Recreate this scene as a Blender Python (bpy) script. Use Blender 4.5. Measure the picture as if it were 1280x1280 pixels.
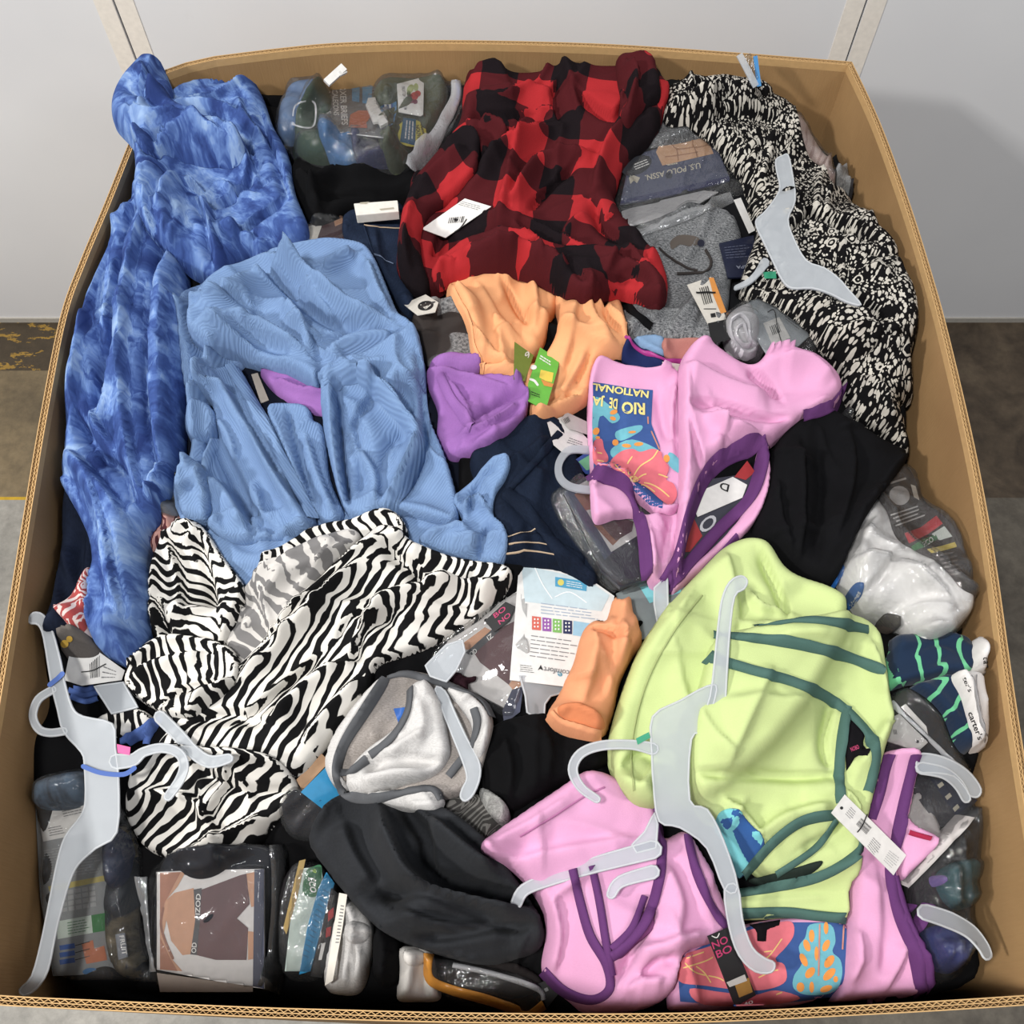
import bpy, bmesh, math, random
import numpy as np
from mathutils import Vector

for o in list(bpy.data.objects):
    bpy.data.objects.remove(o, do_unlink=True)
scene = bpy.context.scene
col = scene.collection

# ------------------------------------------------------------------ camera
FPX = 1260.0
TH = math.radians(27.3)
CAMZ = 1.816
RIM = 0.80
cam_d = bpy.data.cameras.new('camera')
cam_d.sensor_width = 36.0
cam_d.lens = 36.0 * FPX / 1280.0
cam_d.clip_start = 0.02
cam = bpy.data.objects.new('camera', cam_d)
cam.location = (0, 0, CAMZ)
cam.rotation_euler = (TH, 0, 0)
col.objects.link(cam)
scene.camera = cam

# ------------------------------------------------------------------ world, lights, exposure
world = bpy.data.worlds.new('hall')
scene.world = world
world.use_nodes = True
bg = world.node_tree.nodes['Background']
bg.inputs[0].default_value = (0.93, 0.96, 1.0, 1)
bg.inputs[1].default_value = 0.30

def area(name, loc, target, size, power, color):
    d = bpy.data.lights.new(name, 'AREA')
    d.shape = 'RECTANGLE'
    d.size, d.size_y = size
    d.energy = power
    d.color = color
    o = bpy.data.objects.new(name, d)
    o.location = loc
    v = Vector(target) - Vector(loc)
    o.rotation_euler = v.to_track_quat('-Z', 'Y').to_euler()
    col.objects.link(o)
    return o
area('ceiling_lamp_key', (-0.75, -0.30, 3.5), (0.0, 0.65, 0.7), (0.28, 0.28), 94, (1.0, 0.98, 0.95))
area('ceiling_lamp_side', (-2.7, -0.5, 3.2), (0.2, 0.8, 0.6), (0.32, 0.32), 128, (1.0, 0.97, 0.93))
area('ceiling_lamp_fill', (2.4, -0.9, 3.6), (0.0, 0.7, 0.7), (0.8, 0.8), 34, (0.96, 0.97, 1.0))

vs = scene.view_settings
vs.view_transform = 'Standard'
vs.look = 'None'
vs.gamma = 1.0
vs.use_curve_mapping = False
vs.exposure = -0.36

# ------------------------------------------------------------------ colour and material helpers
SAT = 1.0
ALB = 1.0          # overall reflectance of the goods' dyes and inks relative to the colours as listed
def lin(c):
    out = []
    for v in c[:3]:
        v = v / 255.0
        out.append(v / 12.92 if v <= 0.04045 else ((v + 0.055) / 1.055) ** 2.4)
    g = (0.3 * out[0] + 0.6 * out[1] + 0.1 * out[2]) * (1 - SAT)
    return tuple((v * SAT + g) * ALB for v in out) + (1.0,)

class NT:
    def __init__(self, name):
        self.m = bpy.data.materials.new(name)
        self.m.use_nodes = True
        self.t = self.m.node_tree
        self.t.nodes.clear()
        self.out = self.t.nodes.new('ShaderNodeOutputMaterial')
    def n(self, typ, **kw):
        nd = self.t.nodes.new(typ)
        for k, v in kw.items():
            if k[0] == 'i' and k[1:].isdigit():
                nd.inputs[int(k[1:])].default_value = v
            else:
                setattr(nd, k, v)
        return nd
    def l(self, a, b):
        self.t.links.new(a, b)
    def math(self, op, a, b=None, clamp=False):
        nd = self.t.nodes.new('ShaderNodeMath')
        nd.operation = op
        nd.use_clamp = clamp
        for i, v in enumerate((a, b)):
            if v is None: continue
            if isinstance(v, (int, float)): nd.inputs[i].default_value = v
            else: self.l(v, nd.inputs[i])
        return nd.outputs[0]
    def mix(self, f, a, b):
        nd = self.t.nodes.new('ShaderNodeMix')
        nd.data_type = 'RGBA'
        for s, v in ((nd.inputs[0], f), (nd.inputs[6], a), (nd.inputs[7], b)):
            if isinstance(v, (int, float)): s.default_value = v
            elif isinstance(v, tuple): s.default_value = v
            else: self.l(v, s)
        return nd.outputs[2]
    def uv(self, obj=False):
        tc = self.t.nodes.new('ShaderNodeTexCoord')
        return tc.outputs['Object'] if obj else tc.outputs['UV']
    def noise(self, vec, scale, detail=2.0, rough=0.5, dist=0.0):
        nd = self.n('ShaderNodeTexNoise')
        nd.inputs['Scale'].default_value = scale
        nd.inputs['Detail'].default_value = detail
        nd.inputs['Roughness'].default_value = rough
        nd.inputs['Distortion'].default_value = dist
        if vec is not None: self.l(vec, nd.inputs['Vector'])
        return nd.outputs[0]
    def mapping(self, vec, scale=(1, 1, 1), rot=0.0):
        nd = self.n('ShaderNodeMapping')
        nd.inputs['Scale'].default_value = scale
        nd.inputs['Rotation'].default_value = (0, 0, rot)
        self.l(vec, nd.inputs['Vector'])
        return nd.outputs[0]
    def ramp(self, f, stops, interp='LINEAR'):
        nd = self.n('ShaderNodeValToRGB')
        cr = nd.color_ramp
        cr.interpolation = interp
        while len(cr.elements) < len(stops): cr.elements.new(0.5)
        for e, (p, c) in zip(cr.elements, stops):
            e.position = p
            e.color = c
        self.l(f, nd.inputs[0])
        return nd.outputs[0]
    def bump(self, h, strength=0.3, dist=0.001):
        nd = self.n('ShaderNodeBump')
        nd.inputs['Strength'].default_value = strength
        nd.inputs['Distance'].default_value = dist
        self.l(h, nd.inputs['Height'])
        return nd.outputs[0]
    def bsdf(self, color, rough=0.85, normal=None, spec=0.25, sheen=0.0, trans=0.0):
        p = self.n('ShaderNodeBsdfPrincipled')
        if isinstance(color, tuple): p.inputs['Base Color'].default_value = color
        else: self.l(color, p.inputs['Base Color'])
        p.inputs['Roughness'].default_value = rough
        p.inputs['Specular IOR Level'].default_value = spec
        p.inputs['Sheen Weight'].default_value = sheen
        p.inputs['Transmission Weight'].default_value = trans
        if normal is not None: self.l(normal, p.inputs['Normal'])
        self.l(p.outputs[0], self.out.inputs[0])
        return p

MATS = {}
def cached(fn):
    def w(*a, **k):
        key = (fn.__name__, repr(a), repr(k))
        if key not in MATS: MATS[key] = fn(*a, **k)
        return MATS[key]
    return w

@cached
def fabric(name, c, var=0.12, weave=700.0, rough=0.92, bump=0.25, sheen=0.0, blot=25.0):
    t = NT(name)
    uv = t.uv()
    n = t.noise(uv, blot, 3)
    f = t.noise(uv, weave, 2)
    k = t.math('ADD', t.math('MULTIPLY', n, 0.6), t.math('MULTIPLY', f, 0.4))
    b = lin(c)
    lo = tuple(v * (1 - var) for v in b[:3]) + (1,)
    hi = tuple(min(1, v * (1 + var)) for v in b[:3]) + (1,)
    cc = t.ramp(k, [(0.3, lo), (0.7, hi)])
    t.bsdf(cc, rough, t.bump(f, bump, 0.0006), 0.1, sheen)
    return t.m

@cached
def ribbed(name, c, c2, pitch=0.0034, ang=0.0):
    t = NT(name)
    uv = t.mapping(t.uv(), rot=ang)
    s = t.n('ShaderNodeSeparateXYZ'); t.l(uv, s.inputs[0])
    w = t.math('SINE', t.math('MULTIPLY', s.outputs[0], 2 * math.pi / pitch))
    w = t.math('ADD', t.math('MULTIPLY', w, 0.5), 0.5)
    n = t.noise(t.uv(), 14, 3)
    base = t.mix(n, lin(c), lin(c2))
    dark = t.mix(t.math('MULTIPLY', t.math('SUBTRACT', 1.0, w), 0.2), base, lin((70, 95, 145)))
    t.bsdf(dark, 0.9, t.bump(w, 0.35, 0.0012), 0.1, 0.0)
    return t.m

@cached
def heather(name, c, c2, scale=420.0, stretch=3.0, patch=None, thr=0.5):
    t = NT(name)
    uv = t.mapping(t.uv(), scale=(1, stretch, 1))
    f = t.noise(uv, scale, 3, 0.7)
    cc = t.ramp(f, [(0.36, lin(c)), (0.64, lin(c2))])
    if patch:
        p = t.noise(t.uv(), 16, 1, 0.4, 0.6)
        pm = t.ramp(p, [(thr, (0, 0, 0, 1)), (thr + 0.02, (1, 1, 1, 1))])
        cc = t.mix(pm, cc, lin(patch))
    t.bsdf(cc, 0.95, t.bump(f, 0.3, 0.0006), 0.1, 0.0)
    return t.m

@cached
def tiedye(name):
    t = NT(name)
    uv = t.uv()
    a = t.noise(t.mapping(uv, scale=(1, 0.6, 1)), 30, 4, 0.62, 0.5)
    b = t.noise(uv, 75, 3, 0.6)
    k = t.math('ADD', t.math('MULTIPLY', a, 0.8), t.math('MULTIPLY', b, 0.2))
    cc = t.ramp(k, [(0.38, lin((44, 66, 128))), (0.47, lin((64, 94, 162))), (0.54, lin((104, 140, 204))), (0.63, lin((150, 182, 226)))])
    f = t.noise(t.mapping(uv, scale=(1, 0.12, 1)), 260, 3)
    t.bsdf(cc, 0.85, t.bump(f, 0.5, 0.0018), 0.1, 0.0)
    return t.m

@cached
def zebra(name, white=(236, 232, 224), black=(12, 12, 14), pitch=0.0122, amp=8.0):
    t = NT(name)
    uv = t.uv()
    s = t.n('ShaderNodeSeparateXYZ'); t.l(uv, s.inputs[0])
    n1 = t.noise(t.mapping(uv, scale=(1, 0.7, 1)), 22, 1.0, 0.4)
    n2 = t.noise(t.mapping(uv, scale=(1, 0.45, 1)), 95, 1.0)
    ph = t.math('ADD', t.math('MULTIPLY', s.outputs[0], 2 * math.pi / pitch), t.math('MULTIPLY', n1, amp))
    ph = t.math('ADD', ph, t.math('MULTIPLY', n2, 3.6))
    v = t.math('SINE', ph)
    n3 = t.noise(t.mapping(uv, scale=(1, 0.5, 1)), 45, 1.0)
    v = t.math('ADD', v, t.math('MULTIPLY', t.math('SUBTRACT', n3, 0.5), 4.2))
    k = t.math('ADD', t.math('MULTIPLY', v, 5.0), 0.6, clamp=True)
    cc = t.mix(k, lin(black), lin(white))
    f = t.noise(uv, 500, 2)
    t.bsdf(cc, 0.8, t.bump(f, 0.15, 0.0005), 0.15, 0.0)
    return t.m

@cached
def plaid(name, size=0.043):
    t = NT(name)
    s = t.n('ShaderNodeSeparateXYZ'); t.l(t.uv(), s.inputs[0])
    def st(o):
        fr = t.math('FRACT', t.math('ADD', t.math('MULTIPLY', o, 0.5 / size), 40.0))
        return t.math('GREATER_THAN', fr, 0.5)
    a, b = st(s.outputs[0]), st(s.outputs[1])
    k = t.math('MULTIPLY', t.math('ADD', a, b), 0.5)
    cc = t.ramp(k, [(0.0, lin((22, 20, 24))), (0.25, lin((82, 22, 28))), (0.75, lin((184, 26, 34)))], 'CONSTANT')
    f = t.noise(t.uv(), 600, 3)
    cc = t.mix(t.math('MULTIPLY', f, 0.05), cc, lin((120, 70, 72)))
    t.bsdf(cc, 0.95, t.bump(f, 0.4, 0.0008), 0.06, 0.0)
    return t.m

@cached
def floral(name):
    t = NT(name)
    uv0 = t.uv()
    d = t.n('ShaderNodeTexNoise'); d.inputs['Scale'].default_value = 60; t.l(uv0, d.inputs['Vector'])
    va = t.n('ShaderNodeVectorMath', operation='SCALE'); t.l(d.outputs[1], va.inputs[0]); va.inputs['Scale'].default_value = 0.006
    vb = t.n('ShaderNodeVectorMath', operation='ADD'); t.l(uv0, vb.inputs[0]); t.l(va.outputs[0], vb.inputs[1])
    uv = vb.outputs[0]
    def vor(sc, vec, rnd=1.0):
        v = t.n('ShaderNodeTexVoronoi'); v.inputs['Scale'].default_value = sc; v.inputs['Randomness'].default_value = rnd
        t.l(vec, v.inputs['Vector']); return v
    v1 = vor(185, t.mapping(uv, scale=(1, 0.75, 1), rot=0.6))
    v2 = vor(290, t.mapping(uv, scale=(1, 0.7, 1), rot=-0.9))
    v3 = vor(34, uv0, 0.9)
    leaf = t.math('LESS_THAN', v1.outputs['Distance'], 0.36)
    dots = t.math('LESS_THAN', v2.outputs['Distance'], 0.33)
    leaf = t.math('MAXIMUM', leaf, dots)
    ring = t.math('SINE', t.math('MULTIPLY', v3.outputs['Distance'], 42.0))
    fl = t.math('LESS_THAN', v3.outputs['Distance'], 0.2)
    ring = t.math('GREATER_THAN', t.math('ADD', ring, t.math('MULTIPLY', t.noise(uv, 220, 1), 1.4)), 0.45)
    flm = t.math('MULTIPLY', fl, ring)
    m = t.math('MAXIMUM', t.math('MULTIPLY', leaf, t.math('SUBTRACT', 1.0, fl)), flm)
    tone = t.mix(t.noise(uv0, 70, 2), lin((150, 145, 138)), lin((240, 234, 220)))
    cc = t.mix(m, lin((17, 16, 18)), tone)
    f = t.noise(uv0, 300, 3)
    t.bsdf(cc, 0.9, t.bump(f, 0.6, 0.0018), 0.1, 0.0)
    return t.m

@cached
def stripes(name, c, c2, pitch, duty=0.25, ang=0.0, wob=0.0):
    t = NT(name)
    uv = t.mapping(t.uv(), rot=ang)
    s = t.n('ShaderNodeSeparateXYZ'); t.l(uv, s.inputs[0])
    x = s.outputs[0]
    if wob: x = t.math('ADD', x, t.math('MULTIPLY', t.noise(t.uv(), 30, 1), wob))
    fr = t.math('FRACT', t.math('ADD', t.math('MULTIPLY', x, 1 / pitch), 50.0))
    cc = t.mix(t.math('LESS_THAN', fr, duty), lin(c), lin(c2))
    t.bsdf(cc, 0.9, t.bump(t.noise(t.uv(), 600, 2), 0.2, 0.0006), 0.2, 0.1)
    return t.m

@cached
def denim(name, c=(26, 36, 56)):
    t = NT(name)
    uv = t.uv()
    f = t.noise(t.mapping(uv, scale=(1, 0.3, 1), rot=0.7), 800, 3)
    n = t.noise(uv, 20, 3)
    k = t.math('ADD', t.math('MULTIPLY', f, 0.5), t.math('MULTIPLY', n, 0.5))
    b = lin(c)
    cc = t.ramp(k, [(0.35, tuple(v * 0.7 for v in b[:3]) + (1,)), (0.7, tuple(v * 1.5 for v in b[:3]) + (1,))])
    t.bsdf(cc, 0.85, t.bump(f, 0.3, 0.0008), 0.1, 0.0)
    return t.m

@cached
def plain(name, c, rough=0.5, spec=0.4):
    t = NT(name)
    n = t.noise(t.uv(True), 120, 2)
    b = lin(c)
    cc = t.ramp(n, [(0.3, tuple(v * 0.94 for v in b[:3]) + (1,)), (0.7, tuple(min(1, v * 1.04) for v in b[:3]) + (1,))])
    t.bsdf(cc, rough, None, spec)
    return t.m

@cached
def film(name, tint=(255, 255, 255), gloss=0.06, milk=0.02, wr=60.0, bump=0.3):
    t = NT(name)
    uv = t.uv(True)
    n = t.noise(t.mapping(uv, scale=(1, 0.5, 1), rot=0.5), wr, 3, 0.6, 1.2)
    nm = t.bump(n, bump, 0.01)
    tr = t.n('ShaderNodeBsdfTransparent'); tr.inputs[0].default_value = lin(tint)
    gl = t.n('ShaderNodeBsdfGlossy'); gl.inputs['Roughness'].default_value = 0.08; gl.inputs['Color'].default_value = (1, 1, 1, 1)
    t.l(nm, gl.inputs['Normal'])
    df = t.n('ShaderNodeBsdfDiffuse'); df.inputs[0].default_value = (0.8, 0.82, 0.85, 1)
    fr = t.n('ShaderNodeFresnel'); fr.inputs[0].default_value = 1.45; t.l(nm, fr.inputs['Normal'])
    k = t.math('ADD', t.math('MULTIPLY', fr.outputs[0], 0.42), gloss - 0.04, clamp=True)
    m1 = t.n('ShaderNodeMixShader'); m1.inputs[0].default_value = milk
    t.l(tr.outputs[0], m1.inputs[1]); t.l(df.outputs[0], m1.inputs[2])
    m2 = t.n('ShaderNodeMixShader'); t.l(k, m2.inputs[0]); t.l(m1.outputs[0], m2.inputs[1]); t.l(gl.outputs[0], m2.inputs[2])
    t.l(m2.outputs[0], t.out.inputs[0])
    return t.m

@cached
def frosted(name, c=(226, 232, 238), clear=0.46):
    t = NT(name)
    p = t.n('ShaderNodeBsdfPrincipled')
    n = t.noise(t.uv(True), 60, 2)
    t.l(t.mix(n, lin(c), lin(tuple(min(255, v + 12) for v in c))), p.inputs['Base Color'])
    p.inputs['Roughness'].default_value = 0.5
    p.inputs['Specular IOR Level'].default_value = 0.3
    tl = t.n('ShaderNodeBsdfTranslucent'); tl.inputs[0].default_value = lin(c)
    tr = t.n('ShaderNodeBsdfTransparent'); tr.inputs[0].default_value = (0.95, 0.97, 1, 1)
    a = t.n('ShaderNodeMixShader'); a.inputs[0].default_value = 0.3
    t.l(p.outputs[0], a.inputs[1]); t.l(tl.outputs[0], a.inputs[2])
    b = t.n('ShaderNodeMixShader'); b.inputs[0].default_value = clear
    t.l(a.outputs[0], b.inputs[1]); t.l(tr.outputs[0], b.inputs[2])
    t.l(b.outputs[0], t.out.inputs[0])
    return t.m

# ------------------------------------------------------------------ pixel rays -> world points
cT, sT = math.cos(TH), math.sin(TH)
def ray(px):
    px = np.asarray(px, float).reshape(-1, 2)
    cx = (px[:, 0] - 640) / FPX
    cy = -(px[:, 1] - 640) / FPX
    return np.stack([cx, cy * cT + sT, cy * sT - cT], 1)
def at_z(px, z):
    d = ray(px)
    t = (z - CAMZ) / d[:, 2]
    return np.stack([d[:, 0] * t, d[:, 1] * t, np.full(len(d), z) if np.isscalar(z) else z], 1)
def at_y(px, y):
    d = ray(px); t = y / d[:, 1]
    return np.stack([d[:, 0] * t, np.full(len(d), y), CAMZ + d[:, 2] * t], 1)

# ------------------------------------------------------------------ height map of the heap
G = 0.003
X0, X1, Y0, Y1 = -0.64, 0.64, -0.10, 1.42
xs = np.arange(X0, X1, G); ys = np.arange(Y0, Y1, G)
GX, GY = np.meshgrid(xs, ys)
NY, NX = GX.shape
def blur(A, sig):
    s = sig / G; r = max(1, int(2.6 * s))
    k = np.exp(-0.5 * (np.arange(-r, r + 1) / s) ** 2); k /= k.sum()
    P = np.pad(A, ((r, r), (0, 0)), mode='edge'); B = np.zeros_like(A)
    for q in range(2 * r + 1): B += k[q] * P[q:q + A.shape[0]]
    P = np.pad(B, ((0, 0), (r, r)), mode='edge'); B = np.zeros_like(A)
    for q in range(2 * r + 1): B += k[q] * P[:, q:q + A.shape[1]]
    return B
def samp(A, x, y):
    u = np.clip((np.asarray(x) - X0) / G, 0, NX - 1.001); v = np.clip((np.asarray(y) - Y0) / G, 0, NY - 1.001)
    i = u.astype(int); j = v.astype(int); a = u - i; b = v - j
    return (A[j, i] * (1 - a) * (1 - b) + A[j, i + 1] * a * (1 - b) + A[j + 1, i] * (1 - a) * b + A[j + 1, i + 1] * a * b)
def hit(px, A=None, off=0.0):
    A = H if A is None else A
    d = ray(px)
    zs = np.linspace(0.98, 0.36, 140)
    t = (zs[None, :] - CAMZ) / d[:, 2:3]
    x = d[:, 0:1] * t; y = d[:, 1:2] * t
    f = zs[None, :] - (samp(A, x, y) + off)
    k = np.argmax(f <= 0, axis=1)
    k = np.clip(k, 1, len(zs) - 1)
    r = np.arange(len(d))
    f0, f1 = f[r, k - 1], f[r, k]
    w = np.clip(f0 / np.maximum(f0 - f1, 1e-9), 0, 1)
    z = zs[k - 1] + (zs[k] - zs[k - 1]) * w
    W = at_z(px, z)
    if not OVER_RIM:                      # keep the contents inside the box walls
        bad = np.where(~inside(INC, W[:, 0], W[:, 1]))[0]
        for b in bad:
            zz = np.linspace(W[b, 2], RIM + 0.02, 60)
            Q = at_z(np.repeat(np.asarray(px, float).reshape(-1, 2)[b:b + 1], 60, 0), zz)
            ok = np.where(inside(INC, Q[:, 0], Q[:, 1]))[0]
            W[b] = Q[ok[0]] if len(ok) else Q[-1]
    return W
OVER_RIM = False
FOLD_W, FOLD_H = 0.85, 1.35

rng = np.random.RandomState(7)
TAB = rng.rand(256, 256)
def vnoise(x, y, seed=0):
    x = x + seed * 17.31; y = y + seed * 9.77
    i = np.floor(x).astype(int); j = np.floor(y).astype(int)
    a = x - i; b = y - j
    a = a * a * a * (a * (a * 6 - 15) + 10); b = b * b * b * (b * (b * 6 - 15) + 10)
    T = lambda p, q: TAB[q & 255, p & 255]
    return (T(i, j) * (1 - a) + T(i + 1, j) * a) * (1 - b) + (T(i, j + 1) * (1 - a) + T(i + 1, j + 1) * a) * b

def catmull(P, n=6, closed=True):
    P = np.asarray(P, float)
    m = len(P); out = []
    for i in range(m if closed else m - 1):
        if closed: p0, p1, p2, p3 = P[i - 1], P[i], P[(i + 1) % m], P[(i + 2) % m]
        else: p0, p1, p2, p3 = P[max(i - 1, 0)], P[i], P[i + 1], P[min(i + 2, m - 1)]
        for k in range(n):
            t = k / n
            out.append(0.5 * ((2 * p1) + (p2 - p0) * t + (2 * p0 - 5 * p1 + 4 * p2 - p3) * t * t + (3 * p1 - p0 - 3 * p2 + p3) * t ** 3))
    if not closed: out.append(P[-1])
    return np.array(out)
def dense(P, step=4.0, closed=True):
    P = np.asarray(P, float); out = []
    m = len(P)
    for i in range(m if closed else m - 1):
        a, b = P[i], P[(i + 1) % m]
        k = max(1, int(np.linalg.norm(b - a) / step))
        for q in range(k): out.append(a + (b - a) * q / k)
    if not closed: out.append(P[-1])
    return np.array(out)
def inside(poly, x, y):
    r = np.zeros(x.shape, bool)
    n = len(poly)
    for i in range(n):
        x1, y1 = poly[i]; x2, y2 = poly[(i + 1) % n]
        if y1 == y2: continue
        c = ((y1 > y) != (y2 > y)) & (x < (x2 - x1) * (y - y1) / (y2 - y1) + x1)
        r ^= c
    return r
def segdist(poly, x, y, closed=True):
    """nearest distance, nearest point, side and running parameter along a polyline"""
    best = np.full(x.shape, 1e9); bx = np.zeros(x.shape); by = np.zeros(x.shape); sd = np.ones(x.shape); tt = np.zeros(x.shape)
    n = len(poly); m = n if closed else n - 1
    L = [0.0]
    for i in range(m): L.append(L[-1] + math.dist(poly[i], poly[(i + 1) % n]))
    for i in range(m):
        ax, ay = poly[i]; dx, dy = poly[(i + 1) % n][0] - ax, poly[(i + 1) % n][1] - ay
        l2 = dx * dx + dy * dy
        if l2 < 1e-14: continue
        t = np.clip(((x - ax) * dx + (y - ay) * dy) / l2, 0, 1)
        qx = ax + t * dx; qy = ay + t * dy
        d = (x - qx) ** 2 + (y - qy) ** 2
        u = d < best
        best[u] = d[u]; bx[u] = qx[u]; by[u] = qy[u]
        sd[u] = np.sign(dx * (y - ay) - dy * (x - ax))[u]
        tt[u] = ((L[i] + t * math.sqrt(l2)) / max(L[-1], 1e-9))[u]
    return np.sqrt(best), bx, by, sd, tt

# ------------------------------------------------------------------ things and parts
ROOTS = []
def tag(o, label, cat, group=None):
    o['label'] = label; o['category'] = cat
    if group: o['group'] = group
class Thing:
    def __init__(self, name, label, cat, group=None):
        self.o = bpy.data.objects.new(name, None)
        self.o.empty_display_size = 0.03
        col.objects.link(self.o)
        tag(self.o, label, cat, group)
        self.parts = []
        ROOTS.append(self)
    def add(self, o, parent=None):
        self.parts.append((o, parent))
        return o
    def finish(self):
        V = []
        for o, p in self.parts:
            n = len(o.data.vertices); a = np.empty(n * 3); o.data.vertices.foreach_get('co', a); V.append(a.reshape(-1, 3))
        A = np.concatenate(V)
        lo, hi = A.min(0), A.max(0)
        loc = np.array([(lo[0] + hi[0]) / 2, (lo[1] + hi[1]) / 2, lo[2]])
        if len(self.parts) == 1:          # one mesh: the mesh itself is the thing
            o = self.parts[0][0]; e = self.o
            nm = e.name.split('.')[0]; props = {k: e[k] for k in e.keys()}
            bpy.data.objects.remove(e, do_unlink=True)
            o.name = nm
            for k, v in props.items(): o[k] = v
            o.data.vertices.foreach_set('co', (A - loc).ravel()); o.location = loc
            if 'kind' not in o and 'label' in o.keys(): pass
            return
        self.o.location = loc
        for (o, p), a in zip(self.parts, V):
            o.data.vertices.foreach_set('co', (a - loc).ravel())
            o.parent = p if p is not None else self.o

def link(name, verts, faces, mat, smooth=True, uv=None):
    me = bpy.data.meshes.new(name)
    me.from_pydata([tuple(v) for v in verts], [], [tuple(f) for f in faces])
    if mat: me.materials.append(mat)
    if uv is not None:
        ly = me.uv_layers.new(name='UVMap')
        idx = np.empty(len(me.loops), int); me.loops.foreach_get('vertex_index', idx)
        ly.data.foreach_set('uv', np.asarray(uv)[idx].ravel())
    if smooth: me.polygons.foreach_set('use_smooth', [True] * len(me.polygons))
    me.update()
    o = bpy.data.objects.new(name, me)
    col.objects.link(o)
    return o

def patch(T, name, outline, mat, t=0.012, w=None, folds=(), rf=None, wr=None, soft=0.012, uvrot=0.0, warp=0.3,
          seed=1, sm=True, parent=None, dome=0.0, label=None, fh=1.0):
    """a draped piece of cloth: follows what lies below it, swells by t, carries folds and wrinkles"""
    global H
    P = np.asarray(outline, float)
    P = catmull(P, 5) if sm else dense(P, 6)
    Hs = blur(H, 0.01)
    W = hit(P, blur(H, 0.016), t * 0.4)[:, :2]
    for _ in range(3): W = (np.roll(W, 1, 0) + 2 * W + np.roll(W, -1, 0)) / 4 if sm else W
    lo = W.min(0) - 0.012; hi = W.max(0) + 0.012
    i0, i1 = max(0, int((lo[0] - X0) / G)), min(NX, int((hi[0] - X0) / G) + 2)
    j0, j1 = max(0, int((lo[1] - Y0) / G)), min(NY, int((hi[1] - Y0) / G) + 2)
    x = GX[j0:j1, i0:i1]; y = GY[j0:j1, i0:i1]
    I = inside(W, x, y)
    d, bx, by, sd, _ = segdist(W, x, y)
    Hl = H[j0:j1, i0:i1].copy()
    m_ = 30
    a0, a1, c0, c1 = max(0, j0 - m_), min(NY, j1 + m_), max(0, i0 - m_), min(NX, i1 + m_)
    Hw = H[a0:a1, c0:c1]
    B = np.maximum(blur(Hw, soft), Hw)
    B = blur(B, 0.005)
    B = np.maximum(B, Hw + 0.0008)[j0 - a0:j1 - a0, i0 - c0:i1 - c0]
    w = max(0.006, (w or max(0.008, t * 1.1)) * 0.62)
    e = np.clip(d / w, 0, 1)
    prof = np.sqrt(np.clip(1 - (1 - e) ** 2, 0, 1))
    Z = B + 0.0012 + t * prof
    if dome: Z += dome * (1 - np.exp(-(d / 0.05) ** 2))
    F = np.zeros_like(Z)
    fl = list(folds)
    r = random.Random(seed)
    if rf:
        n, ang, ln, h, fw = rf
        xs_, ys_ = P[:, 0], P[:, 1]
        tries = 0
        made = 0
        while made < n and tries < n * 30:
            tries += 1
            cx_, cy_ = r.uniform(xs_.min(), xs_.max()), r.uniform(ys_.min(), ys_.max())
            if not inside(P, np.array([cx_]), np.array([cy_]))[0]: continue
            a = math.radians(ang + r.gauss(0, 22)); L = ln * r.uniform(0.5, 1.2)
            bend = r.gauss(0, 0.25)
            pts = []
            for k in range(5):
                q = k / 4 - 0.5
                aa = a + bend * q * 2
                pts.append((cx_ + math.cos(aa) * L * q, cy_ - math.sin(aa) * L * q))
            fl.append((pts, h * r.uniform(0.5, 1.2) * (1 if r.random() < 0.68 else -0.8), fw * r.uniform(0.6, 1.3)))
            made += 1
    for f in fl:
        pts, h, fw = f[:3]
        q = catmull(pts, 4, False)
        fwld = hit(q, Hs, t)[:, :2]
        fw = fw * FOLD_W; h = h * FOLD_H * fh
        l2, h2 = fwld.min(0) - fw * 3.2, fwld.max(0) + fw * 3.2
        p0, p1 = np.searchsorted(x[0], [l2[0], h2[0]]); q0, q1 = np.searchsorted(y[:, 0], [l2[1], h2[1]])
        if p1 - p0 < 1 or q1 - q0 < 1: continue
        fd, _, _, s, tt = segdist(fwld, x[q0:q1, p0:p1], y[q0:q1, p0:p1], False)
        wl = np.where(s > 0, fw * 0.32, fw * 1.3)
        end = np.clip(np.minimum(tt, 1 - tt) * 5 + 0.25, 0, 1)
        F[q0:q1, p0:p1] += h * np.exp(-(fd / wl) ** 2) * end
    if wr:
        amp, sc, ang, st = wr
        a = math.radians(ang)
        u = (x * math.cos(a) + y * math.sin(a)) / (sc * st); v = (-x * math.sin(a) + y * math.cos(a)) / sc
        wu = vnoise(u * 0.7, v * 0.7, seed + 3) * 1.6
        n1 = vnoise(u + wu, v + wu, seed)
        n2 = vnoise(u * 2.1 + wu, v * 2.1, seed + 5)
        rg = 1 - np.abs(2 * n1 - 1)
        F += amp * (rg ** 1.5 - 0.4) + amp * 0.45 * (n2 - 0.5)
    Z += F * np.clip(d / (w * 0.8), 0, 1) ** 0.7
    Z = np.maximum(Z, Hl + 0.0009)
    # mesh
    cell = I[:-1, :-1] | I[1:, :-1] | I[:-1, 1:] | I[1:, 1:]
    use = np.zeros(I.shape, bool)
    use[:-1, :-1] |= cell; use[1:, :-1] |= cell; use[:-1, 1:] |= cell; use[1:, 1:] |= cell
    snap = use & (~I)
    vx = np.where(snap, bx, x); vy = np.where(snap, by, y)
    Bf = np.full(H.shape, -9.0); Bf[j0:j1, i0:i1] = B
    vz = np.where(snap, np.maximum(samp(H, bx, by) + 0.0008, samp(Bf, bx, by) - 0.010), Z)
    gy, gx = np.gradient(np.where(I, Z, Hl), G)
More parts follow.
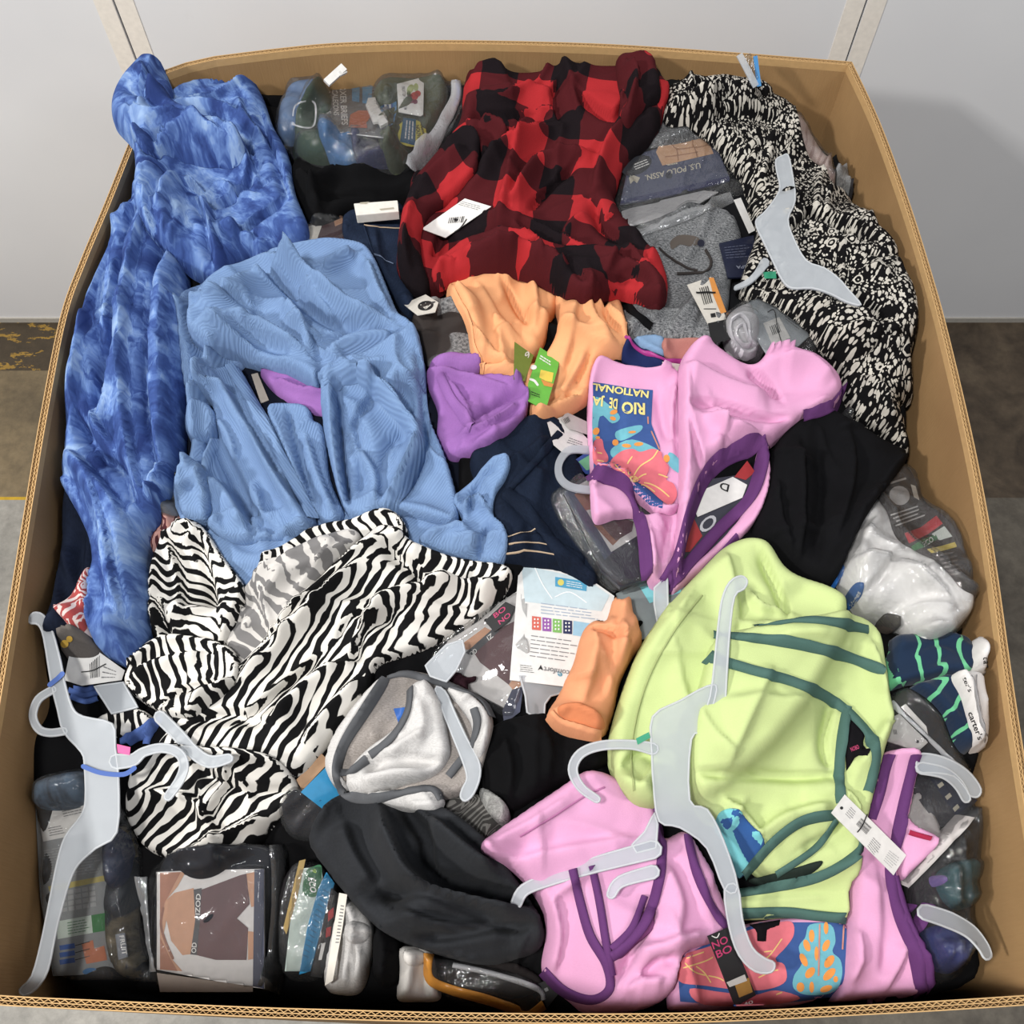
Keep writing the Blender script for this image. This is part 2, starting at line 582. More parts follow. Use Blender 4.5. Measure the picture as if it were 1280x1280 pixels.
    idx = -np.ones(I.shape, int); idx[use] = np.arange(use.sum())
    V = np.stack([vx[use], vy[use], vz[use]], 1)
    a = idx[:-1, :-1][cell]; b = idx[:-1, 1:][cell]; c = idx[1:, 1:][cell]; dd = idx[1:, :-1][cell]
    Fc = np.stack([a, b, c, dd], 1)
    cr, sr = math.cos(uvrot), math.sin(uvrot)
    ux = vx + warp * 0.02 * np.clip(gx, -2, 2) + 0.0; uy = vy + warp * 0.02 * np.clip(gy, -2, 2)
    U = np.stack([(ux * cr + uy * sr)[use] + seed * 0.37, (-ux * sr + uy * cr)[use] + seed * 0.21], 1)
    o = link(name, V, Fc, mat, True, U)
    if label: o['label'] = label
    H[j0:j1, i0:i1] = np.where(I, Z, Hl)
    T.add(o, parent)
    return o

def strip(T, name, pts, width, mat, t=0.003, parent=None, off=0.0, smooth=0.0, lin_=False, label=None):
    """a ribbon (binding, strap, seam) running over the heap; pts in pixels, width in metres"""
    q = dense(pts, 4, False) if lin_ else catmull(pts, 6, False)
    q = dense(q, 4, False)
    W = hit(q, blur(H, 0.004), t)
    c = W[:, :2]
    tg = np.gradient(c, axis=0); tg /= np.maximum(np.linalg.norm(tg, axis=1, keepdims=True), 1e-9)
    nr = np.stack([-tg[:, 1], tg[:, 0]], 1)
    offs = np.array([-0.5, -0.42, 0, 0.42, 0.5]) * width
    pz = np.array([0.0002, t * 0.85, t, t * 0.85, 0.0002])
    zz = np.stack([samp(H, c[:, 0] + nr[:, 0] * a, c[:, 1] + nr[:, 1] * a) for a in offs], 1)
    if smooth:
        k = max(3, int(smooth / 0.004) | 1)
        zc = zz.max(1); zp = np.pad(zc, k // 2, mode='edge')
        zs = np.array([zp[i:i + k].max() * 0.5 + zp[i:i + k].mean() * 0.5 for i in range(len(zc))])
        zz = np.maximum(zz, zs[:, None])
    z = zz + pz[None, :] + off + 0.0014
    n = len(c)
    V = []; F = []; U = []
    s = 0.0
    for i in range(n):
        if i: s += np.linalg.norm(c[i] - c[i - 1])
        for k in range(5):
            V.append((c[i, 0] + nr[i, 0] * offs[k], c[i, 1] + nr[i, 1] * offs[k], z[i, k])); U.append((offs[k], s))
    for i in range(n - 1):
        for k in range(4):
            a = i * 5 + k
            F.append((a, a + 5, a + 6, a + 1))
    o = link(name, V, F, mat, True, U)
    if label: o['label'] = label
    T.add(o, parent)
    return o

class Plane:
    def __init__(self, a, b, c): self.a, self.b, self.c = a, b, c
    def at(self, px, off=0.0):
        d = ray(px)
        # CAMZ + dz t = a dx t + b dy t + c + off
        t = (self.c + off - CAMZ) / (d[:, 2] - self.a * d[:, 0] - self.b * d[:, 1])
        return np.stack([d[:, 0] * t, d[:, 1] * t, CAMZ + d[:, 2] * t], 1)
    def z(self, x, y): return self.a * x + self.b * y + self.c
def fit(outline, pct=80, off=0.001, flat=1.0):
    P = dense(outline, 5)
    W = hit(P, blur(H, 0.006))[:, :2]
    lo, hi = W.min(0), W.max(0)
    i0, i1 = int((lo[0] - X0) / G), int((hi[0] - X0) / G) + 2
    j0, j1 = int((lo[1] - Y0) / G), int((hi[1] - Y0) / G) + 2
    x = GX[j0:j1, i0:i1]; y = GY[j0:j1, i0:i1]; I = inside(W, x, y)
    if I.sum() < 6: I[:] = True
    hx, hy, hz = x[I], y[I], H[j0:j1, i0:i1][I]
    A = np.stack([hx, hy, np.ones_like(hx)], 1)
    s, *_ = np.linalg.lstsq(A, hz, rcond=None)
    a, b = np.clip(s[0] * flat, -0.6, 0.6), np.clip(s[1] * flat, -0.6, 0.6)
    res = hz - a * hx - b * hy
    return Plane(a, b, np.percentile(res, pct) + off)
def raise_H(W, z_fn):
    lo, hi = W.min(0), W.max(0)
    i0, i1 = max(0, int((lo[0] - X0) / G)), min(NX, int((hi[0] - X0) / G) + 2)
    j0, j1 = max(0, int((lo[1] - Y0) / G)), min(NY, int((hi[1] - Y0) / G) + 2)
    x = GX[j0:j1, i0:i1]; y = GY[j0:j1, i0:i1]; I = inside(W, x, y)
    L = H[j0:j1, i0:i1]
    L[I] = np.maximum(L[I], z_fn(x[I], y[I]))

def slab(T, name, outline, mat, thick=0.001, plane=None, pct=80, sm=False, parent=None, label=None, bevel=0.0, up=True, flat=1.0):
    """a stiff flat piece (tag, card, hanger plate, box) with real thickness; outline traced in pixels at its top face"""
    P = catmull(outline, 5) if sm else np.asarray(outline, float)
    pl = plane or fit(outline, pct, 0.0008, flat)
    top = pl.at(P, thick)
    # counter-clockwise from above
    ar = 0.5 * np.sum(top[:, 0] * np.roll(top[:, 1], -1) - np.roll(top[:, 0], -1) * top[:, 1])
    if ar < 0: top = top[::-1]
    n = len(top)
    bot = top - np.array([0, 0, thick])
    V = np.concatenate([top, bot])
    F = [tuple(range(n)), tuple(range(2 * n - 1, n - 1, -1))] + [(i, n + i, n + (i + 1) % n, (i + 1) % n) for i in range(n)]
    o = link(name, V, F, mat, False)
    if bevel:
        m = o.modifiers.new('bevel', 'BEVEL'); m.width = bevel; m.segments = 2; m.limit_method = 'ANGLE'
    if label: o['label'] = label
    if up: raise_H(top[:, :2], lambda x, y: pl.z(x, y) + thick)
    T.add(o, parent)
    o_pl = Plane(pl.a, pl.b, pl.c + thick)
    return o, o_pl

def place(px, surf, lift):
    if surf is None:
        return hit(px, None) + np.array([0, 0, lift])
    return surf.at(px, lift)
def ink(T, name, polys, mat, surf=None, lift=0.0004, parent=None, sm=False, label=None):
    """flat print: polygons in pixels lying on a card plane (surf) or on the draped cloth (surf None)"""
    if len(polys) > 1 and name not in ('small_print', 'barcode'):
        for p in polys: o = ink(T, name, [p], mat, surf, lift, parent, sm, label)
        return o
    V = []; F = []
    for p in polys:
        q = catmull(p, 4) if sm else np.asarray(p, float)
        if surf is None:
            q = dense(q, 4)
            W = place(q, None, lift)
            # fill as a small grid so that it follows the cloth
            lo, hi = q.min(0), q.max(0); st = 2.5
            gx = np.arange(lo[0], hi[0] + st, st); gy = np.arange(lo[1], hi[1] + st, st)
            mx, my = np.meshgrid(gx, gy); I = inside(q, mx, my)
            c = I[:-1, :-1] | I[1:, :-1] | I[:-1, 1:] | I[1:, 1:]
            if not c.any(): continue
            u = np.zeros(I.shape, bool); u[:-1, :-1] |= c; u[1:, :-1] |= c; u[:-1, 1:] |= c; u[1:, 1:] |= c
            dd, bx, by, _, _ = segdist(q, mx, my)
            sn = u & ~I
            pxs = np.stack([np.where(sn, bx, mx)[u], np.where(sn, by, my)[u]], 1)
            W = place(pxs, None, lift)
            idx = -np.ones(I.shape, int); idx[u] = np.arange(u.sum()) + len(V)
            F += [(int(a_), int(b_), int(c_), int(d_)) for a_, b_, c_, d_ in zip(idx[1:, :-1][c], idx[1:, 1:][c], idx[:-1, 1:][c], idx[:-1, :-1][c])]
            V += [tuple(v) for v in W]
        else:
            W = place(q, surf, lift)
            ar = 0.5 * np.sum(W[:, 0] * np.roll(W[:, 1], -1) - np.roll(W[:, 0], -1) * W[:, 1])
            if ar < 0: W = W[::-1]
            F.append(tuple(range(len(V), len(V) + len(W)))); V += [tuple(v) for v in W]
    o = link(name, V, F, mat, surf is None)
    if len(polys) > 1: o['kind'] = 'stuff'
    if label: o['label'] = label
    T.add(o, parent)
    return o

_txt = {}
def textmesh(s, bold=0.0):
    if (s, bold) in _txt: return _txt[(s, bold)]
    c = bpy.data.curves.new('t', 'FONT'); c.body = s; c.resolution_u = 3; c.offset = bold
    ob = bpy.data.objects.new('t', c); col.objects.link(ob)
    me = bpy.data.meshes.new_from_object(ob)
    V = np.array([v.co[:] for v in me.vertices]); F = [tuple(p.vertices) for p in me.polygons]
    bpy.data.objects.remove(ob, do_unlink=True); bpy.data.meshes.remove(me)
    lo, hi = V.min(0), V.max(0)
    V = (V[:, :2] - lo[:2]) / np.maximum(hi[:2] - lo[:2], 1e-6)
    _txt[(s, bold)] = (V, F)
    return V, F
def text(T, s, p0, p1, up, mat, surf=None, lift=0.0006, parent=None, bold=0.015, name='lettering'):
    """p0 -> p1 baseline in pixels, up = pixel vector of the letter height"""
    V, F = textmesh(s, bold)
    p0, p1, up = (np.array(v, float) for v in (p0, p1, up))
    if (p1 - p0)[0] * up[1] - (p1 - p0)[1] * up[0] > 0:      # never mirror the letters
        p0, p1, up = p0 + up, p1 + up, -up
    q = p0 + V[:, :1] * (p1 - p0) + V[:, 1:2] * up
    W = place(q, surf, lift)
    o = link(name, W, F, mat, False)
    T.add(o, parent)
    return o
def lines(T, quad, n, mat, surf, fill=0.55, parent=None, lift=0.0005, seed=1, name='small_print', broken=True):
    """rows of print too small to read: quad = tl, tr, br, bl in pixels"""
    r = random.Random(seed); q = np.array(quad, float)
    def bl(u, v): return (q[0] * (1 - u) + q[1] * u) * (1 - v) + (q[3] * (1 - u) + q[2] * u) * v
    polys = []
    for i in range(n):
        v0 = (i + 0.5 - fill / 2) / n; v1 = (i + 0.5 + fill / 2) / n
        u = 0.0
        end = r.uniform(0.75, 1.0) if broken else 1.0
        while u < end - 0.02:
            ln = r.uniform(0.08, 0.25) if broken else 1.0
            e = min(end, u + ln)
            polys.append([bl(u, v0), bl(e, v0), bl(e, v1), bl(u, v1)])
            u = e + 0.03
    return ink(T, name, polys, mat, surf, lift, parent)
def bars(T, quad, n, mat, surf, parent=None, seed=3, lift=0.0005):
    r = random.Random(seed); q = np.array(quad, float); polys = []
    def bl(u, v): return (q[0] * (1 - u) + q[1] * u) * (1 - v) + (q[3] * (1 - u) + q[2] * u) * v
    for i in range(n):
        a = i / n; b = a + r.uniform(0.25, 0.7) / n
        polys.append([bl(a, 0), bl(b, 0), bl(b, 1), bl(a, 1)])
    return ink(T, 'barcode', polys, mat, surf, lift, parent)
def stroke(pts, w, sm=True):
    q = catmull(pts, 5, False) if sm else np.asarray(pts, float)
    w = np.asarray(w, float) if not np.isscalar(w) else np.full(len(q), float(w))
    if len(w) != len(q): w = np.interp(np.linspace(0, 1, len(q)), np.linspace(0, 1, len(w)), w)
    tg = np.gradient(q, axis=0); tg /= np.maximum(np.linalg.norm(tg, axis=1, keepdims=True), 1e-9)
    nr = np.stack([-tg[:, 1], tg[:, 0]], 1) * w[:, None] / 2
    cap = []
    a = math.atan2(tg[-1, 1], tg[-1, 0])
    for k in range(1, 4):
        b = a + math.pi / 2 - k * math.pi / 4
        cap.append(q[-1] + np.array([math.cos(b), math.sin(b)]) * w[-1] / 2)
    cap2 = []
    a = math.atan2(-tg[0, 1], -tg[0, 0])
    for k in range(1, 4):
        b = a + math.pi / 2 - k * math.pi / 4
        cap2.append(q[0] + np.array([math.cos(b), math.sin(b)]) * w[0] / 2)
    return np.concatenate([q + nr, np.array(cap), (q - nr)[::-1], np.array(cap2)])
def tube3(T, name, W, r, mat, closed=False, parent=None, sides=6, label=None):
    W = np.asarray(W, float); n = len(W)
    tg = (np.roll(W, -1, 0) - np.roll(W, 1, 0)) if closed else np.gradient(W, axis=0)
    tg /= np.maximum(np.linalg.norm(tg, axis=1, keepdims=True), 1e-9)
    side = np.cross(tg, [0, 0, 1.0]); side /= np.maximum(np.linalg.norm(side, axis=1, keepdims=True), 1e-9)
    upv = np.cross(side, tg)
    V = []
    for k in range(sides):
        a = 2 * math.pi * k / sides
        V.append(W + r * (math.cos(a) * side + math.sin(a) * upv))
    V = np.stack(V, 1).reshape(-1, 3)
    F = []
    for i in range(n if closed else n - 1):
        for k in range(sides):
            F.append((i * sides + k, i * sides + (k + 1) % sides, ((i + 1) % n) * sides + (k + 1) % sides, ((i + 1) % n) * sides + k))
    o = link(name, V, F, mat, True)
    if label: o['label'] = label
    T.add(o, parent)
    return o
def ellipse(cx, cy, rx, ry, rot=0, n=16):
    a = np.linspace(0, 2 * math.pi, n, endpoint=False); c, s = math.cos(math.radians(rot)), math.sin(math.radians(rot))
    return np.stack([cx + rx * np.cos(a) * c - ry * np.sin(a) * s, cy + rx * np.cos(a) * s + ry * np.sin(a) * c], 1)
# ================================================================== the setting
WALLY = 1.42
def struct(name, V, F, mat, smooth=False, parent=None):
    o = link(name, V, F, mat, smooth)
    if parent is None: o['kind'] = 'structure'
    else: o.parent = parent
    return o
def boxmesh(x0, x1, y0, y1, z0, z1):
    V = [(x, y, z) for z in (z0, z1) for y in (y0, y1) for x in (x0, x1)]
    return V, [(0, 2, 3, 1), (4, 5, 7, 6), (0, 1, 5, 4), (2, 6, 7, 3), (0, 4, 6, 2), (1, 3, 7, 5)]

def floor_mat():
    t = NT('worn_concrete')
    p = t.uv(True)
    s = t.n('ShaderNodeSeparateXYZ'); t.l(p, s.inputs[0])
    n1 = t.noise(p, 3.5, 5, 0.6, 0.4); n2 = t.noise(p, 40, 5, 0.7); n3 = t.noise(p, 9, 4, 0.65, 0.8)
    brown = t.ramp(n1, [(0.3, lin((78, 68, 52))), (0.5, lin((112, 98, 74))), (0.7, lin((136, 122, 96)))])
    grey = t.ramp(n1, [(0.3, lin((118, 116, 110))), (0.7, lin((158, 155, 148)))])
    zone = t.math('GREATER_THAN', s.outputs[1], 0.97)
    base = t.mix(zone, grey, brown)
    # the right-hand side is bare dark concrete
    right = t.math('GREATER_THAN', s.outputs[0], 0.0)
    dark = t.ramp(n3, [(0.3, lin((52, 42, 32))), (0.6, lin((84, 72, 58))), (0.8, lin((100, 88, 70)))])
    dark2 = t.ramp(n3, [(0.3, lin((74, 68, 60))), (0.7, lin((104, 98, 88)))])
    base = t.mix(right, base, t.mix(zone, dark2, dark))
    # worn yellow line with black, along the wall on the left
    yb = t.math('MULTIPLY', t.math('GREATER_THAN', s.outputs[1], 1.285), t.math('LESS_THAN', s.outputs[0], 0.0))
    wear = t.math('GREATER_THAN', t.noise(t.mapping(p, scale=(1, 2.2, 1)), 17, 5, 0.7), 0.57)
    yc = t.mix(wear, lin((62, 52, 38)), lin((140, 110, 46)))
    base = t.mix(yb, base, yc)
    y2 = t.math('MULTIPLY', t.math('GREATER_THAN', s.outputs[1], 0.965), t.math('LESS_THAN', s.outputs[1], 0.972))
    y2 = t.math('MULTIPLY', y2, t.math('LESS_THAN', s.outputs[0], -0.78))
    base = t.mix(y2, base, lin((176, 142, 30)))
    speck = t.ramp(n2, [(0.35, (0.75, 0.75, 0.75, 1)), (0.65, (1.1, 1.1, 1.1, 1))])
    mm = t.n('ShaderNodeMix', data_type='RGBA', blend_type='MULTIPLY'); mm.inputs[0].default_value = 1
    t.l(base, mm.inputs[6]); t.l(speck, mm.inputs[7])
    t.bsdf(mm.outputs[2], 0.55, t.bump(n2, 0.25, 0.004), 0.4)
    return t.m
def wall_mat():
    t = NT('white_wall_panel')
    p = t.uv(True)
    n = t.noise(p, 2.0, 4); s = t.noise(t.mapping(p, scale=(1, 1, 0.4)), 14, 5, 0.7)
    c = t.ramp(n, [(0.3, lin((212, 213, 216))), (0.7, lin((222, 223, 225)))])
    sm = t.ramp(s, [(0.66, (0, 0, 0, 1)), (0.8, (0.35, 0.35, 0.35, 1))])
    c = t.mix(sm, c, lin((198, 198, 197)))
    t.bsdf(c, 0.45, t.bump(n, 0.05, 0.004), 0.35)
    return t.m
WM = wall_mat()
V, F = boxmesh(-3.2, 3.2, -3.0, WALLY + 0.1, -0.05, 0.0)
floor = struct('floor', V, F, floor_mat())
wall = struct('wall_back', *boxmesh(-3.2, 3.2, WALLY + 0.012, WALLY + 0.1, 0.0, 3.2), plain('wall_core', (150, 148, 145), 0.8))
# three panels between two taped seams; seam x from the photograph
sl = at_y([(157, 40)], WALLY)[0][0]; sr = at_y([(1070, 40)], WALLY)[0][0]
for a, b in ((-3.2, sl - 0.0015), (sl + 0.0015, sr - 0.0015), (sr + 0.0015, 3.2)):
    o = struct('wall_panel', *boxmesh(a, b, WALLY, WALLY + 0.014, 0.012, 3.2), WM, parent=wall)
tape = plain('seam_tape', (226, 220, 211), 0.6)
for cx in (sl, sr):
    for a, b in ((-0.031, -0.002), (0.002, 0.031)):
        struct('seam_tape', *boxmesh(cx + a, cx + b, WALLY - 0.0012, WALLY + 0.002, 0.012, 3.2), tape, parent=wall)
struct('baseboard_back', *boxmesh(-3.2, 3.2, WALLY - 0.004, WALLY + 0.02, 0.0, 0.014), plain('wall_foot', (170, 166, 158), 0.7))

# ================================================================== the cardboard box
def card_mat():
    t = NT('corrugated_card')
    p = t.uv(True)
    n = t.noise(p, 6, 4); f = t.noise(t.mapping(p, scale=(1, 1, 0.06)), 420, 2); fi = t.noise(p, 500, 3)
    c = t.ramp(n, [(0.3, lin((140, 110, 74))), (0.7, lin((160, 128, 88)))])
    c = t.mix(t.math('MULTIPLY', f, 0.25), c, lin((124, 94, 60)))
    t.bsdf(c, 0.8, t.bump(t.math('ADD', f, t.math('MULTIPLY', fi, 0.3)), 0.2, 0.002), 0.25)
    return t.m
CARD = card_mat()
FLUTE = plain('flute_card', (120, 84, 46), 0.85, 0.2)
LINER = plain('liner_card', (184, 150, 104), 0.8, 0.2)
sides = {
 'back_panel': [(198, 90), (232, 78), (268, 70), (350, 60), (430, 53), (560, 50), (740, 54), (900, 64), (1065, 77)],
 'side_panel': [(1065, 77), (1100, 152), (1135, 247), (1163, 335), (1186, 418), (1219, 560), (1243, 690), (1266, 850), (1288, 990), (1312, 1130), (1332, 1252)],
 'front_panel': [(1332, 1252), (1280, 1257), (1100, 1268), (850, 1279), (600, 1279), (430, 1275), (300, 1271), (100, 1262), (0, 1257), (-75, 1250)],
 'side_panel_left': [(-75, 1250), (-62, 1150), (-28, 980), (0, 820), (28, 650), (50, 520), (75, 396), (100, 326), (130, 255), (165, 168), (198, 90)]}
TW = 0.0085   # wall thickness (double-wall board)
Tbox = Thing('cardboard_box', 'large open corrugated cardboard box heaped with clothes on the concrete floor', 'box')
rim_all = np.concatenate([at_z(np.array(v[:-1]), RIM)[:, :2] for v in sides.values()])
ctr = rim_all.mean(0)
inner_all = []
def offs(W, d):
    tg = np.gradient(W, axis=0); tg /= np.linalg.norm(tg, axis=1, keepdims=True)
    nr = np.stack([-tg[:, 1], tg[:, 0]], 1)
    if np.sum((ctr - W[len(W) // 2]) * nr[len(W) // 2]) < 0: nr = -nr
    return W + nr * d
def wallsheet(W, z0, z1, name, mat, th, parent=None, smooth=False):
    A = W; B = offs(W, th)
    n = len(A); V = []; F = []
    for P, z in ((A, z0), (A, z1), (B, z1), (B, z0)):
        V += [(p[0], p[1], z) for p in P]
    for i in range(n - 1):
        for a in range(4):
            b = (a + 1) % 4
            F.append((a * n + i, a * n + i + 1, b * n + i + 1, b * n + i))
    F += [(0, n, 2 * n, 3 * n), (n - 1, 4 * n - 1, 3 * n - 1, 2 * n - 1)]
    o = link(name, V, F, mat, False)
    bm = bmesh.new(); bm.from_mesh(o.data); bmesh.ops.recalc_face_normals(bm, faces=bm.faces[:]); bm.to_mesh(o.data); bm.free()
    Tbox.add(o, parent)
    return o
for nm, pts in sides.items():
    q = catmull(pts, 6, False) if nm != 'back_panel' else np.concatenate([dense(pts[:3], 10, False)[:-1], catmull(pts[2:], 6, False)])
    W = at_z(q, RIM)[:, :2]
    inner_all.append(offs(W, TW))
    body = wallsheet(W, 0.0, RIM - 0.012, nm.replace('_left', ''), CARD, TW)
    wallsheet(W, RIM - 0.0121, RIM, 'outer_liner', LINER, 0.0011, body)
    wallsheet(offs(W, TW / 2 - 0.0005), RIM - 0.0121, RIM - 0.0006, 'middle_liner', LINER, 0.0009, body)
    wallsheet(offs(W, TW - 0.0011), RIM - 0.0121, RIM, 'inner_liner', LINER, 0.0011, body)
    # two fluted layers: zigzag ribbons between the liners
    L = np.concatenate([[0], np.cumsum(np.linalg.norm(np.diff(W, axis=0), axis=1))])
    for lay, (d0, d1, pitch) in enumerate(((0.0013, 0.0036, 0.0062), (0.0049, 0.0072, 0.0075))):
        m = int(L[-1] / (pitch / 2))
        s = np.linspace(0, L[-1], m)
        c0 = np.stack([np.interp(s, L, offs(W, d0)[:, k]) for k in (0, 1)], 1); c1 = np.stack([np.interp(s, L, offs(W, d1)[:, k]) for k in (0, 1)], 1)
        P = np.where((np.arange(m) % 2 == 0)[:, None], c0, c1)
        V = []; F = []
        tg = np.gradient(P, axis=0); tg /= np.linalg.norm(tg, axis=1, keepdims=True)
        for sgn in (-1, 1):
            Q = P + np.stack([-tg[:, 1], tg[:, 0]], 1) * 0.0004 * sgn
            V += [(p[0], p[1], RIM - 0.0004) for p in Q] + [(p[0], p[1], RIM - 0.0119) for p in Q]
        for i in range(m - 1):
            F += [(i, i + 1, m + i + 1, m + i), (2 * m + i, 3 * m + i, 3 * m + i + 1, 2 * m + i + 1), (i, 2 * m + i, 2 * m + i + 1, i + 1)]
        o = link('flutes', V, F, LINER if lay else CARD, False); o['kind'] = 'stuff'
        Tbox.add(o, body)
cr_ = at_z([(268, 70)], RIM)[0] + np.array([0.001, -TW - 0.0002, 0])
tube3(Tbox, 'fold_crease', [cr_ + np.array([0, 0, -0.001 - 0.03 * k]) for k in range(9)], 0.0013, FLUTE)
IN = np.concatenate([w[:-1] for w in inner_all])
V = [(p[0], p[1], 0.004) for p in IN]
o = link('bottom', V, [tuple(range(len(V)))], CARD, False); Tbox.add(o)

# heap foundation: where the contents meet the box walls is read from the visible strips of inner wall
INC = None
def shrink(P, d):
    c = P.mean(0); v = P - c
    return c + v * (1 - d / np.linalg.norm(v, axis=1, keepdims=True))
INC = shrink(IN, 0.006)
def wall_point(px):
    zz = np.linspace(RIM, 0.35, 300)
    Q = at_z(np.repeat(np.array([px], float), 300, 0), zz)
    ok = np.where(inside(INC, Q[:, 0], Q[:, 1]))[0]
    k = ok[-1] if len(ok) else 0
    return Q[k]
contact = [(62, 480), (60, 545), (85, 368), (118, 285), (140, 225), (30, 700), (34, 800), (30, 900), (36, 980), (38, 1080), (44, 1180), (60, 1225), (1153, 375), (1152, 470), (1140, 560), (1120, 300), (1065, 230), (1040, 170),
           (1160, 615, 0.03), (1192, 655, 0.0), (1205, 690, 0.0), (1218, 745, 0.005), (1248, 800, 0.02), (1248, 835, 0.02), (1236, 825, 0.03), (1240, 920, 0.02), (1238, 1000), (1235, 1090), (1242, 1180), (1000, 135), (920, 100), (820, 78), (740, 84), (640, 92), (560, 98), (460, 96), (380, 100), (300, 108), (220, 112)]
ctrl = [(640, 640, .085), (400, 500, .08), (650, 220, .09), (980, 330, .10), (200, 300, .085), (120, 600, .11), (110, 760, .15), (110, 900, .18), (150, 1100, .19), (150, 1200, .21), (270, 1150, .18), (330, 1215, .27),
        (430, 1160, .20), (600, 1215, .25), (560, 1080, .13), (800, 1130, .13), (950, 1230, .17), (1000, 900, .10), (1160, 1000, .17), (1200, 1140, .24), (1150, 830, .15), (1120, 690, .13), (300, 900, .10), (600, 900, .12), (850, 600, .10), (1060, 600, .13), (700, 1000, .12), (450, 800, .09)]
cw = [(*at_z([(a, b)], RIM - d - 0.0)[0][:2], RIM - d) for a, b, d in ctrl]
for c in contact:
    w_ = wall_point(c[:2]); cw.append((w_[0], w_[1], min(w_[2], RIM - 0.02) - (c[2] if len(c) > 2 else 0.035)))
num = np.zeros_like(GX); den = np.zeros_like(GX)
for x_, y_, z_ in cw:
    w_ = 1.0 / ((GX - x_) ** 2 + (GY - y_) ** 2 + 0.0015) ** 2
    num += w_ * z_; den += w_
H = num / den
H += 0.012 * (vnoise(GX * 14, GY * 14, 2) - 0.5) + 0.01 * (vnoise(GX * 30, GY * 30, 4) - 0.5)
H = blur(H, 0.012)
ALB = 0.78; SAT = 0.88
# ================================================================== dark filler clothes added deep in the box so the gaps show dark
BLACK = fabric('black_jersey', (13, 13, 15), 0.2, sheen=0.0)
NAVY = fabric('navy_jersey', (18, 23, 36), 0.2, sheen=0.0)
CHAR = fabric('charcoal_jersey', (26, 27, 30), 0.2, sheen=0.0)
deep = [
 ('black filler garment lying deep behind the clear underwear bag at the back wall', BLACK, [(205, 108), (330, 92), (560, 84), (640, 120), (640, 420), (420, 450), (250, 430), (150, 330), (165, 200)]),
 ('charcoal filler garment lying deep in the back corner behind the floral blouse', CHAR, [(590, 84), (800, 88), (1040, 105), (1080, 190), (1120, 300), (1150, 430), (900, 480), (650, 460), (560, 300)]),
 ('navy filler garment lying deep along the brown left wall under the tie-dye dress', NAVY, [(70, 430), (300, 400), (640, 400), (660, 760), (300, 800), (20, 800), (35, 640)]),
 ('black filler garment lying deep under the pink printed bra top', BLACK, [(600, 420), (900, 410), (1165, 430), (1200, 600), (1232, 800), (900, 840), (600, 820)]),
 ('black filler garment lying deep in the shaded front left corner under the packs', BLACK, [(8, 780), (300, 770), (650, 770), (670, 1000), (660, 1245), (300, 1245), (-30, 1232), (-25, 1050)]),
 ('black filler garment lying deep in the front right corner under the pale green bra top', BLACK, [(620, 790), (950, 800), (1240, 790), (1265, 980), (1290, 1120), (1295, 1232), (950, 1250), (640, 1250)])]
for i, (lb, m, ol) in enumerate(deep):
    T = Thing('dark_filler', lb, 'clothing')
    patch(T, 'cloth', ol, m, t=0.012, rf=(14, 20 + 50 * i, 160, 0.012, 0.012), wr=(0.005, 0.05, 30 * i, 2.5), seed=20 + i)
# ================================================================== materials shared by the goods
WHITE = plain('white_card', (236, 234, 230), 0.55)
OFFW = plain('cream_card', (226, 220, 208), 0.6)
INK = plain('black_ink', (28, 28, 30), 0.6)
GINK = plain('grey_ink', (128, 128, 130), 0.6)
CLEAR = film('clear_bag', bump=0.12)
CLEARG = film('clear_bag_crinkled', gloss=0.07, milk=0.03, wr=70, bump=0.5)
HANG = frosted('frosted_hanger')
HRIM = frosted('frosted_hanger_rim', (236, 240, 244), 0.25)
NAVYC = plain('navy_card', (46, 52, 82), 0.4)
SKIN = plain('printed_skin', (206, 150, 112), 0.5)
SKIN2 = plain('printed_skin_shade', (150, 92, 66), 0.5)
MAROON = plain('printed_maroon_trunks', (98, 60, 64), 0.5)
def rigid_hanger(T, plates, rim=True, pct=92, plane=None, thick=0.0032):
    """frosted plastic hanger: flat plates (pixel outlines) with a raised rim"""
    allp = np.concatenate([np.asarray(p[1], float) for p in plates])
    if plane is None:
        c = allp.mean(0)
        # convex-ish fit over every plate
        zs = []
        Wp = [hit(dense(p[1], 5), blur(H, 0.004)) for p in plates]
        A = np.concatenate(Wp)
        M = np.stack([A[:, 0], A[:, 1], np.ones(len(A))], 1)
        s, *_ = np.linalg.lstsq(M, A[:, 2], rcond=None)
        a, b = np.clip(s[0], -0.5, 0.5), np.clip(s[1], -0.5, 0.5)
        plane = Plane(a, b, np.percentile(A[:, 2] - a * A[:, 0] - b * A[:, 1], pct) + 0.0015)
    for nm, ol in plates:
        o, pl = slab(T, nm, ol, HANG, thick, plane, up=False)
        if rim:
            W = plane.at(dense(ol, 6), thick * 0.75)
            tube3(T, nm + '_rim', W, 0.0013, HRIM, True, o)
    for nm, ol in plates:
        raise_H(plane.at(np.asarray(ol, float), thick)[:, :2], lambda x, y: plane.z(x, y) + thick)
    return Plane(plane.a, plane.b, plane.c + thick)

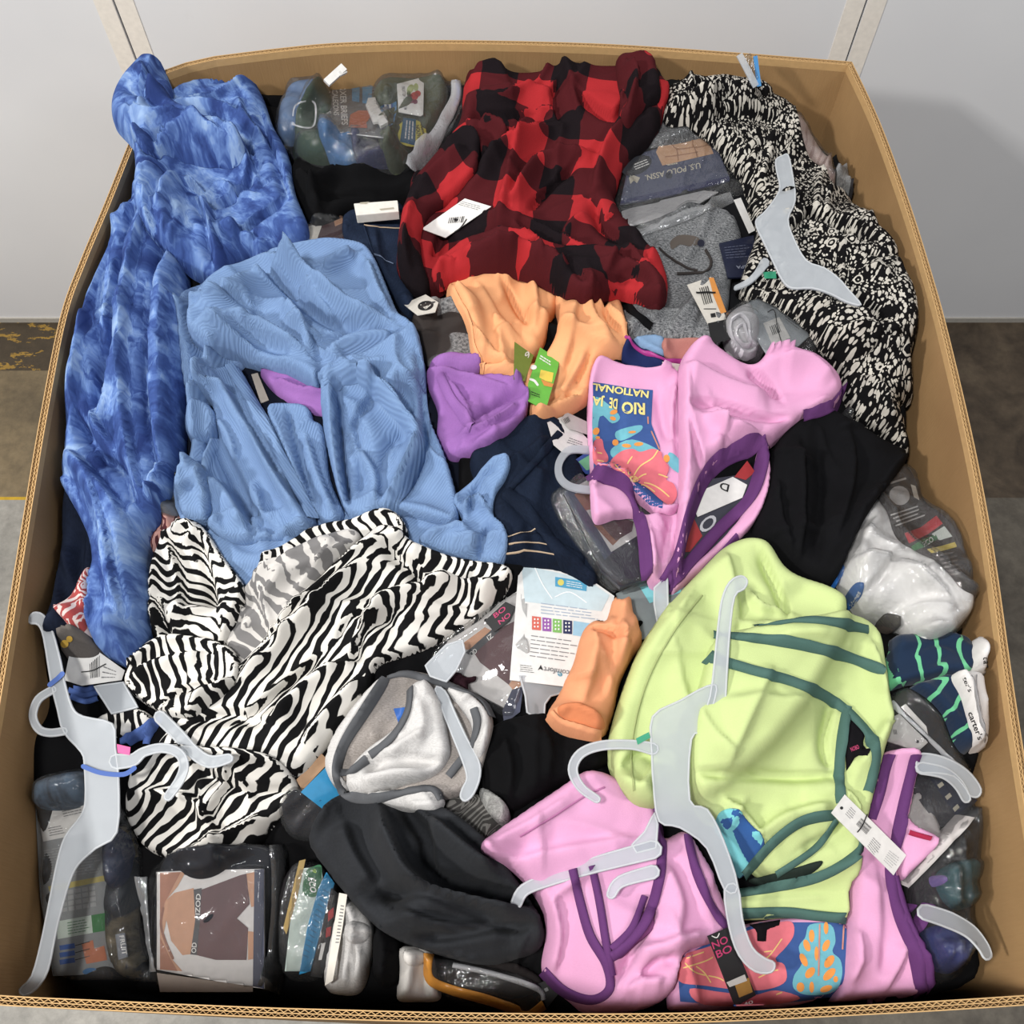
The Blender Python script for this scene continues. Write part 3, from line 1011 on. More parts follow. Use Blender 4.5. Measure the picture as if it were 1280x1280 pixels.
# ================================================================== left edge, low things
DEN = denim('dark_denim', (24, 32, 50))
T = Thing('jeans', 'dark navy jeans folded against the left box wall beside the tie-dye dress', 'jeans')
patch(T, 'leg', [(58, 618), (85, 606), (118, 640), (132, 690), (134, 745), (120, 795), (86, 806), (58, 795), (44, 720), (50, 655)], DEN, t=0.03, w=0.03, folds=[([(75, 640), (70, 700), (80, 780)], 0.012, 0.012), ([(105, 660), (100, 720), (110, 780)], -0.008, 0.01)], seed=3)
patch(T, 'rolled_cuff', [(31, 684), (42, 682), (47, 735), (53, 788), (58, 806), (38, 805), (30, 745)], DEN, t=0.012, seed=4)
T = Thing('striped_shirt', 'small red and white striped cloth between the navy jeans and the tie-dye dress', 'clothing')
patch(T, 'cloth', [(74, 764), (92, 742), (110, 712), (124, 722), (126, 800), (100, 800), (88, 782)], stripes('red_white_stripe', (226, 206, 200), (176, 64, 62), 0.006, 0.5, 0.5), t=0.02, seed=5, rf=(3, 60, 40, 0.008, 0.008))
T = Thing('plaid_shirt', 'pink and maroon woven cloth peeking out above the zebra print sleeve', 'clothing')
patch(T, 'cloth', [(176, 668), (186, 645), (214, 634), (240, 652), (232, 676), (208, 690), (184, 688)], stripes('pink_weave', (205, 150, 138), (86, 36, 42), 0.013, 0.35, 0.2), t=0.02, seed=6, rf=(3, 80, 40, 0.008, 0.008))
T = Thing('clear_pouch', 'crinkled clear plastic pouch of pale cloth beside the tie-dye dress', 'package')
patch(T, 'contents', [(200, 638), (212, 606), (240, 598), (246, 620), (228, 646), (206, 648)], fabric('pale_grey', (160, 164, 172)), t=0.014, seed=7)
patch(T, 'film', [(198, 640), (210, 604), (242, 595), (249, 621), (229, 649), (205, 651)], CLEARG, t=0.004, wr=(0.006, 0.02, 20, 2), seed=8)
T = Thing('yellow_button_pouch', 'small grey pouch with yellow beads under the tie-dye dress hem', 'package')
patch(T, 'cloth', [(76, 808), (84, 786), (112, 796), (128, 812), (118, 830), (86, 826)], fabric('taupe', (104, 98, 94)), t=0.012, seed=9)
ink(T, 'bead', [ellipse(82, 806, 5, 5), ellipse(88, 800, 4, 4)], plain('yellow_bead', (214, 170, 40)), None, 0.003)

# ================================================================== back: black tops, jeans, packs
T = Thing('black_sweater', 'black jersey sweater rumpled below the clear underwear bag', 'clothing')
patch(T, 'cloth', [(360, 225), (375, 196), (420, 190), (515, 208), (530, 240), (500, 252), (452, 258), (410, 280), (386, 282), (374, 255)], BLACK, t=0.03, w=0.03,
      folds=[([(385, 255), (405, 228), (450, 222), (500, 215)], 0.018, 0.012), ([(400, 250), (440, 240), (490, 238)], -0.012, 0.008), ([(372, 215), (392, 235), (400, 265)], 0.012, 0.012)], seed=11)
T = Thing('underwear_package', 'small clear pack with a maroon trunks picture beside the tie-dye dress', 'package')
o, pl = slab(T, 'card', [(384, 282), (428, 270), (436, 300), (430, 312), (384, 308)], plain('maroon_card', (74, 36, 38), 0.4), 0.006)
ink(T, 'print', [[(386, 283), (404, 277), (394, 306), (386, 307)]], OFFW, pl); ink(T, 'print', [[(417, 275), (428, 271), (430, 278), (419, 283)]], SKIN, pl)
patch(T, 'film', [(380, 284), (430, 267), (438, 302), (432, 314), (382, 312)], CLEAR, t=0.002, wr=(0.004, 0.02, 30, 2), seed=12)
T = Thing('jeans', 'dark blue jeans under the white security block beside the red plaid shirt', 'jeans')
patch(T, 'waist', [(428, 268), (455, 258), (508, 256), (512, 310), (520, 390), (500, 386), (474, 345), (446, 314), (430, 300)], denim('blue_denim', (30, 42, 64)), t=0.022, folds=[([(470, 285), (475, 320), (490, 360)], 0.006, 0.01)], seed=13)
stitch = plain('tan_stitch', (196, 170, 140), 0.8)
strip(T, 'stitching', [(455, 281), (475, 284), (500, 286)], 0.0014, stitch, 0.0012)
strip(T, 'stitching', [(452, 312), (475, 322), (492, 330)], 0.0014, plain('blue_stitch', (96, 112, 140), 0.8), 0.0012)
strip(T, 'seam', [(455, 282), (462, 305), (470, 330)], 0.003, denim('blue_denim', (30, 42, 64)), 0.002)
T = Thing('security_tag', 'boxy white security block standing on the blue jeans', 'security tag')
pl = fit([(443, 258), (498, 254), (500, 270), (446, 276)], 60, 0.0)
o, _ = slab(T, 'body', [(442, 254), (497, 250), (499, 264), (445, 269)], plain('ivory_plastic', (232, 228, 218), 0.35), 0.016, Plane(0, 0, pl.z(*hit([(470, 268)])[0][:2])), bevel=0.0012)
ink(T, 'scuff', [[(450, 253), (462, 252), (458, 255), (450, 255)], [(474, 261), (492, 259), (493, 261), (476, 263)]], plain('tan_label', (176, 168, 148)), _)

# clear bag of boxer briefs
T = Thing('underwear_bag', 'clear zip bag of green and blue boxer briefs standing at the back wall', 'package')
gm = lambda c: fabric('brief_%d_%d_%d' % c, c, 0.2)
patch(T, 'briefs', [(346, 150), (362, 110), (402, 104), (406, 140), (388, 168), (352, 176)], gm((92, 126, 172)), t=0.03, seed=14, rf=(3, 70, 50, 0.006, 0.01))
patch(T, 'briefs', [(366, 176), (376, 130), (392, 108), (412, 112), (424, 165), (416, 198), (368, 194)], gm((46, 72, 52)), t=0.032, seed=15, rf=(4, 20, 50, 0.007, 0.01))
patch(T, 'briefs', [(398, 160), (450, 166), (452, 205), (414, 201)], gm((74, 124, 178)), t=0.024, seed=16, rf=(3, 0, 50, 0.006, 0.01))
patch(T, 'briefs', [(442, 164), (496, 170), (496, 212), (448, 206)], gm((58, 62, 96)), t=0.024, seed=17, rf=(3, 0, 50, 0.006, 0.01))
patch(T, 'briefs', [(470, 104), (560, 102), (548, 158), (512, 208), (484, 208), (470, 160)], gm((84, 92, 70)), t=0.028, seed=18, rf=(5, 40, 60, 0.007, 0.01))
card, pl = slab(T, 'card', [(404, 101), (474, 98), (484, 150), (486, 168), (480, 173), (404, 163)], plain('grey_card', (104, 106, 110), 0.4), 0.0015, pct=70)
def P(nm, polys, c, s=pl, sm=False, lift=0.0006): ink(T, nm, polys, plain('ink_%d_%d_%d' % c, c, 0.4), s, lift, card, sm)
P('card_border', [stroke([(404, 101), (404, 163), (478, 172), (485, 168), (483, 150)], 1.3, False)], (220, 222, 224))
P('print', [[(440, 103), (450, 102), (449, 128), (440, 126)], [(453, 102), (466, 101), (464, 130), (453, 129)]], (78, 158, 206))
P('print', [ellipse(484, 116, 9, 12), ellipse(485, 146, 9, 12), [(474, 115), (493, 115), (494, 147), (476, 147)]], (92, 160, 216), sm=True)
P('print', [[(477, 108), (489, 107), (492, 152), (480, 154)]], (40, 88, 178), lift=0.0012)
lines(T, [(489, 110), (491, 150), (480, 152), (478, 112)], 2, WHITE, pl, 0.5, card, 0.0016)
P('print', [[(438, 143), (448, 138), (460, 138), (463, 146), (458, 153), (459, 160), (436, 159), (437, 150)]], (196, 98, 58))
text(T, 'BOXER BRIEFS', (424, 102), (427, 156), (8, 0), WHITE, pl, parent=card)
text(T, '5', (414, 102), (415, 109), (8, 0), WHITE, pl, parent=card)
text(T, 'CALECONS', (415, 113), (417, 144), (7, 0), WHITE, pl, parent=card)
text(T, 'BOXERS', (407, 113), (408, 142), (6, 0), WHITE, pl, parent=card)
lc, lp = slab(T, 'logo_card', [(496, 105), (526, 97), (530, 98), (529, 143), (526, 145), (498, 140)], WHITE, 0.001, pct=75)
for c, polys in (((176, 190, 120), [ellipse(513, 111, 4, 6, 30), ellipse(520, 109, 3, 5)]), ((196, 44, 52), [ellipse(518, 120, 5, 5), ellipse(522, 117, 4, 4)]), ((122, 40, 84), [ellipse(514, 126, 4, 3), ellipse(519, 127, 3, 3), ellipse(512, 121, 3, 4)]), ((84, 110, 58), [ellipse(511, 117, 2.5, 4)])):
    ink(T, 'emblem', polys, plain('ink_%d_%d_%d' % c, c), lp, 0.0005, lc)
text(T, 'FRUIT OF THE LOOM', (502, 108), (505, 137), (4, 0), GINK, lp, parent=lc)
sk, sp = slab(T, 'sticker', ellipse(514, 166, 19, 17, 0, 20), plain('yellow_sticker', (226, 216, 60)), 0.0006, pct=85)
ink(T, 'print', [[(504, 147), (520, 149), (519, 182), (500, 177)]], plain('teal_ink', (44, 106, 142)), sp, 0.0005, sk)
text(T, 'New', (525, 156), (528, 168), (4, -1), INK, sp, parent=sk); text(T, 'NOUVEAU', (519, 157), (523, 180), (5, -1), INK, sp, parent=sk)
lines(T, [(518, 152), (517, 180), (504, 176), (507, 150)], 3, WHITE, sp, 0.4, sk, 0.0009)
st, _ = slab(T, 'security_clip', [(457, 131), (460, 122), (469, 121), (472, 131), (485, 152), (475, 157), (472, 151), (466, 152)], plain('clip_white', (232, 230, 226), 0.35), 0.006, bevel=0.001)
film_o = patch(T, 'film', [(342, 150), (360, 103), (410, 99), (470, 95), (568, 97), (580, 122), (566, 160), (540, 190), (514, 214), (480, 213), (440, 206), (365, 199), (348, 180)], CLEARG, t=0.004, w=0.004, soft=0.003, wr=(0.005, 0.03, 60, 2), seed=19)
ZIP = film('zip_film', gloss=0.12, milk=0.35, wr=120, bump=0.7)
strip(T, 'zip_edge', [(570, 100), (568, 125), (548, 165), (530, 190), (514, 212)], 0.016, ZIP, 0.006)
ink(T, 'zip_mark', [stroke([(571, 102), (573, 118), (568, 132)], 4)], plain('blue_mark', (64, 92, 190)), None, 0.001)
ink(T, 'zip_mark', [stroke([(538, 186), (530, 194)], 4)], plain('magenta_mark', (190, 60, 160)), None, 0.001)
ink(T, 'hanger_cutout', [stroke([(366, 156), (368, 135), (378, 128), (392, 128), (395, 140), (392, 158), (380, 160), (366, 156)], 2)], ZIP, None, 0.001)
T = Thing('plastic_clip', 'white plastic clip sticking up behind the clear underwear bag', 'clip')
CLIP_T = T
# clear clip and blue strip at the back rim on the right
T = Thing('hanger_end', 'clear plastic hanger tip with a blue strip leaning on the back rim', 'hanger')
zc = RIM - 0.004
A = at_z([(921, 67), (928, 66), (951, 70)], zc); B = at_z([(942, 100), (950, 100)], zc - 0.05)
def bar3(nm, a, b, w, th, mat, parent=None):
    a, b = np.array(a), np.array(b); d = (b - a) / np.linalg.norm(b - a); s = np.cross(d, [0, -0.6, 0.8]); s /= np.linalg.norm(s); u = np.cross(s, d)
    V = [a + s * w / 2 * i + u * th / 2 * j for i, j in ((-1, -1), (1, -1), (1, 1), (-1, 1))] + [b + s * w / 2 * i + u * th / 2 * j for i, j in ((-1, -1), (1, -1), (1, 1), (-1, 1))]
    return T.add(link(nm, V, [(3, 2, 1, 0), (4, 5, 6, 7), (0, 1, 5, 4), (1, 2, 6, 5), (2, 3, 7, 6), (3, 0, 4, 7)], mat, False), parent)
yb = 1.235
bp = lambda px, y: at_y([px], y)[0]
bar3('bar', bp((924, 68), yb), bp((945, 108), yb - 0.03), 0.009, 0.003, HANG)
bar3('bar', bp((934, 68), yb), bp((947, 108), yb - 0.03), 0.010, 0.001, CLEAR)
bar3('blue_strip', bp((944, 70), yb), bp((949, 108), yb - 0.03), 0.006, 0.0015, plain('blue_strip', (52, 140, 206)))

T, keepT = CLIP_T, T
bar3('bar', bp((408, 104), 1.19), bp((430, 84), 1.215), 0.011, 0.006, plain('clip_white', (232, 230, 226), 0.35))
bar3('notch', bp((424, 93), 1.203), bp((432, 89), 1.212), 0.006, 0.005, plain('clip_white', (232, 230, 226), 0.35))
T = keepT
# ------------------------------------------------ behind the floral blouse
T = Thing('pink_package', 'pale pink wrapped package wedged behind the floral blouse near the back corner', 'package')
patch(T, 'wrap', [(985, 150), (998, 152), (1016, 176), (1040, 212), (1044, 240), (1022, 232), (1000, 200), (984, 180)], stripes('pink_wrap', (196, 172, 164), (170, 140, 132), 0.01, 0.3), t=0.03, seed=21)
patch(T, 'film', [(983, 148), (998, 150), (1018, 176), (1043, 212), (1046, 243), (1020, 235), (998, 202), (982, 182)], CLEARG, t=0.003, wr=(0.004, 0.02, 40, 2), seed=21)
T = Thing('grey_sock', 'grey heather sock rolled by the right box wall', 'sock')
GH = heather('grey_heather', (112, 114, 116), (164, 166, 168))
patch(T, 'foot', [(1042, 214), (1064, 205), (1086, 228), (1087, 246), (1074, 248), (1052, 236)], GH, t=0.03, seed=22, folds=[([(1050, 222), (1066, 226), (1082, 242)], 0.008, 0.01)])
patch(T, 'cuff', [(1060, 232), (1078, 242), (1082, 262), (1074, 266), (1062, 250)], fabric('dark_cuff', (52, 50, 52)), t=0.014, seed=22)

# ------------------------------------------------ grey heather trousers, packs at right of the plaid
T = Thing('grey_joggers', 'grey heather joggers with a black drawstring below the navy card pack', 'clothing')
jog = patch(T, 'cloth', [(782, 300), (800, 280), (860, 262), (905, 262), (930, 300), (915, 340), (905, 430), (850, 436), (785, 424), (776, 380), (778, 340)], heather('jog_heather', (58, 60, 64), (150, 152, 154), 300, 2.0), t=0.025, w=0.03, rf=(5, 60, 100, 0.008, 0.012), seed=23)
ink(T, 'stain', [[(838, 302), (850, 294), (870, 296), (876, 304), (862, 308), (850, 306), (840, 312)]], fabric('taupe_print', (92, 84, 78)), None, 0.0006, sm=True)
CORD = plain('dark_cord', (46, 40, 38), 0.9)
strip(T, 'drawstring', [(824, 310), (838, 322), (858, 334), (872, 338)], 0.003, CORD, 0.0025)
strip(T, 'drawstring', [(846, 342), (866, 341), (884, 338), (889, 326), (882, 312)], 0.004, CORD, 0.0025)
strip(T, 'drawstring', [(778, 376), (795, 392), (815, 408)], 0.010, BLACK, 0.003)
ink(T, 'button', [ellipse(876, 305, 4.5, 4.5)], plain('navy_button', (26, 30, 52)), None, 0.002)
T = Thing('navy_card_package', 'dark navy clear pack with small print between the grey joggers and the hanger', 'package')
o, pl = slab(T, 'card', [(899, 304), (942, 294), (945, 330), (935, 346), (910, 347)], plain('deep_navy_card', (34, 40, 66), 0.35), 0.003)
lines(T, [(905, 308), (938, 304), (938, 322), (908, 324)], 5, plain('dim_print', (90, 96, 120)), pl, 0.3, o, seed=4)
text(T, 'USPA', (939, 331), (920, 332), (0.5, 4), plain('dim_print', (150, 156, 176)), pl, parent=o)
ink(T, 'white_edge', [[(917, 250), (926, 247), (944, 288), (936, 292)]], WHITE, pl, 0.002, o)
T = Thing('boxer_card_package', 'clear bag with a navy card and a torso picture beside the plaid shirt', 'package')
o, pl = slab(T, 'back_card', [(776, 262), (880, 238), (898, 240), (875, 254), (806, 278), (782, 284)], plain('white_back', (206, 206, 208)), 0.002)
patch(T, 'briefs', [(800, 160), (838, 150), (882, 152), (892, 170), (830, 182), (808, 182)], heather('jog_heather', (58, 60, 64), (150, 152, 154), 300, 2.0), t=0.012, seed=24)
card, pl = slab(T, 'card', [(775, 255), (784, 214), (806, 190), (822, 186), (886, 162), (912, 222), (912, 226), (850, 242)], plain('slate_card', (72, 78, 108), 0.35), 0.003, pct=75)
ink(T, 'picture', [[(820, 190), (826, 177), (880, 163), (892, 192), (828, 207)]], plain('torso_print', (212, 164, 122)), pl, 0.0005, card)
for q in ([(838, 176), (846, 186), (866, 184)], [(846, 186), (848, 200)], [(866, 170), (868, 184), (888, 180)], [(868, 184), (872, 196)], [(832, 196), (848, 194), (872, 190)]):
    ink(T, 'picture_shade', [stroke(q, 1.6)], plain('torso_line', (176, 124, 86)), pl, 0.0008, card)
ink(T, 'band', [[(775, 255), (777, 250), (911, 220), (912, 226), (850, 242)]], plain('deep_navy', (36, 42, 92)), pl, 0.0005, card)
ink(T, 'badge', [ellipse(796, 207, 20, 11, -25)], plain('black_badge', (24, 26, 36)), pl, 0.0005, card)
lines(T, [(808, 198), (788, 206), (792, 214), (812, 206)], 3, WHITE, pl, 0.4, card, 0.0008)
TAN = plain('cream_ink', (206, 198, 176))
text(T, 'U.S. POLO ASSN.', (875, 203), (806, 219), (1, 7), TAN, pl, parent=card)
lines(T, [(834, 205), (850, 202), (850.5, 204.5), (834.5, 207.5)], 1, TAN, pl, 0.6, card)
ink(T, 'emblem', [[(786, 222), (792, 219), (800, 222), (797, 228), (792, 226), (788, 230)], stroke([(788, 220), (796, 228)], 1.5)], TAN, pl, 0.0007, card)
ink(T, 'hang_button', [ellipse(836, 219, 4.5, 4)], plain('navy_button', (26, 30, 52)), pl, 0.002, card)
patch(T, 'film', [(770, 262), (780, 210), (805, 172), (830, 152), (884, 154), (908, 180), (926, 214), (936, 240), (912, 248), (850, 268), (800, 290)], CLEARG, t=0.003, w=0.004, soft=0.004, wr=(0.005, 0.03, 70, 2), seed=25)
strip(T, 'bag_seal', [(798, 292), (850, 272), (915, 246)], 0.013, film('seal_film', gloss=0.12, milk=0.18, tint=(200, 200, 200)), 0.003)
T = Thing('price_tag', 'white swing tag with an orange edge pinned to the grey joggers', 'tag')
o, pl = slab(T, 'card', [(859, 356), (888, 346), (892, 348), (908, 400), (885, 405)], OFFW, 0.0012)
ink(T, 'orange_edge', [[(886, 347), (892, 347), (908, 390), (901, 392), (892, 370)]], plain('orange_ink', (236, 150, 40)), pl, 0.0004, o)
ink(T, 'black_end', [[(885, 404), (908, 399), (914, 424), (889, 430)]], INK, pl, 0.0004, o)
bars(T, [(874, 360), (886, 357), (892, 378), (880, 381)], 5, INK, pl, o)
ink(T, 'print', [[(888, 392), (894, 391), (895, 396), (889, 397)], stroke([(880, 386), (895, 386)], 1)], INK, pl, 0.0006, o)
strip(T, 'fastener', [(870, 366), (884, 365), (894, 366)], 0.0014, INK, 0.003)

# socks in a clear pouch
T = Thing('sock_pouch', 'clear pouch of rolled white socks above the pink printed bra top', 'package')
patch(T, 'socks', [(908, 398), (920, 382), (945, 384), (950, 430), (938, 446), (914, 440), (906, 420)], fabric('sock_white', (206, 204, 208)), t=0.03, seed=26)
for q, r_ in (([(914, 400), (926, 392), (936, 402), (938, 424), (946, 436), (934, 442), (918, 432), (912, 414), (914, 400)], 0.004), ([(922, 408), (930, 404), (934, 418), (938, 430), (928, 432), (920, 420), (922, 408)], 0.003)):
    strip(T, 'sock_roll', q, r_, fabric('sock_rib', (226, 224, 230)), 0.006)
o, pl = slab(T, 'card', [(932, 380), (976, 362), (1002, 386), (1014, 418), (992, 438), (958, 442), (944, 420)], plain('pale_grey_card', (176, 184, 190), 0.4), 0.002)
lines(T, [(980, 384), (1000, 396), (1000, 414), (982, 400)], 5, GINK, pl, 0.35, o, seed=5)
ps, pp = slab(T, 'price_sticker', [(954, 404), (974, 396), (988, 422), (966, 432)], WHITE, 0.0006, pl)
bars(T, [(962, 408), (974, 403), (978, 414), (966, 419)], 6, INK, pp, ps)
ink(T, 'price_line', [stroke([(960, 390), (968, 388), (972, 410), (977, 428)], 1.2)], INK, pp, 0.001, ps)
patch(T, 'film', [(904, 400), (912, 384), (930, 372), (976, 357), (1002, 372), (1022, 408), (1022, 438), (1000, 450), (960, 452), (920, 446), (904, 424)], CLEARG, t=0.004, w=0.005, soft=0.004, wr=(0.006, 0.03, 30, 2), seed=27)

# ------------------------------------------------ floral blouse
T = Thing('floral_blouse', 'black and white floral print blouse spilling down the back right side', 'blouse')
FL = floral('floral_print')
patch(T, 'body', [(828, 118), (845, 106), (900, 101), (952, 101), (962, 112), (988, 124), (994, 146), (1004, 175), (1020, 205), (1046, 238), (1080, 272), (1112, 302), (1140, 334), (1153, 372), (1155, 402), (1145, 428), (1140, 452), (1150, 478), (1144, 496), (1124, 506),
      (1134, 540), (1138, 572), (1118, 562), (1098, 536), (1075, 520), (1060, 498), (1050, 470), (1030, 436), (1010, 402), (985, 374), (945, 360), (926, 352), (940, 310), (952, 268), (936, 240), (918, 205), (885, 166), (858, 152), (830, 150)], FL,
      t=0.04, w=0.045, folds=[([(850, 128), (900, 118), (950, 122)], 0.014, 0.02), ([(870, 145), (920, 140), (975, 150)], -0.012, 0.012), ([(930, 190), (960, 180), (1000, 200)], 0.014, 0.014), ([(950, 262), (1000, 262), (1060, 278), (1100, 300)], -0.018, 0.01), ([(1010, 300), (1060, 320), (1110, 350)], 0.014, 0.018), ([(1010, 350), (1060, 370), (1120, 400)], -0.012, 0.012), ([(1050, 420), (1090, 430), (1140, 440)], 0.016, 0.014), ([(1070, 470), (1100, 490), (1120, 530)], 0.014, 0.012)],
      rf=(16, 30, 70, 0.008, 0.008), wr=(0.004, 0.02, 40, 2), warp=0.12, seed=28)
patch(T, 'sleeve', [(935, 255), (950, 238), (975, 228), (1000, 240), (1010, 268), (985, 290), (955, 285)], FL, t=0.014, rf=(5, 20, 40, 0.006, 0.006), warp=0.12, uvrot=0.8, seed=29)
patch(T, 'sleeve', [(920, 356), (960, 352), (1010, 368), (1062, 378), (1100, 410), (1090, 440), (1050, 450), (1020, 420), (985, 384), (940, 368)], FL, t=0.012, rf=(5, -20, 50, 0.006, 0.006), warp=0.12, uvrot=1.4, seed=30)
T = Thing('dark_package', 'small dark packet wedged between the floral blouse and right box wall', 'package')
slab(T, 'packet', [(1142, 525), (1152, 518), (1164, 545), (1152, 552)], plain('dark_packet', (58, 50, 50), 0.35), 0.012)
patch(T, 'film', [(1060, 505), (1070, 512), (1066, 524), (1052, 520)], CLEARG, t=0.004, seed=31)
T = Thing('plastic_hanger', 'frosted plastic hanger lying on the floral blouse', 'hanger', 'frosted plastic hangers')
pl = rigid_hanger(T, [('bar', catmull([(970, 200), (978, 195), (985, 194), (990, 215), (994, 250), (985, 274), (992, 298), (1008, 326), (1030, 335), (1048, 348), (1062, 364), (1076, 381), (1058, 377), (1038, 367), (1015, 360), (990, 360), (978, 350), (968, 330), (956, 305), (946, 284), (946, 274), (956, 265), (969, 248), (975, 234), (971, 214)], 3))], pct=99.5)
slab(T, 'hook_stub', stroke([(920, 359), (935, 352), (946, 342), (956, 328)], [5, 7, 8, 12]), HANG, 0.003, pct=85)
ink(T, 'size_sticker', [[(953, 342), (969, 341), (970, 350), (955, 350)]], plain('green_sticker', (36, 160, 120)), None, 0.003, label='small green size sticker')
# ================================================================== centre
JN = denim('navy_jean', (20, 30, 48))
T = Thing('jeans', 'dark navy jeans crossed by a belt loop in the middle of the heap', 'jeans')
patch(T, 'leg', [(586, 572), (610, 548), (650, 528), (694, 524), (718, 556), (738, 620), (750, 700), (750, 728), (735, 735), (712, 716), (640, 704), (622, 694), (615, 640), (596, 605)], JN, t=0.022, w=0.02, folds=[([(600, 585), (640, 575), (690, 545)], 0.006, 0.01), ([(640, 610), (660, 650), (670, 690)], -0.006, 0.01)], seed=41)
patch(T, 'waistband', [(628, 690), (632, 672), (680, 668), (718, 688), (730, 700), (725, 712), (680, 704)], JN, t=0.006, seed=42)
strip(T, 'seam', [(700, 540), (670, 575), (634, 612)], 0.009, JN, 0.004)
strip(T, 'belt', [(632, 614), (670, 650), (710, 700), (742, 730)], 0.016, JN, 0.006)
for q in ([(634, 672), (660, 664), (682, 660)], [(632, 694), (660, 690), (690, 694), (712, 700)], [(636, 682), (664, 678), (690, 682)]):
    strip(T, 'stitching', q, 0.0013, stitch, 0.0012)
T = Thing('grey_camo_top', 'grey heather camouflage top bunched beside the peach bodysuit', 'clothing')
patch(T, 'cloth', [(512, 398), (540, 376), (586, 376), (610, 420), (606, 468), (570, 480), (538, 470), (522, 440)], heather('camo_heather', (74, 74, 76), (150, 150, 150), 300, 1.0, (58, 52, 50), 0.55), t=0.03, w=0.03, rf=(4, 40, 60, 0.008, 0.01), seed=43)
T = Thing('logo_tag', 'white card tag with a black round leaf emblem beside the grey camouflage top', 'tag')
o, pl = slab(T, 'card', [(504, 380), (532, 368), (548, 378), (544, 390), (522, 394)], OFFW, 0.0012)
ink(T, 'emblem', [ellipse(532, 382, 10, 6, -10)], INK, pl, 0.0004, o)
for k in range(-2, 3): ink(T, 'leaf', [stroke([(532, 386), (532 + k * 3, 379 + abs(k))], 1.2, False)], OFFW, pl, 0.0007, o)

PEACH = fabric('peach_jersey', (248, 172, 112), 0.06)
T = Thing('peach_bodysuit', 'peach baby bodysuit with a green swing tag below the plaid shirt', 'bodysuit')
patch(T, 'leg', [(556, 364), (564, 354), (600, 344), (660, 338), (700, 352), (700, 380), (688, 400), (680, 428), (664, 458), (640, 470), (605, 464), (590, 440), (584, 405), (572, 378)], PEACH, t=0.026, w=0.02,
      folds=[([(575, 372), (590, 410), (620, 445), (650, 455)], 0.012, 0.008), ([(630, 350), (645, 380), (665, 405)], -0.014, 0.006), ([(600, 360), (625, 400), (650, 425)], 0.007, 0.012), ([(665, 350), (672, 380), (668, 410)], 0.01, 0.009), ([(590, 420), (620, 445), (645, 452)], -0.006, 0.005)], seed=44)
patch(T, 'body', [(694, 372), (704, 352), (740, 362), (774, 362), (780, 404), (791, 444), (748, 454), (740, 490), (735, 502), (700, 521), (668, 523), (654, 498), (640, 480), (610, 470), (598, 455), (640, 460), (672, 452), (694, 420), (698, 396)], PEACH, t=0.024, w=0.016,
      folds=[([(735, 370), (745, 400), (770, 430)], 0.01, 0.01), ([(720, 380), (712, 430), (700, 470)], 0.009, 0.014), ([(755, 372), (762, 395), (778, 415)], -0.012, 0.005), ([(735, 440), (715, 478), (700, 500)], 0.008, 0.008), ([(680, 500), (705, 492), (738, 494)], -0.006, 0.005), ([(690, 508), (712, 500), (738, 484)], 0.006, 0.005), ([(740, 435), (732, 460), (720, 480)], -0.007, 0.005)], seed=45)
strip(T, 'leg_hem', [(562, 358), (572, 376), (586, 404), (592, 438), (606, 462)], 0.006, PEACH, 0.003)
o, pl = slab(T, 'tag_back', [(643, 427), (667, 444), (656, 476), (642, 474)], plain('olive_tag', (118, 138, 34)), 0.0012, pct=90)
text(T, '6', (660, 438), (655, 443), (4, 6), OFFW, pl, parent=o)
o, pl = slab(T, 'swing_tag', [(675, 434), (699, 450), (698, 458), (682, 513), (660, 501), (660, 480)], plain('green_tag', (96, 186, 42)), 0.0012, pct=92, label='bright green swing tag')
lines(T, [(676, 443), (692, 453), (690, 459), (674, 449)], 2, WHITE, pl, 0.45, o)
ink(T, 'print', [[(676, 462), (692, 466), (690, 478), (682, 476), (674, 472)]], plain('yellow_ink', (236, 206, 40)), pl, 0.0004, o)
ink(T, 'print', [[(676, 474), (692, 480), (690, 484), (680, 482)]], plain('orange_ink2', (220, 140, 40)), pl, 0.0005, o)
ink(T, 'emblem', [ellipse(667, 459, 4, 3), stroke([(663, 474), (668, 476), (672, 481)], 3)], WHITE, pl, 0.0005, o)
lines(T, [(664, 488), (678, 494), (676, 498), (664, 494)], 2, INK, pl, 0.4, o)

PURP = fabric('purple_jersey', (158, 104, 180), 0.14)
T = Thing('purple_tee', 'purple tee shirt with its sleeve folded out beside the light blue shirt', 'shirt')
patch(T, 'body', [(532, 466), (556, 444), (592, 442), (602, 456), (590, 470), (560, 480), (545, 490)], PURP, t=0.01, fh=1.5, seed=46)
patch(T, 'sleeve', [(532, 466), (556, 464), (600, 468), (642, 472), (661, 490), (656, 520), (628, 548), (590, 566), (560, 572), (545, 545), (548, 515), (536, 485)], PURP, t=0.016, w=0.010,
      folds=[([(560, 478), (580, 505), (592, 535)], 0.007, 0.007), ([(656, 495), (620, 508), (590, 528)], -0.008, 0.006), ([(654, 505), (620, 530), (570, 552)], 0.008, 0.008), ([(575, 470), (610, 480), (640, 490)], 0.005, 0.01)], fh=1.5, seed=47)
strip(T, 'hem', [(550, 468), (562, 495), (580, 520), (590, 534)], 0.011, PURP, 0.004)
patch(T, 'collar', [(322, 462), (345, 462), (375, 470), (410, 482), (412, 520), (380, 512), (345, 492)], PURP, t=0.012, folds=[([(345, 475), (375, 488), (405, 492)], 0.006, 0.006)], fh=1.5, seed=48)

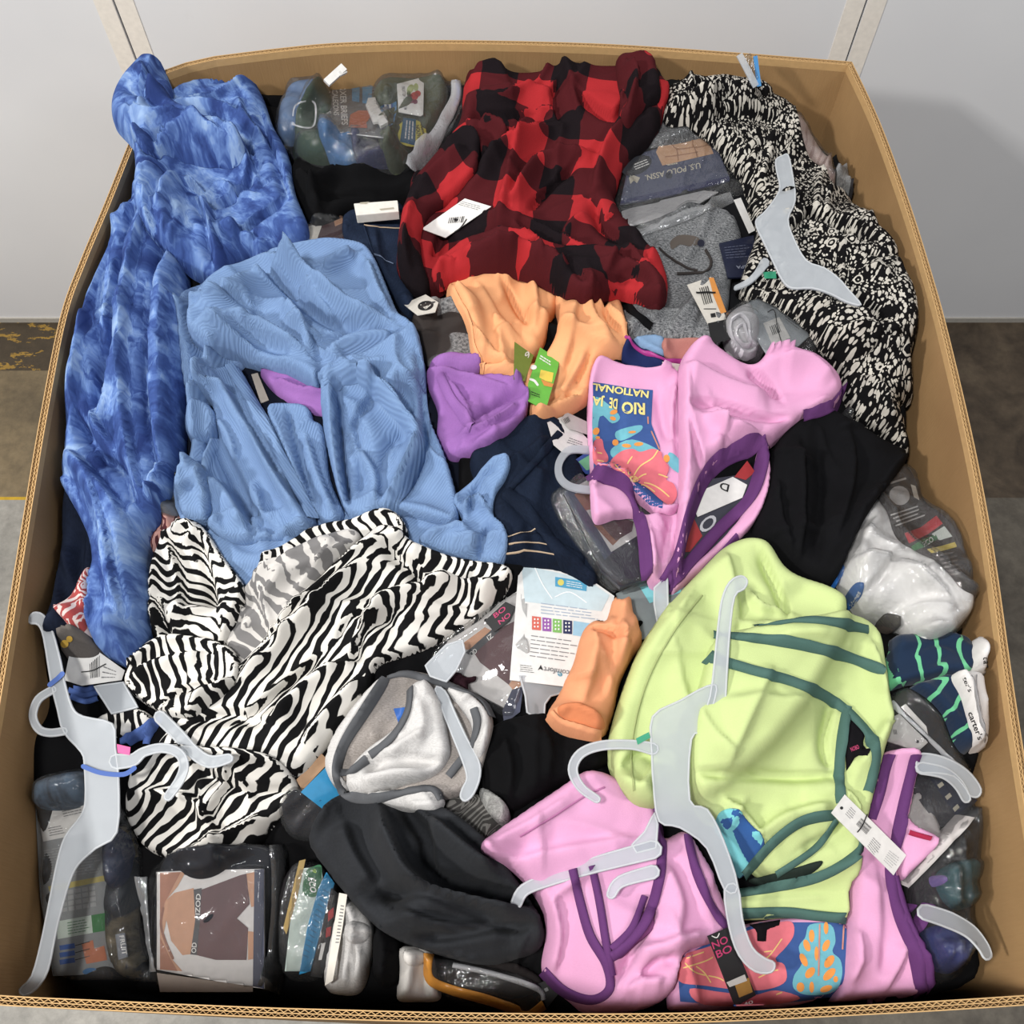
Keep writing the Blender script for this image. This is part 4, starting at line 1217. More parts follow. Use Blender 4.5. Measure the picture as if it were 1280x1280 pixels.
# ------------------------------------------------ red plaid shirt
PL = plaid('buffalo_plaid', 0.052)
T = Thing('plaid_shirt', 'red and black buffalo check flannel shirt with a white tag', 'shirt')
patch(T, 'body', [(578, 108), (590, 96), (610, 92), (648, 93), (674, 85), (704, 78), (730, 78), (742, 90), (768, 80), (780, 66), (796, 60), (808, 67), (820, 90), (838, 108), (830, 136), (824, 160), (808, 178), (780, 206), (771, 236), (767, 246),
      (782, 275), (808, 303), (828, 326), (837, 358), (826, 384), (800, 374), (771, 362), (732, 376), (692, 357), (668, 347), (633, 337), (574, 342), (550, 360), (518, 362), (496, 340), (497, 303), (507, 244), (532, 207), (566, 168), (577, 140)], PL,
      t=0.035, w=0.04, soft=0.02,
      folds=[([(580, 145), (630, 142), (690, 146)], -0.018, 0.008), ([(590, 120), (640, 115), (695, 118)], 0.010, 0.02), ([(600, 155), (625, 165), (636, 180)], 0.018, 0.01), ([(560, 250), (590, 225), (630, 190), (690, 165)], 0.022, 0.014), ([(540, 262), (580, 232), (600, 210)], -0.02, 0.010), ([(640, 250), (665, 215), (700, 200), (740, 195)], 0.018, 0.012), ([(660, 262), (690, 230), (720, 205)], -0.014, 0.008),
             ([(720, 110), (745, 130), (770, 140), (790, 110)], -0.018, 0.010), ([(740, 240), (755, 190), (775, 160), (800, 130)], 0.018, 0.012), ([(700, 150), (690, 120), (700, 95)], -0.014, 0.010), ([(600, 270), (650, 285), (720, 320), (790, 345)], 0.020, 0.014), ([(590, 290), (640, 300), (680, 330)], -0.010, 0.010), ([(640, 290), (670, 320), (690, 350)], 0.014, 0.010), ([(745, 250), (755, 280), (790, 310)], -0.016, 0.012), ([(770, 300), (800, 330), (825, 350)], 0.012, 0.014), ([(520, 270), (510, 300), (512, 340)], 0.016, 0.012), ([(540, 320), (550, 290), (560, 275)], -0.016, 0.010), ([(755, 362), (765, 345), (780, 335)], -0.012, 0.008)],
      rf=(8, 40, 70, 0.006, 0.008), warp=0.3, uvrot=-0.12, seed=50)
patch(T, 'sleeve', [(508, 246), (530, 214), (560, 180), (580, 160), (598, 168), (600, 190), (594, 215), (570, 240), (540, 262), (525, 290), (530, 335), (538, 360), (516, 362), (498, 340), (498, 300)], PL, t=0.016, w=0.016, folds=[([(520, 240), (548, 210), (580, 185)], 0.012, 0.014), ([(510, 290), (508, 320), (516, 345)], 0.008, 0.008)], warp=0.3, uvrot=0.75, seed=51)
patch(T, 'collar', [(768, 82), (780, 66), (796, 60), (808, 68), (822, 96), (826, 125), (800, 140), (786, 160), (772, 150), (776, 120)], PL, t=0.02, folds=[([(786, 80), (796, 100), (790, 130)], 0.016, 0.010), ([(775, 100), (785, 120), (780, 145)], -0.012, 0.008)], warp=0.3, uvrot=0.5, seed=52)
patch(T, 'front', [(556, 318), (600, 290), (650, 288), (700, 308), (760, 318), (800, 332), (834, 362), (826, 384), (800, 374), (771, 362), (732, 376), (692, 357), (668, 347), (633, 337), (574, 342), (548, 356), (538, 340)], PL, t=0.012, w=0.014,
      folds=[([(560, 325), (610, 310), (660, 312), (720, 335)], 0.012, 0.014), ([(700, 318), (730, 345), (740, 368)], -0.01, 0.008), ([(545, 340), (556, 330), (570, 334)], 0.01, 0.006), ([(770, 350), (790, 340), (815, 352)], -0.01, 0.008)], warp=0.3, uvrot=0.22, seed=53)
o, pl = slab(T, 'price_tag', [(527, 286), (581, 248), (614, 258), (557, 297)], WHITE, 0.001, pct=88, label='white price tag with barcode')
bars(T, [(562, 272), (582, 270), (580, 278), (560, 279)], 9, INK, pl, o)
lines(T, [(578, 251), (608, 259), (600, 264), (572, 256)], 3, GINK, pl, 0.3, o)
ink(T, 'fastener', [stroke([(583, 274), (576, 284), (568, 290)], 1.3)], INK, pl, 0.001, o)

# ------------------------------------------------ tie-dye dress
TD = tiedye('tie_dye')
T = Thing('tie_dye_dress', 'blue tie-dye dress hanging down the left side of the box', 'dress')
patch(T, 'skirt', [(232, 330), (232, 400), (234, 455), (230, 520), (219, 590), (202, 640), (186, 656), (183, 692), (191, 745), (186, 792), (166, 833), (150, 826), (112, 802), (110, 740), (113, 682), (96, 640), (70, 590), (60, 540), (61, 480), (70, 430), (84, 368), (102, 328), (128, 280), (156, 236), (184, 208), (220, 240)], TD,
      t=0.055, w=0.05, soft=0.03,
      folds=[([(150, 240), (125, 330), (105, 430), (85, 540)], 0.016, 0.014), ([(172, 240), (150, 340), (135, 450), (100, 560)], -0.018, 0.009), ([(190, 250), (165, 350), (155, 460), (165, 560), (180, 640)], 0.018, 0.012), ([(215, 270), (190, 360), (182, 470), (190, 560), (190, 640)], -0.018, 0.008), ([(222, 300), (205, 380), (205, 480), (205, 570)], 0.014, 0.012),
             ([(75, 560), (110, 590), (150, 640), (175, 700), (180, 780)], 0.02, 0.016), ([(95, 510), (125, 560), (160, 590), (172, 640)], -0.018, 0.010), ([(115, 600), (140, 680), (150, 740), (150, 815)], 0.012, 0.014), ([(125, 640), (130, 720), (130, 800)], -0.008, 0.010), ([(100, 400), (90, 460), (78, 530)], -0.012, 0.010), ([(125, 690), (145, 760), (170, 800)], -0.007, 0.008), ([(120, 470), (118, 520), (140, 560)], 0.014, 0.010)],
      wr=(0.003, 0.012, 100, 5), uvrot=0.2, rf=(10, 82, 150, 0.007, 0.007), seed=55)
patch(T, 'bodice', [(168, 152), (180, 130), (218, 112), (270, 104), (302, 114), (326, 112), (340, 155), (361, 190), (366, 232), (385, 278), (381, 304), (350, 318), (326, 329), (312, 322), (294, 340), (272, 352), (250, 344), (228, 330), (200, 302), (182, 285), (172, 262), (170, 228), (180, 192)], TD,
      t=0.045, w=0.045, soft=0.025,
      folds=[([(170, 160), (210, 145), (260, 140), (310, 160)], 0.02, 0.014), ([(178, 190), (230, 178), (280, 170), (318, 195)], -0.02, 0.010), ([(205, 210), (250, 190), (300, 195), (322, 225)], 0.018, 0.012), ([(230, 232), (265, 255), (300, 235), (322, 205)], -0.018, 0.010), ([(200, 260), (225, 235), (255, 250), (268, 300), (285, 330)], 0.02, 0.014), ([(250, 260), (262, 290), (265, 330)], -0.02, 0.008), ([(270, 280), (300, 290), (330, 300), (370, 290)], 0.014, 0.012), ([(290, 310), (305, 285), (335, 260), (360, 245)], -0.014, 0.008), ([(325, 130), (335, 170), (350, 210), (362, 250)], -0.014, 0.008), ([(300, 125), (310, 155), (340, 190)], 0.014, 0.010), ([(190, 280), (180, 250), (190, 225)], -0.015, 0.008), ([(315, 325), (312, 305), (320, 290)], -0.012, 0.006)],
      wr=(0.003, 0.02, 30, 3), uvrot=0.9, rf=(8, 20, 70, 0.008, 0.007), seed=56)
INB = ~inside(IN, GX, GY)
Hkeep = H.copy(); H[INB] = RIM + 0.002; OVER_RIM = True
patch(T, 'sleeve', [(140, 128), (152, 104), (168, 88), (181, 77), (204, 85), (216, 112), (212, 128), (250, 142), (290, 165), (310, 185), (300, 200), (250, 195), (200, 188), (175, 192), (152, 168), (140, 150)], TD, t=0.035, w=0.03,
      folds=[([(158, 110), (180, 122), (205, 124)], -0.012, 0.008), ([(148, 140), (185, 150), (240, 155), (290, 178)], 0.014, 0.014), ([(170, 180), (200, 168), (240, 172)], -0.010, 0.010), ([(180, 85), (186, 104), (205, 114)], 0.010, 0.010)], uvrot=0.5, seed=57)
H[INB] = Hkeep[INB]; OVER_RIM = False

# ------------------------------------------------ light blue ribbed shirt
LB = lambda a: ribbed('light_blue_rib_%d' % int(a * 100), (114, 147, 194), (130, 163, 207), ang=a)
T = Thing('blue_shirt', 'light blue ribbed shirt crumpled in the left middle of the heap', 'shirt')
patch(T, 'under_layer', [(222, 372), (250, 350), (300, 350), (330, 420), (290, 470), (262, 520), (262, 580), (300, 700), (420, 690), (400, 720), (280, 715), (225, 650), (218, 600), (240, 560), (228, 470)], LB(0.3), t=0.012, rf=(8, 70, 90, 0.01, 0.01), fh=1.45, seed=60)
patch(T, 'tail', [(225, 640), (262, 655), (330, 650), (420, 636), (540, 640), (606, 690), (520, 715), (420, 730), (300, 740), (240, 705)], LB(0.8), t=0.012, rf=(6, 20, 90, 0.008, 0.008), fh=1.45, seed=59)
patch(T, 'yoke', [(233, 402), (240, 378), (262, 350), (300, 332), (345, 313), (400, 303), (448, 306), (468, 322), (486, 362), (500, 396), (515, 404), (528, 440), (532, 478), (500, 500), (440, 490), (404, 478), (398, 488), (372, 470), (330, 458), (300, 446), (270, 440), (240, 424)], LB(1.0), t=0.03, w=0.014, soft=0.016,
      folds=[([(250, 385), (300, 365), (350, 350), (400, 335)], 0.016, 0.018), ([(345, 330), (385, 355), (430, 380), (480, 400)], 0.022, 0.012), ([(330, 345), (370, 370), (420, 400), (470, 405)], -0.014, 0.010), ([(405, 345), (430, 325), (445, 320)], 0.012, 0.010), ([(400, 350), (440, 380), (478, 392)], -0.016, 0.008), ([(245, 410), (290, 405), (340, 420), (385, 450)], 0.016, 0.014), ([(290, 405), (330, 430), (370, 445)], -0.012, 0.008), ([(360, 380), (380, 410), (395, 450)], 0.014, 0.012), ([(410, 450), (450, 425), (500, 415)], 0.012, 0.012), ([(460, 330), (475, 370), (490, 395)], 0.012, 0.010), ([(420, 420), (470, 412), (510, 425), (525, 460)], -0.012, 0.008)], rf=(10, -30, 80, 0.007, 0.007), fh=1.45, seed=61)
patch(T, 'placket', [(246, 474), (262, 466), (294, 452), (312, 480), (340, 530), (372, 590), (396, 650), (385, 668), (340, 672), (290, 678), (255, 655), (252, 600), (262, 540), (266, 505), (248, 490)], LB(-0.5), t=0.016, w=0.008,
      folds=[([(275, 480), (310, 540), (350, 610), (385, 655)], 0.018, 0.012), ([(262, 520), (285, 570), (320, 640), (345, 665)], -0.014, 0.012), ([(258, 600), (285, 620), (310, 660)], 0.014, 0.014), ([(250, 480), (270, 488), (295, 500)], 0.01, 0.008), ([(300, 520), (330, 590), (365, 650)], -0.008, 0.012)], rf=(6, -60, 90, 0.006, 0.007), fh=1.45, seed=62)
patch(T, 'front', [(332, 510), (352, 504), (386, 508), (392, 528), (406, 534), (412, 600), (432, 640), (420, 655), (400, 652), (372, 600), (350, 550)], LB(0.2), t=0.012, w=0.006, folds=[([(362, 510), (370, 545), (385, 600)], -0.008, 0.005), ([(385, 550), (400, 600), (420, 645)], 0.010, 0.008), ([(378, 545), (380, 580), (395, 630)], -0.008, 0.005)], fh=1.45, seed=63)
patch(T, 'body', [(402, 466), (430, 452), (462, 440), (516, 410), (529, 442), (536, 520), (560, 576), (576, 652), (540, 652), (500, 642), (480, 648), (434, 646), (412, 576), (402, 520)], LB(0.5), t=0.02, w=0.009,
      folds=[([(415, 470), (418, 540), (430, 630)], 0.012, 0.007), ([(425, 470), (428, 550), (438, 630)], -0.012, 0.006), ([(448, 455), (490, 500), (525, 545)], 0.016, 0.008), ([(525, 545), (505, 600), (482, 640)], 0.016, 0.008), ([(440, 530), (470, 480), (465, 460)], -0.010, 0.008), ([(445, 560), (470, 600), (470, 640)], 0.010, 0.016), ([(525, 430), (532, 500), (535, 560), (510, 620)], -0.014, 0.006), ([(500, 470), (515, 510), (500, 560)], -0.006, 0.012)], rf=(6, -70, 90, 0.006, 0.007), fh=1.45, seed=64)
patch(T, 'sleeve', [(400, 478), (400, 468), (430, 456), (448, 462), (440, 474)], LB(0.0), t=0.008, seed=65)
patch(T, 'cuff', [(566, 628), (576, 612), (600, 592), (622, 570), (639, 576), (632, 600), (619, 622), (617, 646), (634, 664), (630, 706), (590, 700), (545, 690), (520, 672), (560, 660), (580, 650)], LB(0.9), t=0.012, w=0.006,
      folds=[([(578, 640), (592, 622), (610, 640)], 0.010, 0.006), ([(620, 585), (600, 605), (590, 640)], -0.008, 0.006), ([(615, 655), (605, 680), (600, 700)], -0.008, 0.005), ([(560, 670), (590, 672), (625, 668)], 0.006, 0.01)], fh=1.45, seed=66)
patch(T, 'cuff', [(220, 596), (236, 574), (258, 590), (262, 625), (256, 652), (226, 642)], LB(0.7), t=0.02, folds=[([(228, 610), (245, 600), (258, 612)], -0.008, 0.006)], seed=67)
patch(T, 'cuff', [(230, 520), (246, 500), (266, 508), (268, 540), (250, 550), (234, 545)], LB(0.1), t=0.016, seed=68)
for q in ([(288, 458), (318, 508), (352, 572), (392, 648)], [(446, 460), (486, 502), (524, 546), (505, 600), (484, 642)], [(404, 474), (424, 466), (446, 462)]):
    strip(T, 'placket_band', q, 0.013, LB(0.15), 0.004)
o, pl = slab(T, 'swing_tag', [(314, 468), (322, 466), (336, 500), (326, 504)], plain('tan_tag', (170, 160, 146)), 0.001, pct=90)
# ================================================================== zebra print top, left front
ZB = zebra('zebra_print')
ZG = zebra('zebra_inside', (214, 210, 205), (128, 126, 126), 0.02)
T = Thing('zebra_top', 'black and white zebra print top sprawled over the left front', 'blouse')
patch(T, 'hem_edge', [(320, 716), (350, 686), (400, 656), (440, 650), (488, 636), (510, 660), (500, 690), (440, 700), (360, 740), (330, 760)], ZB, t=0.02, w=0.008, rf=(3, 40, 80, 0.006, 0.01), uvrot=0.6, warp=0.4, seed=70)
patch(T, 'lining', [(326, 718), (370, 688), (420, 666), (446, 664), (452, 680), (420, 716), (380, 760), (345, 805), (305, 850), (286, 830), (280, 775), (292, 745)], ZG, t=0.016, w=0.008, rf=(5, 45, 90, 0.006, 0.008), uvrot=0.9, warp=0.4, seed=71)
patch(T, 'body', [(300, 838), (340, 790), (370, 750), (410, 712), (450, 680), (480, 655), (520, 680), (560, 694), (600, 702), (640, 710), (632, 742), (590, 782), (520, 815), (470, 832), (464, 870), (432, 906), (398, 944), (372, 972), (330, 960), (240, 945), (195, 935), (220, 905), (205, 888), (240, 870), (290, 862)], ZB,
      t=0.018, w=0.008, folds=[([(300, 850), (350, 800), (400, 750), (450, 705)], 0.014, 0.012), ([(450, 800), (470, 760), (520, 740), (580, 730)], 0.018, 0.014), ([(440, 830), (455, 790), (500, 765)], -0.014, 0.010), ([(340, 900), (390, 850), (430, 830)], 0.014, 0.014), ([(300, 900), (350, 860), (400, 820)], -0.012, 0.010), ([(380, 930), (410, 890), (450, 850)], 0.012, 0.012), ([(480, 680), (520, 710), (530, 740)], -0.012, 0.010), ([(530, 720), (570, 735), (620, 730)], 0.010, 0.012), ([(240, 900), (290, 890), (330, 900)], -0.010, 0.010)],
      rf=(5, 40, 70, 0.006, 0.008), uvrot=-0.5, warp=0.25, fh=1.3, seed=72)
patch(T, 'sleeve', [(184, 725), (188, 692), (212, 658), (236, 648), (258, 662), (280, 698), (304, 728), (300, 762), (284, 800), (262, 812), (200, 806), (186, 765)], ZB, t=0.018, w=0.008,
      folds=[([(210, 680), (225, 720), (230, 770)], 0.012, 0.012), ([(245, 665), (260, 710), (270, 760)], -0.012, 0.010), ([(215, 665), (235, 655), (250, 668)], 0.010, 0.006), ([(190, 740), (205, 770), (215, 800)], -0.008, 0.008)], uvrot=1.2, warp=0.25, fh=1.3, seed=73)
patch(T, 'sleeve', [(154, 850), (170, 815), (196, 794), (240, 796), (290, 808), (300, 840), (282, 868), (255, 888), (225, 900), (190, 884), (168, 870)], ZB, t=0.018, w=0.008, folds=[([(165, 850), (205, 830), (260, 820)], 0.012, 0.012), ([(200, 880), (230, 860), (280, 850)], -0.010, 0.010), ([(240, 880), (262, 860), (290, 850)], 0.010, 0.008)], uvrot=0.2, warp=0.25, fh=1.3, seed=74)
patch(T, 'tail', [(158, 1022), (160, 985), (172, 948), (205, 932), (260, 936), (335, 942), (374, 982), (358, 1012), (332, 1042), (300, 1080), (270, 1098), (236, 1096), (222, 1078), (182, 1062)], ZB, t=0.02, w=0.008,
      folds=[([(180, 990), (240, 1000), (270, 1040), (280, 1090)], 0.010, 0.012), ([(250, 960), (300, 985), (365, 985)], -0.010, 0.010), ([(225, 1070), (270, 1050), (330, 1020)], 0.014, 0.008), ([(290, 950), (280, 980), (262, 1020)], 0.010, 0.010)], rf=(3, 60, 60, 0.006, 0.008), uvrot=-0.9, warp=0.25, fh=1.3, seed=75)
patch(T, 'strap', [(120, 900), (140, 888), (165, 880), (190, 895), (188, 915), (160, 922), (130, 918)], ZB, t=0.012, uvrot=0.3, seed=76)
BLUEK = fabric('blue_loop', (84, 114, 186), 0.15)
T = Thing('tie_straps', 'blue tie-dye hanger loops tangled beside the zebra top', 'clothing')
for q in ([(86, 862), (104, 868), (124, 864)], [(88, 870), (106, 876), (122, 872)], [(92, 860), (108, 862), (118, 858)]):
    strip(T, 'loop', q, 0.006, BLUEK, 0.004)
for q in ([(158, 928), (175, 915), (196, 900)], [(182, 930), (186, 912), (200, 896)], [(150, 926), (168, 920), (184, 916)]):
    strip(T, 'loop', q, 0.008, BLUEK, 0.004)

# ================================================================== low packs in the front left corner
T = Thing('camo_brief_package', 'clear bag with a grey size card and camouflage briefs in the front left corner', 'package')
patch(T, 'briefs', [(36, 985), (60, 970), (110, 962), (115, 985), (108, 1010), (45, 1010)], heather('camo_blue', (60, 70, 84), (104, 132, 160), 60, 1.0, (112, 100, 84), 0.5), t=0.03, seed=80)
patch(T, 'briefs', [(128, 1040), (155, 1030), (166, 1060), (172, 1120), (170, 1180), (182, 1215), (150, 1222), (130, 1180), (128, 1110)], heather('camo_olive', (66, 62, 52), (124, 112, 88), 50, 1.0, (44, 50, 60), 0.55), t=0.03, seed=81, rf=(4, 80, 50, 0.006, 0.008))
patch(T, 'briefs', [(132, 1045), (158, 1038), (164, 1076), (158, 1106), (134, 1108)], fabric('slate_blue', (52, 62, 92)), t=0.016, seed=82, rf=(3, 60, 40, 0.006, 0.008))
card, pl = slab(T, 'card', [(44, 1004), (108, 990), (134, 1050), (136, 1140), (148, 1216), (66, 1220), (50, 1120)], plain('grey_card2', (146, 150, 152), 0.4), 0.003, pct=70)
ink(T, 'print', [[(46, 1008), (108, 994), (112, 1040), (54, 1052)]], WHITE, pl, 0.0005, card)
lines(T, [(76, 1010), (104, 1003), (106, 1016), (80, 1022)], 4, GINK, pl, 0.35, card, 0.0009)
lines(T, [(60, 1034), (80, 1030), (82, 1042), (62, 1046)], 4, GINK, pl, 0.35, card, 0.0009)
lines(T, [(54, 1062), (130, 1048), (132, 1090), (60, 1100)], 12, plain('pale_print', (170, 172, 172)), pl, 0.35, card, 0.0006, 7)
ink(T, 'print', [[(60, 1108), (132, 1094), (132, 1101), (62, 1115)]], plain('yellow_line', (196, 180, 90)), pl, 0.0006, card)
for k in range(6):
    for r_ in range(4):
        x_, y_ = 66 + k * 9 + r_ * 0.5, 1116 - k * 1.6 + r_ * 7
        ink(T, 'size_box', [[(x_, y_), (x_ + 7.5, y_ - 1.3), (x_ + 8, y_ + 3.8), (x_ + 0.5, y_ + 5)]], plain('pale_print', (170, 172, 172)), pl, 0.0006, card)
ink(T, 'print', [[(70, 1152), (114, 1144), (116, 1166), (72, 1174)]], plain('mint_panel', (206, 220, 208)), pl, 0.0006, card)
lines(T, [(84, 1152), (112, 1147), (113, 1164), (85, 1169)], 5, plain('green_print', (110, 150, 120)), pl, 0.35, card, 0.001)
ink(T, 'print', [[(114, 1144), (132, 1141), (134, 1163), (116, 1166)]], plain('green_panel', (40, 128, 60)), pl, 0.0006, card)
ink(T, 'print', [[(102, 1180), (116, 1175), (118, 1186), (130, 1182), (134, 1200), (108, 1205)]], plain('orange_brief', (206, 118, 74)), pl, 0.0006, card)
for y_ in (1182, 1191, 1200): ink(T, 'print', [[(74, y_), (93, y_ - 3), (94, y_ + 3), (75, y_ + 6)]], plain('blue_panel', (44, 92, 172)), pl, 0.0006, card)
for y_ in (1182, 1191, 1200): ink(T, 'print', [stroke([(94, y_), (112, y_ - 5)], 1, False)], INK, pl, 0.0008, card)
ink(T, 'emblem', [ellipse(112, 1214, 9, 4, -8)], plain('blue_logo', (50, 120, 180)), pl, 0.0006, card)
o, p2 = slab(T, 'waistband_label', [(144, 1168), (156, 1166), (160, 1196), (148, 1200)], plain('slate_label', (92, 98, 110)), 0.001, pct=90)
text(T, 'FRUIT', (149, 1170), (153, 1194), (6, -1), WHITE, p2, parent=o)
patch(T, 'film', [(32, 990), (60, 968), (112, 960), (136, 985), (160, 1030), (172, 1080), (174, 1150), (184, 1200), (198, 1228), (150, 1224), (66, 1222), (50, 1160), (38, 1070)], CLEARG, t=0.004, w=0.004, soft=0.003, wr=(0.006, 0.03, 80, 2.5), seed=83)

T = Thing('trunks_package', 'clear boxed trunks pack with a torso picture at the front left rim', 'package')
patch(T, 'folded_trunks', [(200, 1075), (250, 1060), (345, 1055), (352, 1110), (345, 1220), (300, 1232), (200, 1225), (190, 1150)], NAVY, t=0.02, seed=84)
card, pl = slab(T, 'card', [(196, 1090), (240, 1088), (330, 1086), (330, 1236), (300, 1232), (196, 1212)], plain('pack_white', (222, 218, 216), 0.35), 0.004, pct=80, flat=0.5)
def P(nm, polys, m, lift=0.0005, sm=False): ink(T, nm, polys, m, pl, lift, card, sm)
P('picture_skin', [[(200, 1091), (232, 1090), (222, 1108), (208, 1125), (218, 1116), (242, 1110), (248, 1130), (246, 1192), (228, 1194), (214, 1176), (208, 1150), (204, 1170), (216, 1200), (228, 1214), (200, 1212)]], SKIN)
P('picture_shade', [stroke([(204, 1135), (201, 1155), (206, 1175), (216, 1198)], 3)], SKIN2, 0.0008)
P('picture_skin', [[(200, 1091), (226, 1090), (206, 1128), (200, 1150)], [(200, 1172), (214, 1200), (222, 1214), (200, 1211)]], plain('printed_skin_arm', (172, 108, 76), 0.5), 0.0007)
P('picture_trunks', [[(252, 1112), (300, 1094), (308, 1092), (312, 1130), (296, 1148), (310, 1160), (308, 1200), (270, 1200), (246, 1194)]], MAROON, 0.0008)
P('picture_skin', [[(308, 1092), (318, 1090), (330, 1124), (330, 1130), (314, 1134), (310, 1112)], [(310, 1164), (330, 1166), (330, 1196), (310, 1200)]], SKIN, 0.0006)
P('waistband', [[(242, 1112), (252, 1110), (250, 1150), (246, 1194), (238, 1193), (244, 1150)]], plain('band_grey', (72, 72, 76)), 0.001)
text(T, 'IZOD', (244, 1143), (245, 1117), (6, 0.5), WHITE, pl, 0.0014, card); text(T, 'OD', (239, 1191), (240, 1178), (6, 0.5), WHITE, pl, 0.0014, card)
P('side_band', [[(318, 1087), (330, 1086), (330, 1236), (316, 1233)]], NAVYC, 0.001)
P('front_fold', [[(196, 1216), (316, 1233), (316, 1240), (200, 1240)]], plain('kraft_fold', (120, 104, 92)), 0.0006)
patch(T, 'film', [(178, 1094), (205, 1072), (250, 1058), (348, 1052), (358, 1080), (352, 1160), (344, 1240), (300, 1244), (200, 1236), (186, 1200)], CLEAR, t=0.006, w=0.005, soft=0.003, wr=(0.003, 0.04, 80, 2.5), seed=85)
strip(T, 'box_edge', [(176, 1096), (182, 1150), (190, 1215)], 0.010, film('edge_film', gloss=0.15, milk=0.25), 0.006)
strip(T, 'box_edge', [(344, 1056), (348, 1120), (340, 1240)], 0.012, film('edge_film_dark', gloss=0.12, milk=0.05, tint=(90, 92, 100)), 0.008)

# row of packs at the front: standing cards and folded knit underwear
def standing(T, name, pts, width, mat, t=0.012, lift=0.0): return strip(T, name, pts, width, mat, t, off=lift, smooth=0.06)
T = Thing('eco_package', 'clear pack with a green eco label standing beside the trunks pack', 'package')
patch(T, 'folded_goods', [(352, 1100), (372, 1075), (402, 1085), (400, 1120), (384, 1216), (352, 1220), (346, 1150)], fabric('dark_pack', (30, 28, 30), sheen=0.0), t=0.02, seed=86)
o, pl = slab(T, 'card', [(374, 1086), (402, 1083), (404, 1110), (386, 1190), (380, 1214), (356, 1214), (364, 1140)], plain('mint_white_card', (196, 212, 204), 0.35), 0.004, pct=90)
ink(T, 'eco_label', [[(382, 1090), (392, 1083), (402, 1083), (400, 1110), (394, 1121), (384, 1120), (378, 1114)]], plain('eco_green', (20, 104, 58)), pl, 0.0006, o, True)
text(T, 'ECO', (385, 1097), (388, 1115), (8, 1), WHITE, pl, 0.001, o); text(T, '9', (390, 1086), (391, 1091), (5, 0.5), plain('lime_ink', (170, 210, 60)), pl, 0.001, o)
ink(T, 'gold_edge', [[(374, 1076), (382, 1074), (372, 1120), (358, 1168), (354, 1160), (366, 1110)]], plain('gold_ink', (156, 128, 62)), pl, 0.0005, o)
o, pl = slab(T, 'blue_card', [(408, 1090), (418, 1104), (402, 1160), (388, 1214), (374, 1218), (384, 1160), (398, 1110)], plain('bright_blue', (30, 150, 206), 0.35), 0.004, pct=95)
lines(T, [(404, 1108), (413, 1114), (384, 1200), (377, 1196)], 14, plain('blue_line', (60, 120, 160)), pl, 0.14, o, broken=False)
o, pl = slab(T, 'black_card', [(414, 1110), (424, 1118), (412, 1190), (402, 1222), (388, 1220), (402, 1160)], INK, 0.004, pct=95)
ink(T, 'red_mark', [[(410, 1140), (417, 1134), (417, 1146), (410, 1152)], [(408, 1160), (414, 1158), (413, 1170), (407, 1172)]], plain('red_ink', (186, 34, 40)), pl, 0.0006, o)
ink(T, 'print', [[(402, 1180), (407, 1178), (402, 1200), (398, 1200)]], WHITE, pl, 0.0006, o)
patch(T, 'film', [(346, 1160), (356, 1110), (372, 1072), (408, 1082), (426, 1110), (414, 1190), (402, 1224), (352, 1222)], CLEARG, t=0.004, w=0.004, soft=0.003, wr=(0.006, 0.03, 80, 2), seed=87)
KW = heather('grey_knit', (176, 174, 172), (206, 204, 202), 300)
T = Thing('grey_briefs', 'pale grey knit shorts with a knotted front in the front row', 'clothing')
patch(T, 'cloth', [(426, 1122), (450, 1128), (468, 1156), (464, 1200), (452, 1240), (428, 1244), (404, 1234), (412, 1180)], KW, t=0.03, w=0.02, folds=[([(444, 1165), (438, 1200), (432, 1236)], 0.012, 0.008), ([(446, 1170), (452, 1200), (448, 1232)], 0.010, 0.006), ([(436, 1130), (444, 1150), (446, 1168)], 0.008, 0.006)], seed=88)
patch(T, 'knot', [(432, 1156), (448, 1152), (464, 1160), (460, 1176), (444, 1182), (432, 1172)], KW, t=0.006, w=0.012, folds=[([(436, 1162), (450, 1168), (460, 1166)], -0.005, 0.004), ([(440, 1156), (448, 1166), (446, 1180)], 0.004, 0.004)], seed=89)
o, pl = slab(T, 'paper_band', [(424, 1116), (434, 1118), (428, 1160), (416, 1226), (406, 1232), (414, 1180)], OFFW, 0.002, pct=95)
lines(T, [(426, 1130), (431, 1131), (424, 1180), (419, 1180)], 12, GINK, pl, 0.35, o)
T = Thing('black_briefs', 'black knit shorts folded between the pale grey and white pairs', 'clothing')
patch(T, 'cloth', [(468, 1160), (490, 1168), (502, 1182), (496, 1230), (474, 1232), (464, 1210)], BLACK, t=0.03, w=0.02, folds=[([(482, 1175), (484, 1200), (478, 1226)], 0.008, 0.008), ([(476, 1190), (488, 1194), (498, 1190)], 0.006, 0.006)], seed=90)
T = Thing('white_briefs', 'white knit shorts with a knotted front in the front row', 'clothing')
patch(T, 'cloth', [(498, 1184), (520, 1182), (540, 1188), (545, 1220), (552, 1250), (520, 1252), (494, 1250), (500, 1215)], fabric('white_knit', (224, 220, 214), 0.05), t=0.026, w=0.018, folds=[([(520, 1190), (516, 1215), (510, 1246)], 0.008, 0.008), ([(534, 1195), (532, 1220), (536, 1246)], -0.006, 0.006)], seed=91)
patch(T, 'knot', [(504, 1190), (520, 1186), (534, 1194), (528, 1206), (510, 1208)], fabric('white_knit', (224, 220, 214), 0.05), t=0.005, w=0.012, seed=92)
T = Thing('orange_zip_bag', 'clear zip bag with an orange edge lying at the front rim', 'package')
patch(T, 'dark_goods', [(556, 1210), (600, 1195), (660, 1210), (680, 1230), (650, 1248), (570, 1246)], fabric('dark_goods', (38, 34, 34), sheen=0.0), t=0.014, seed=93)
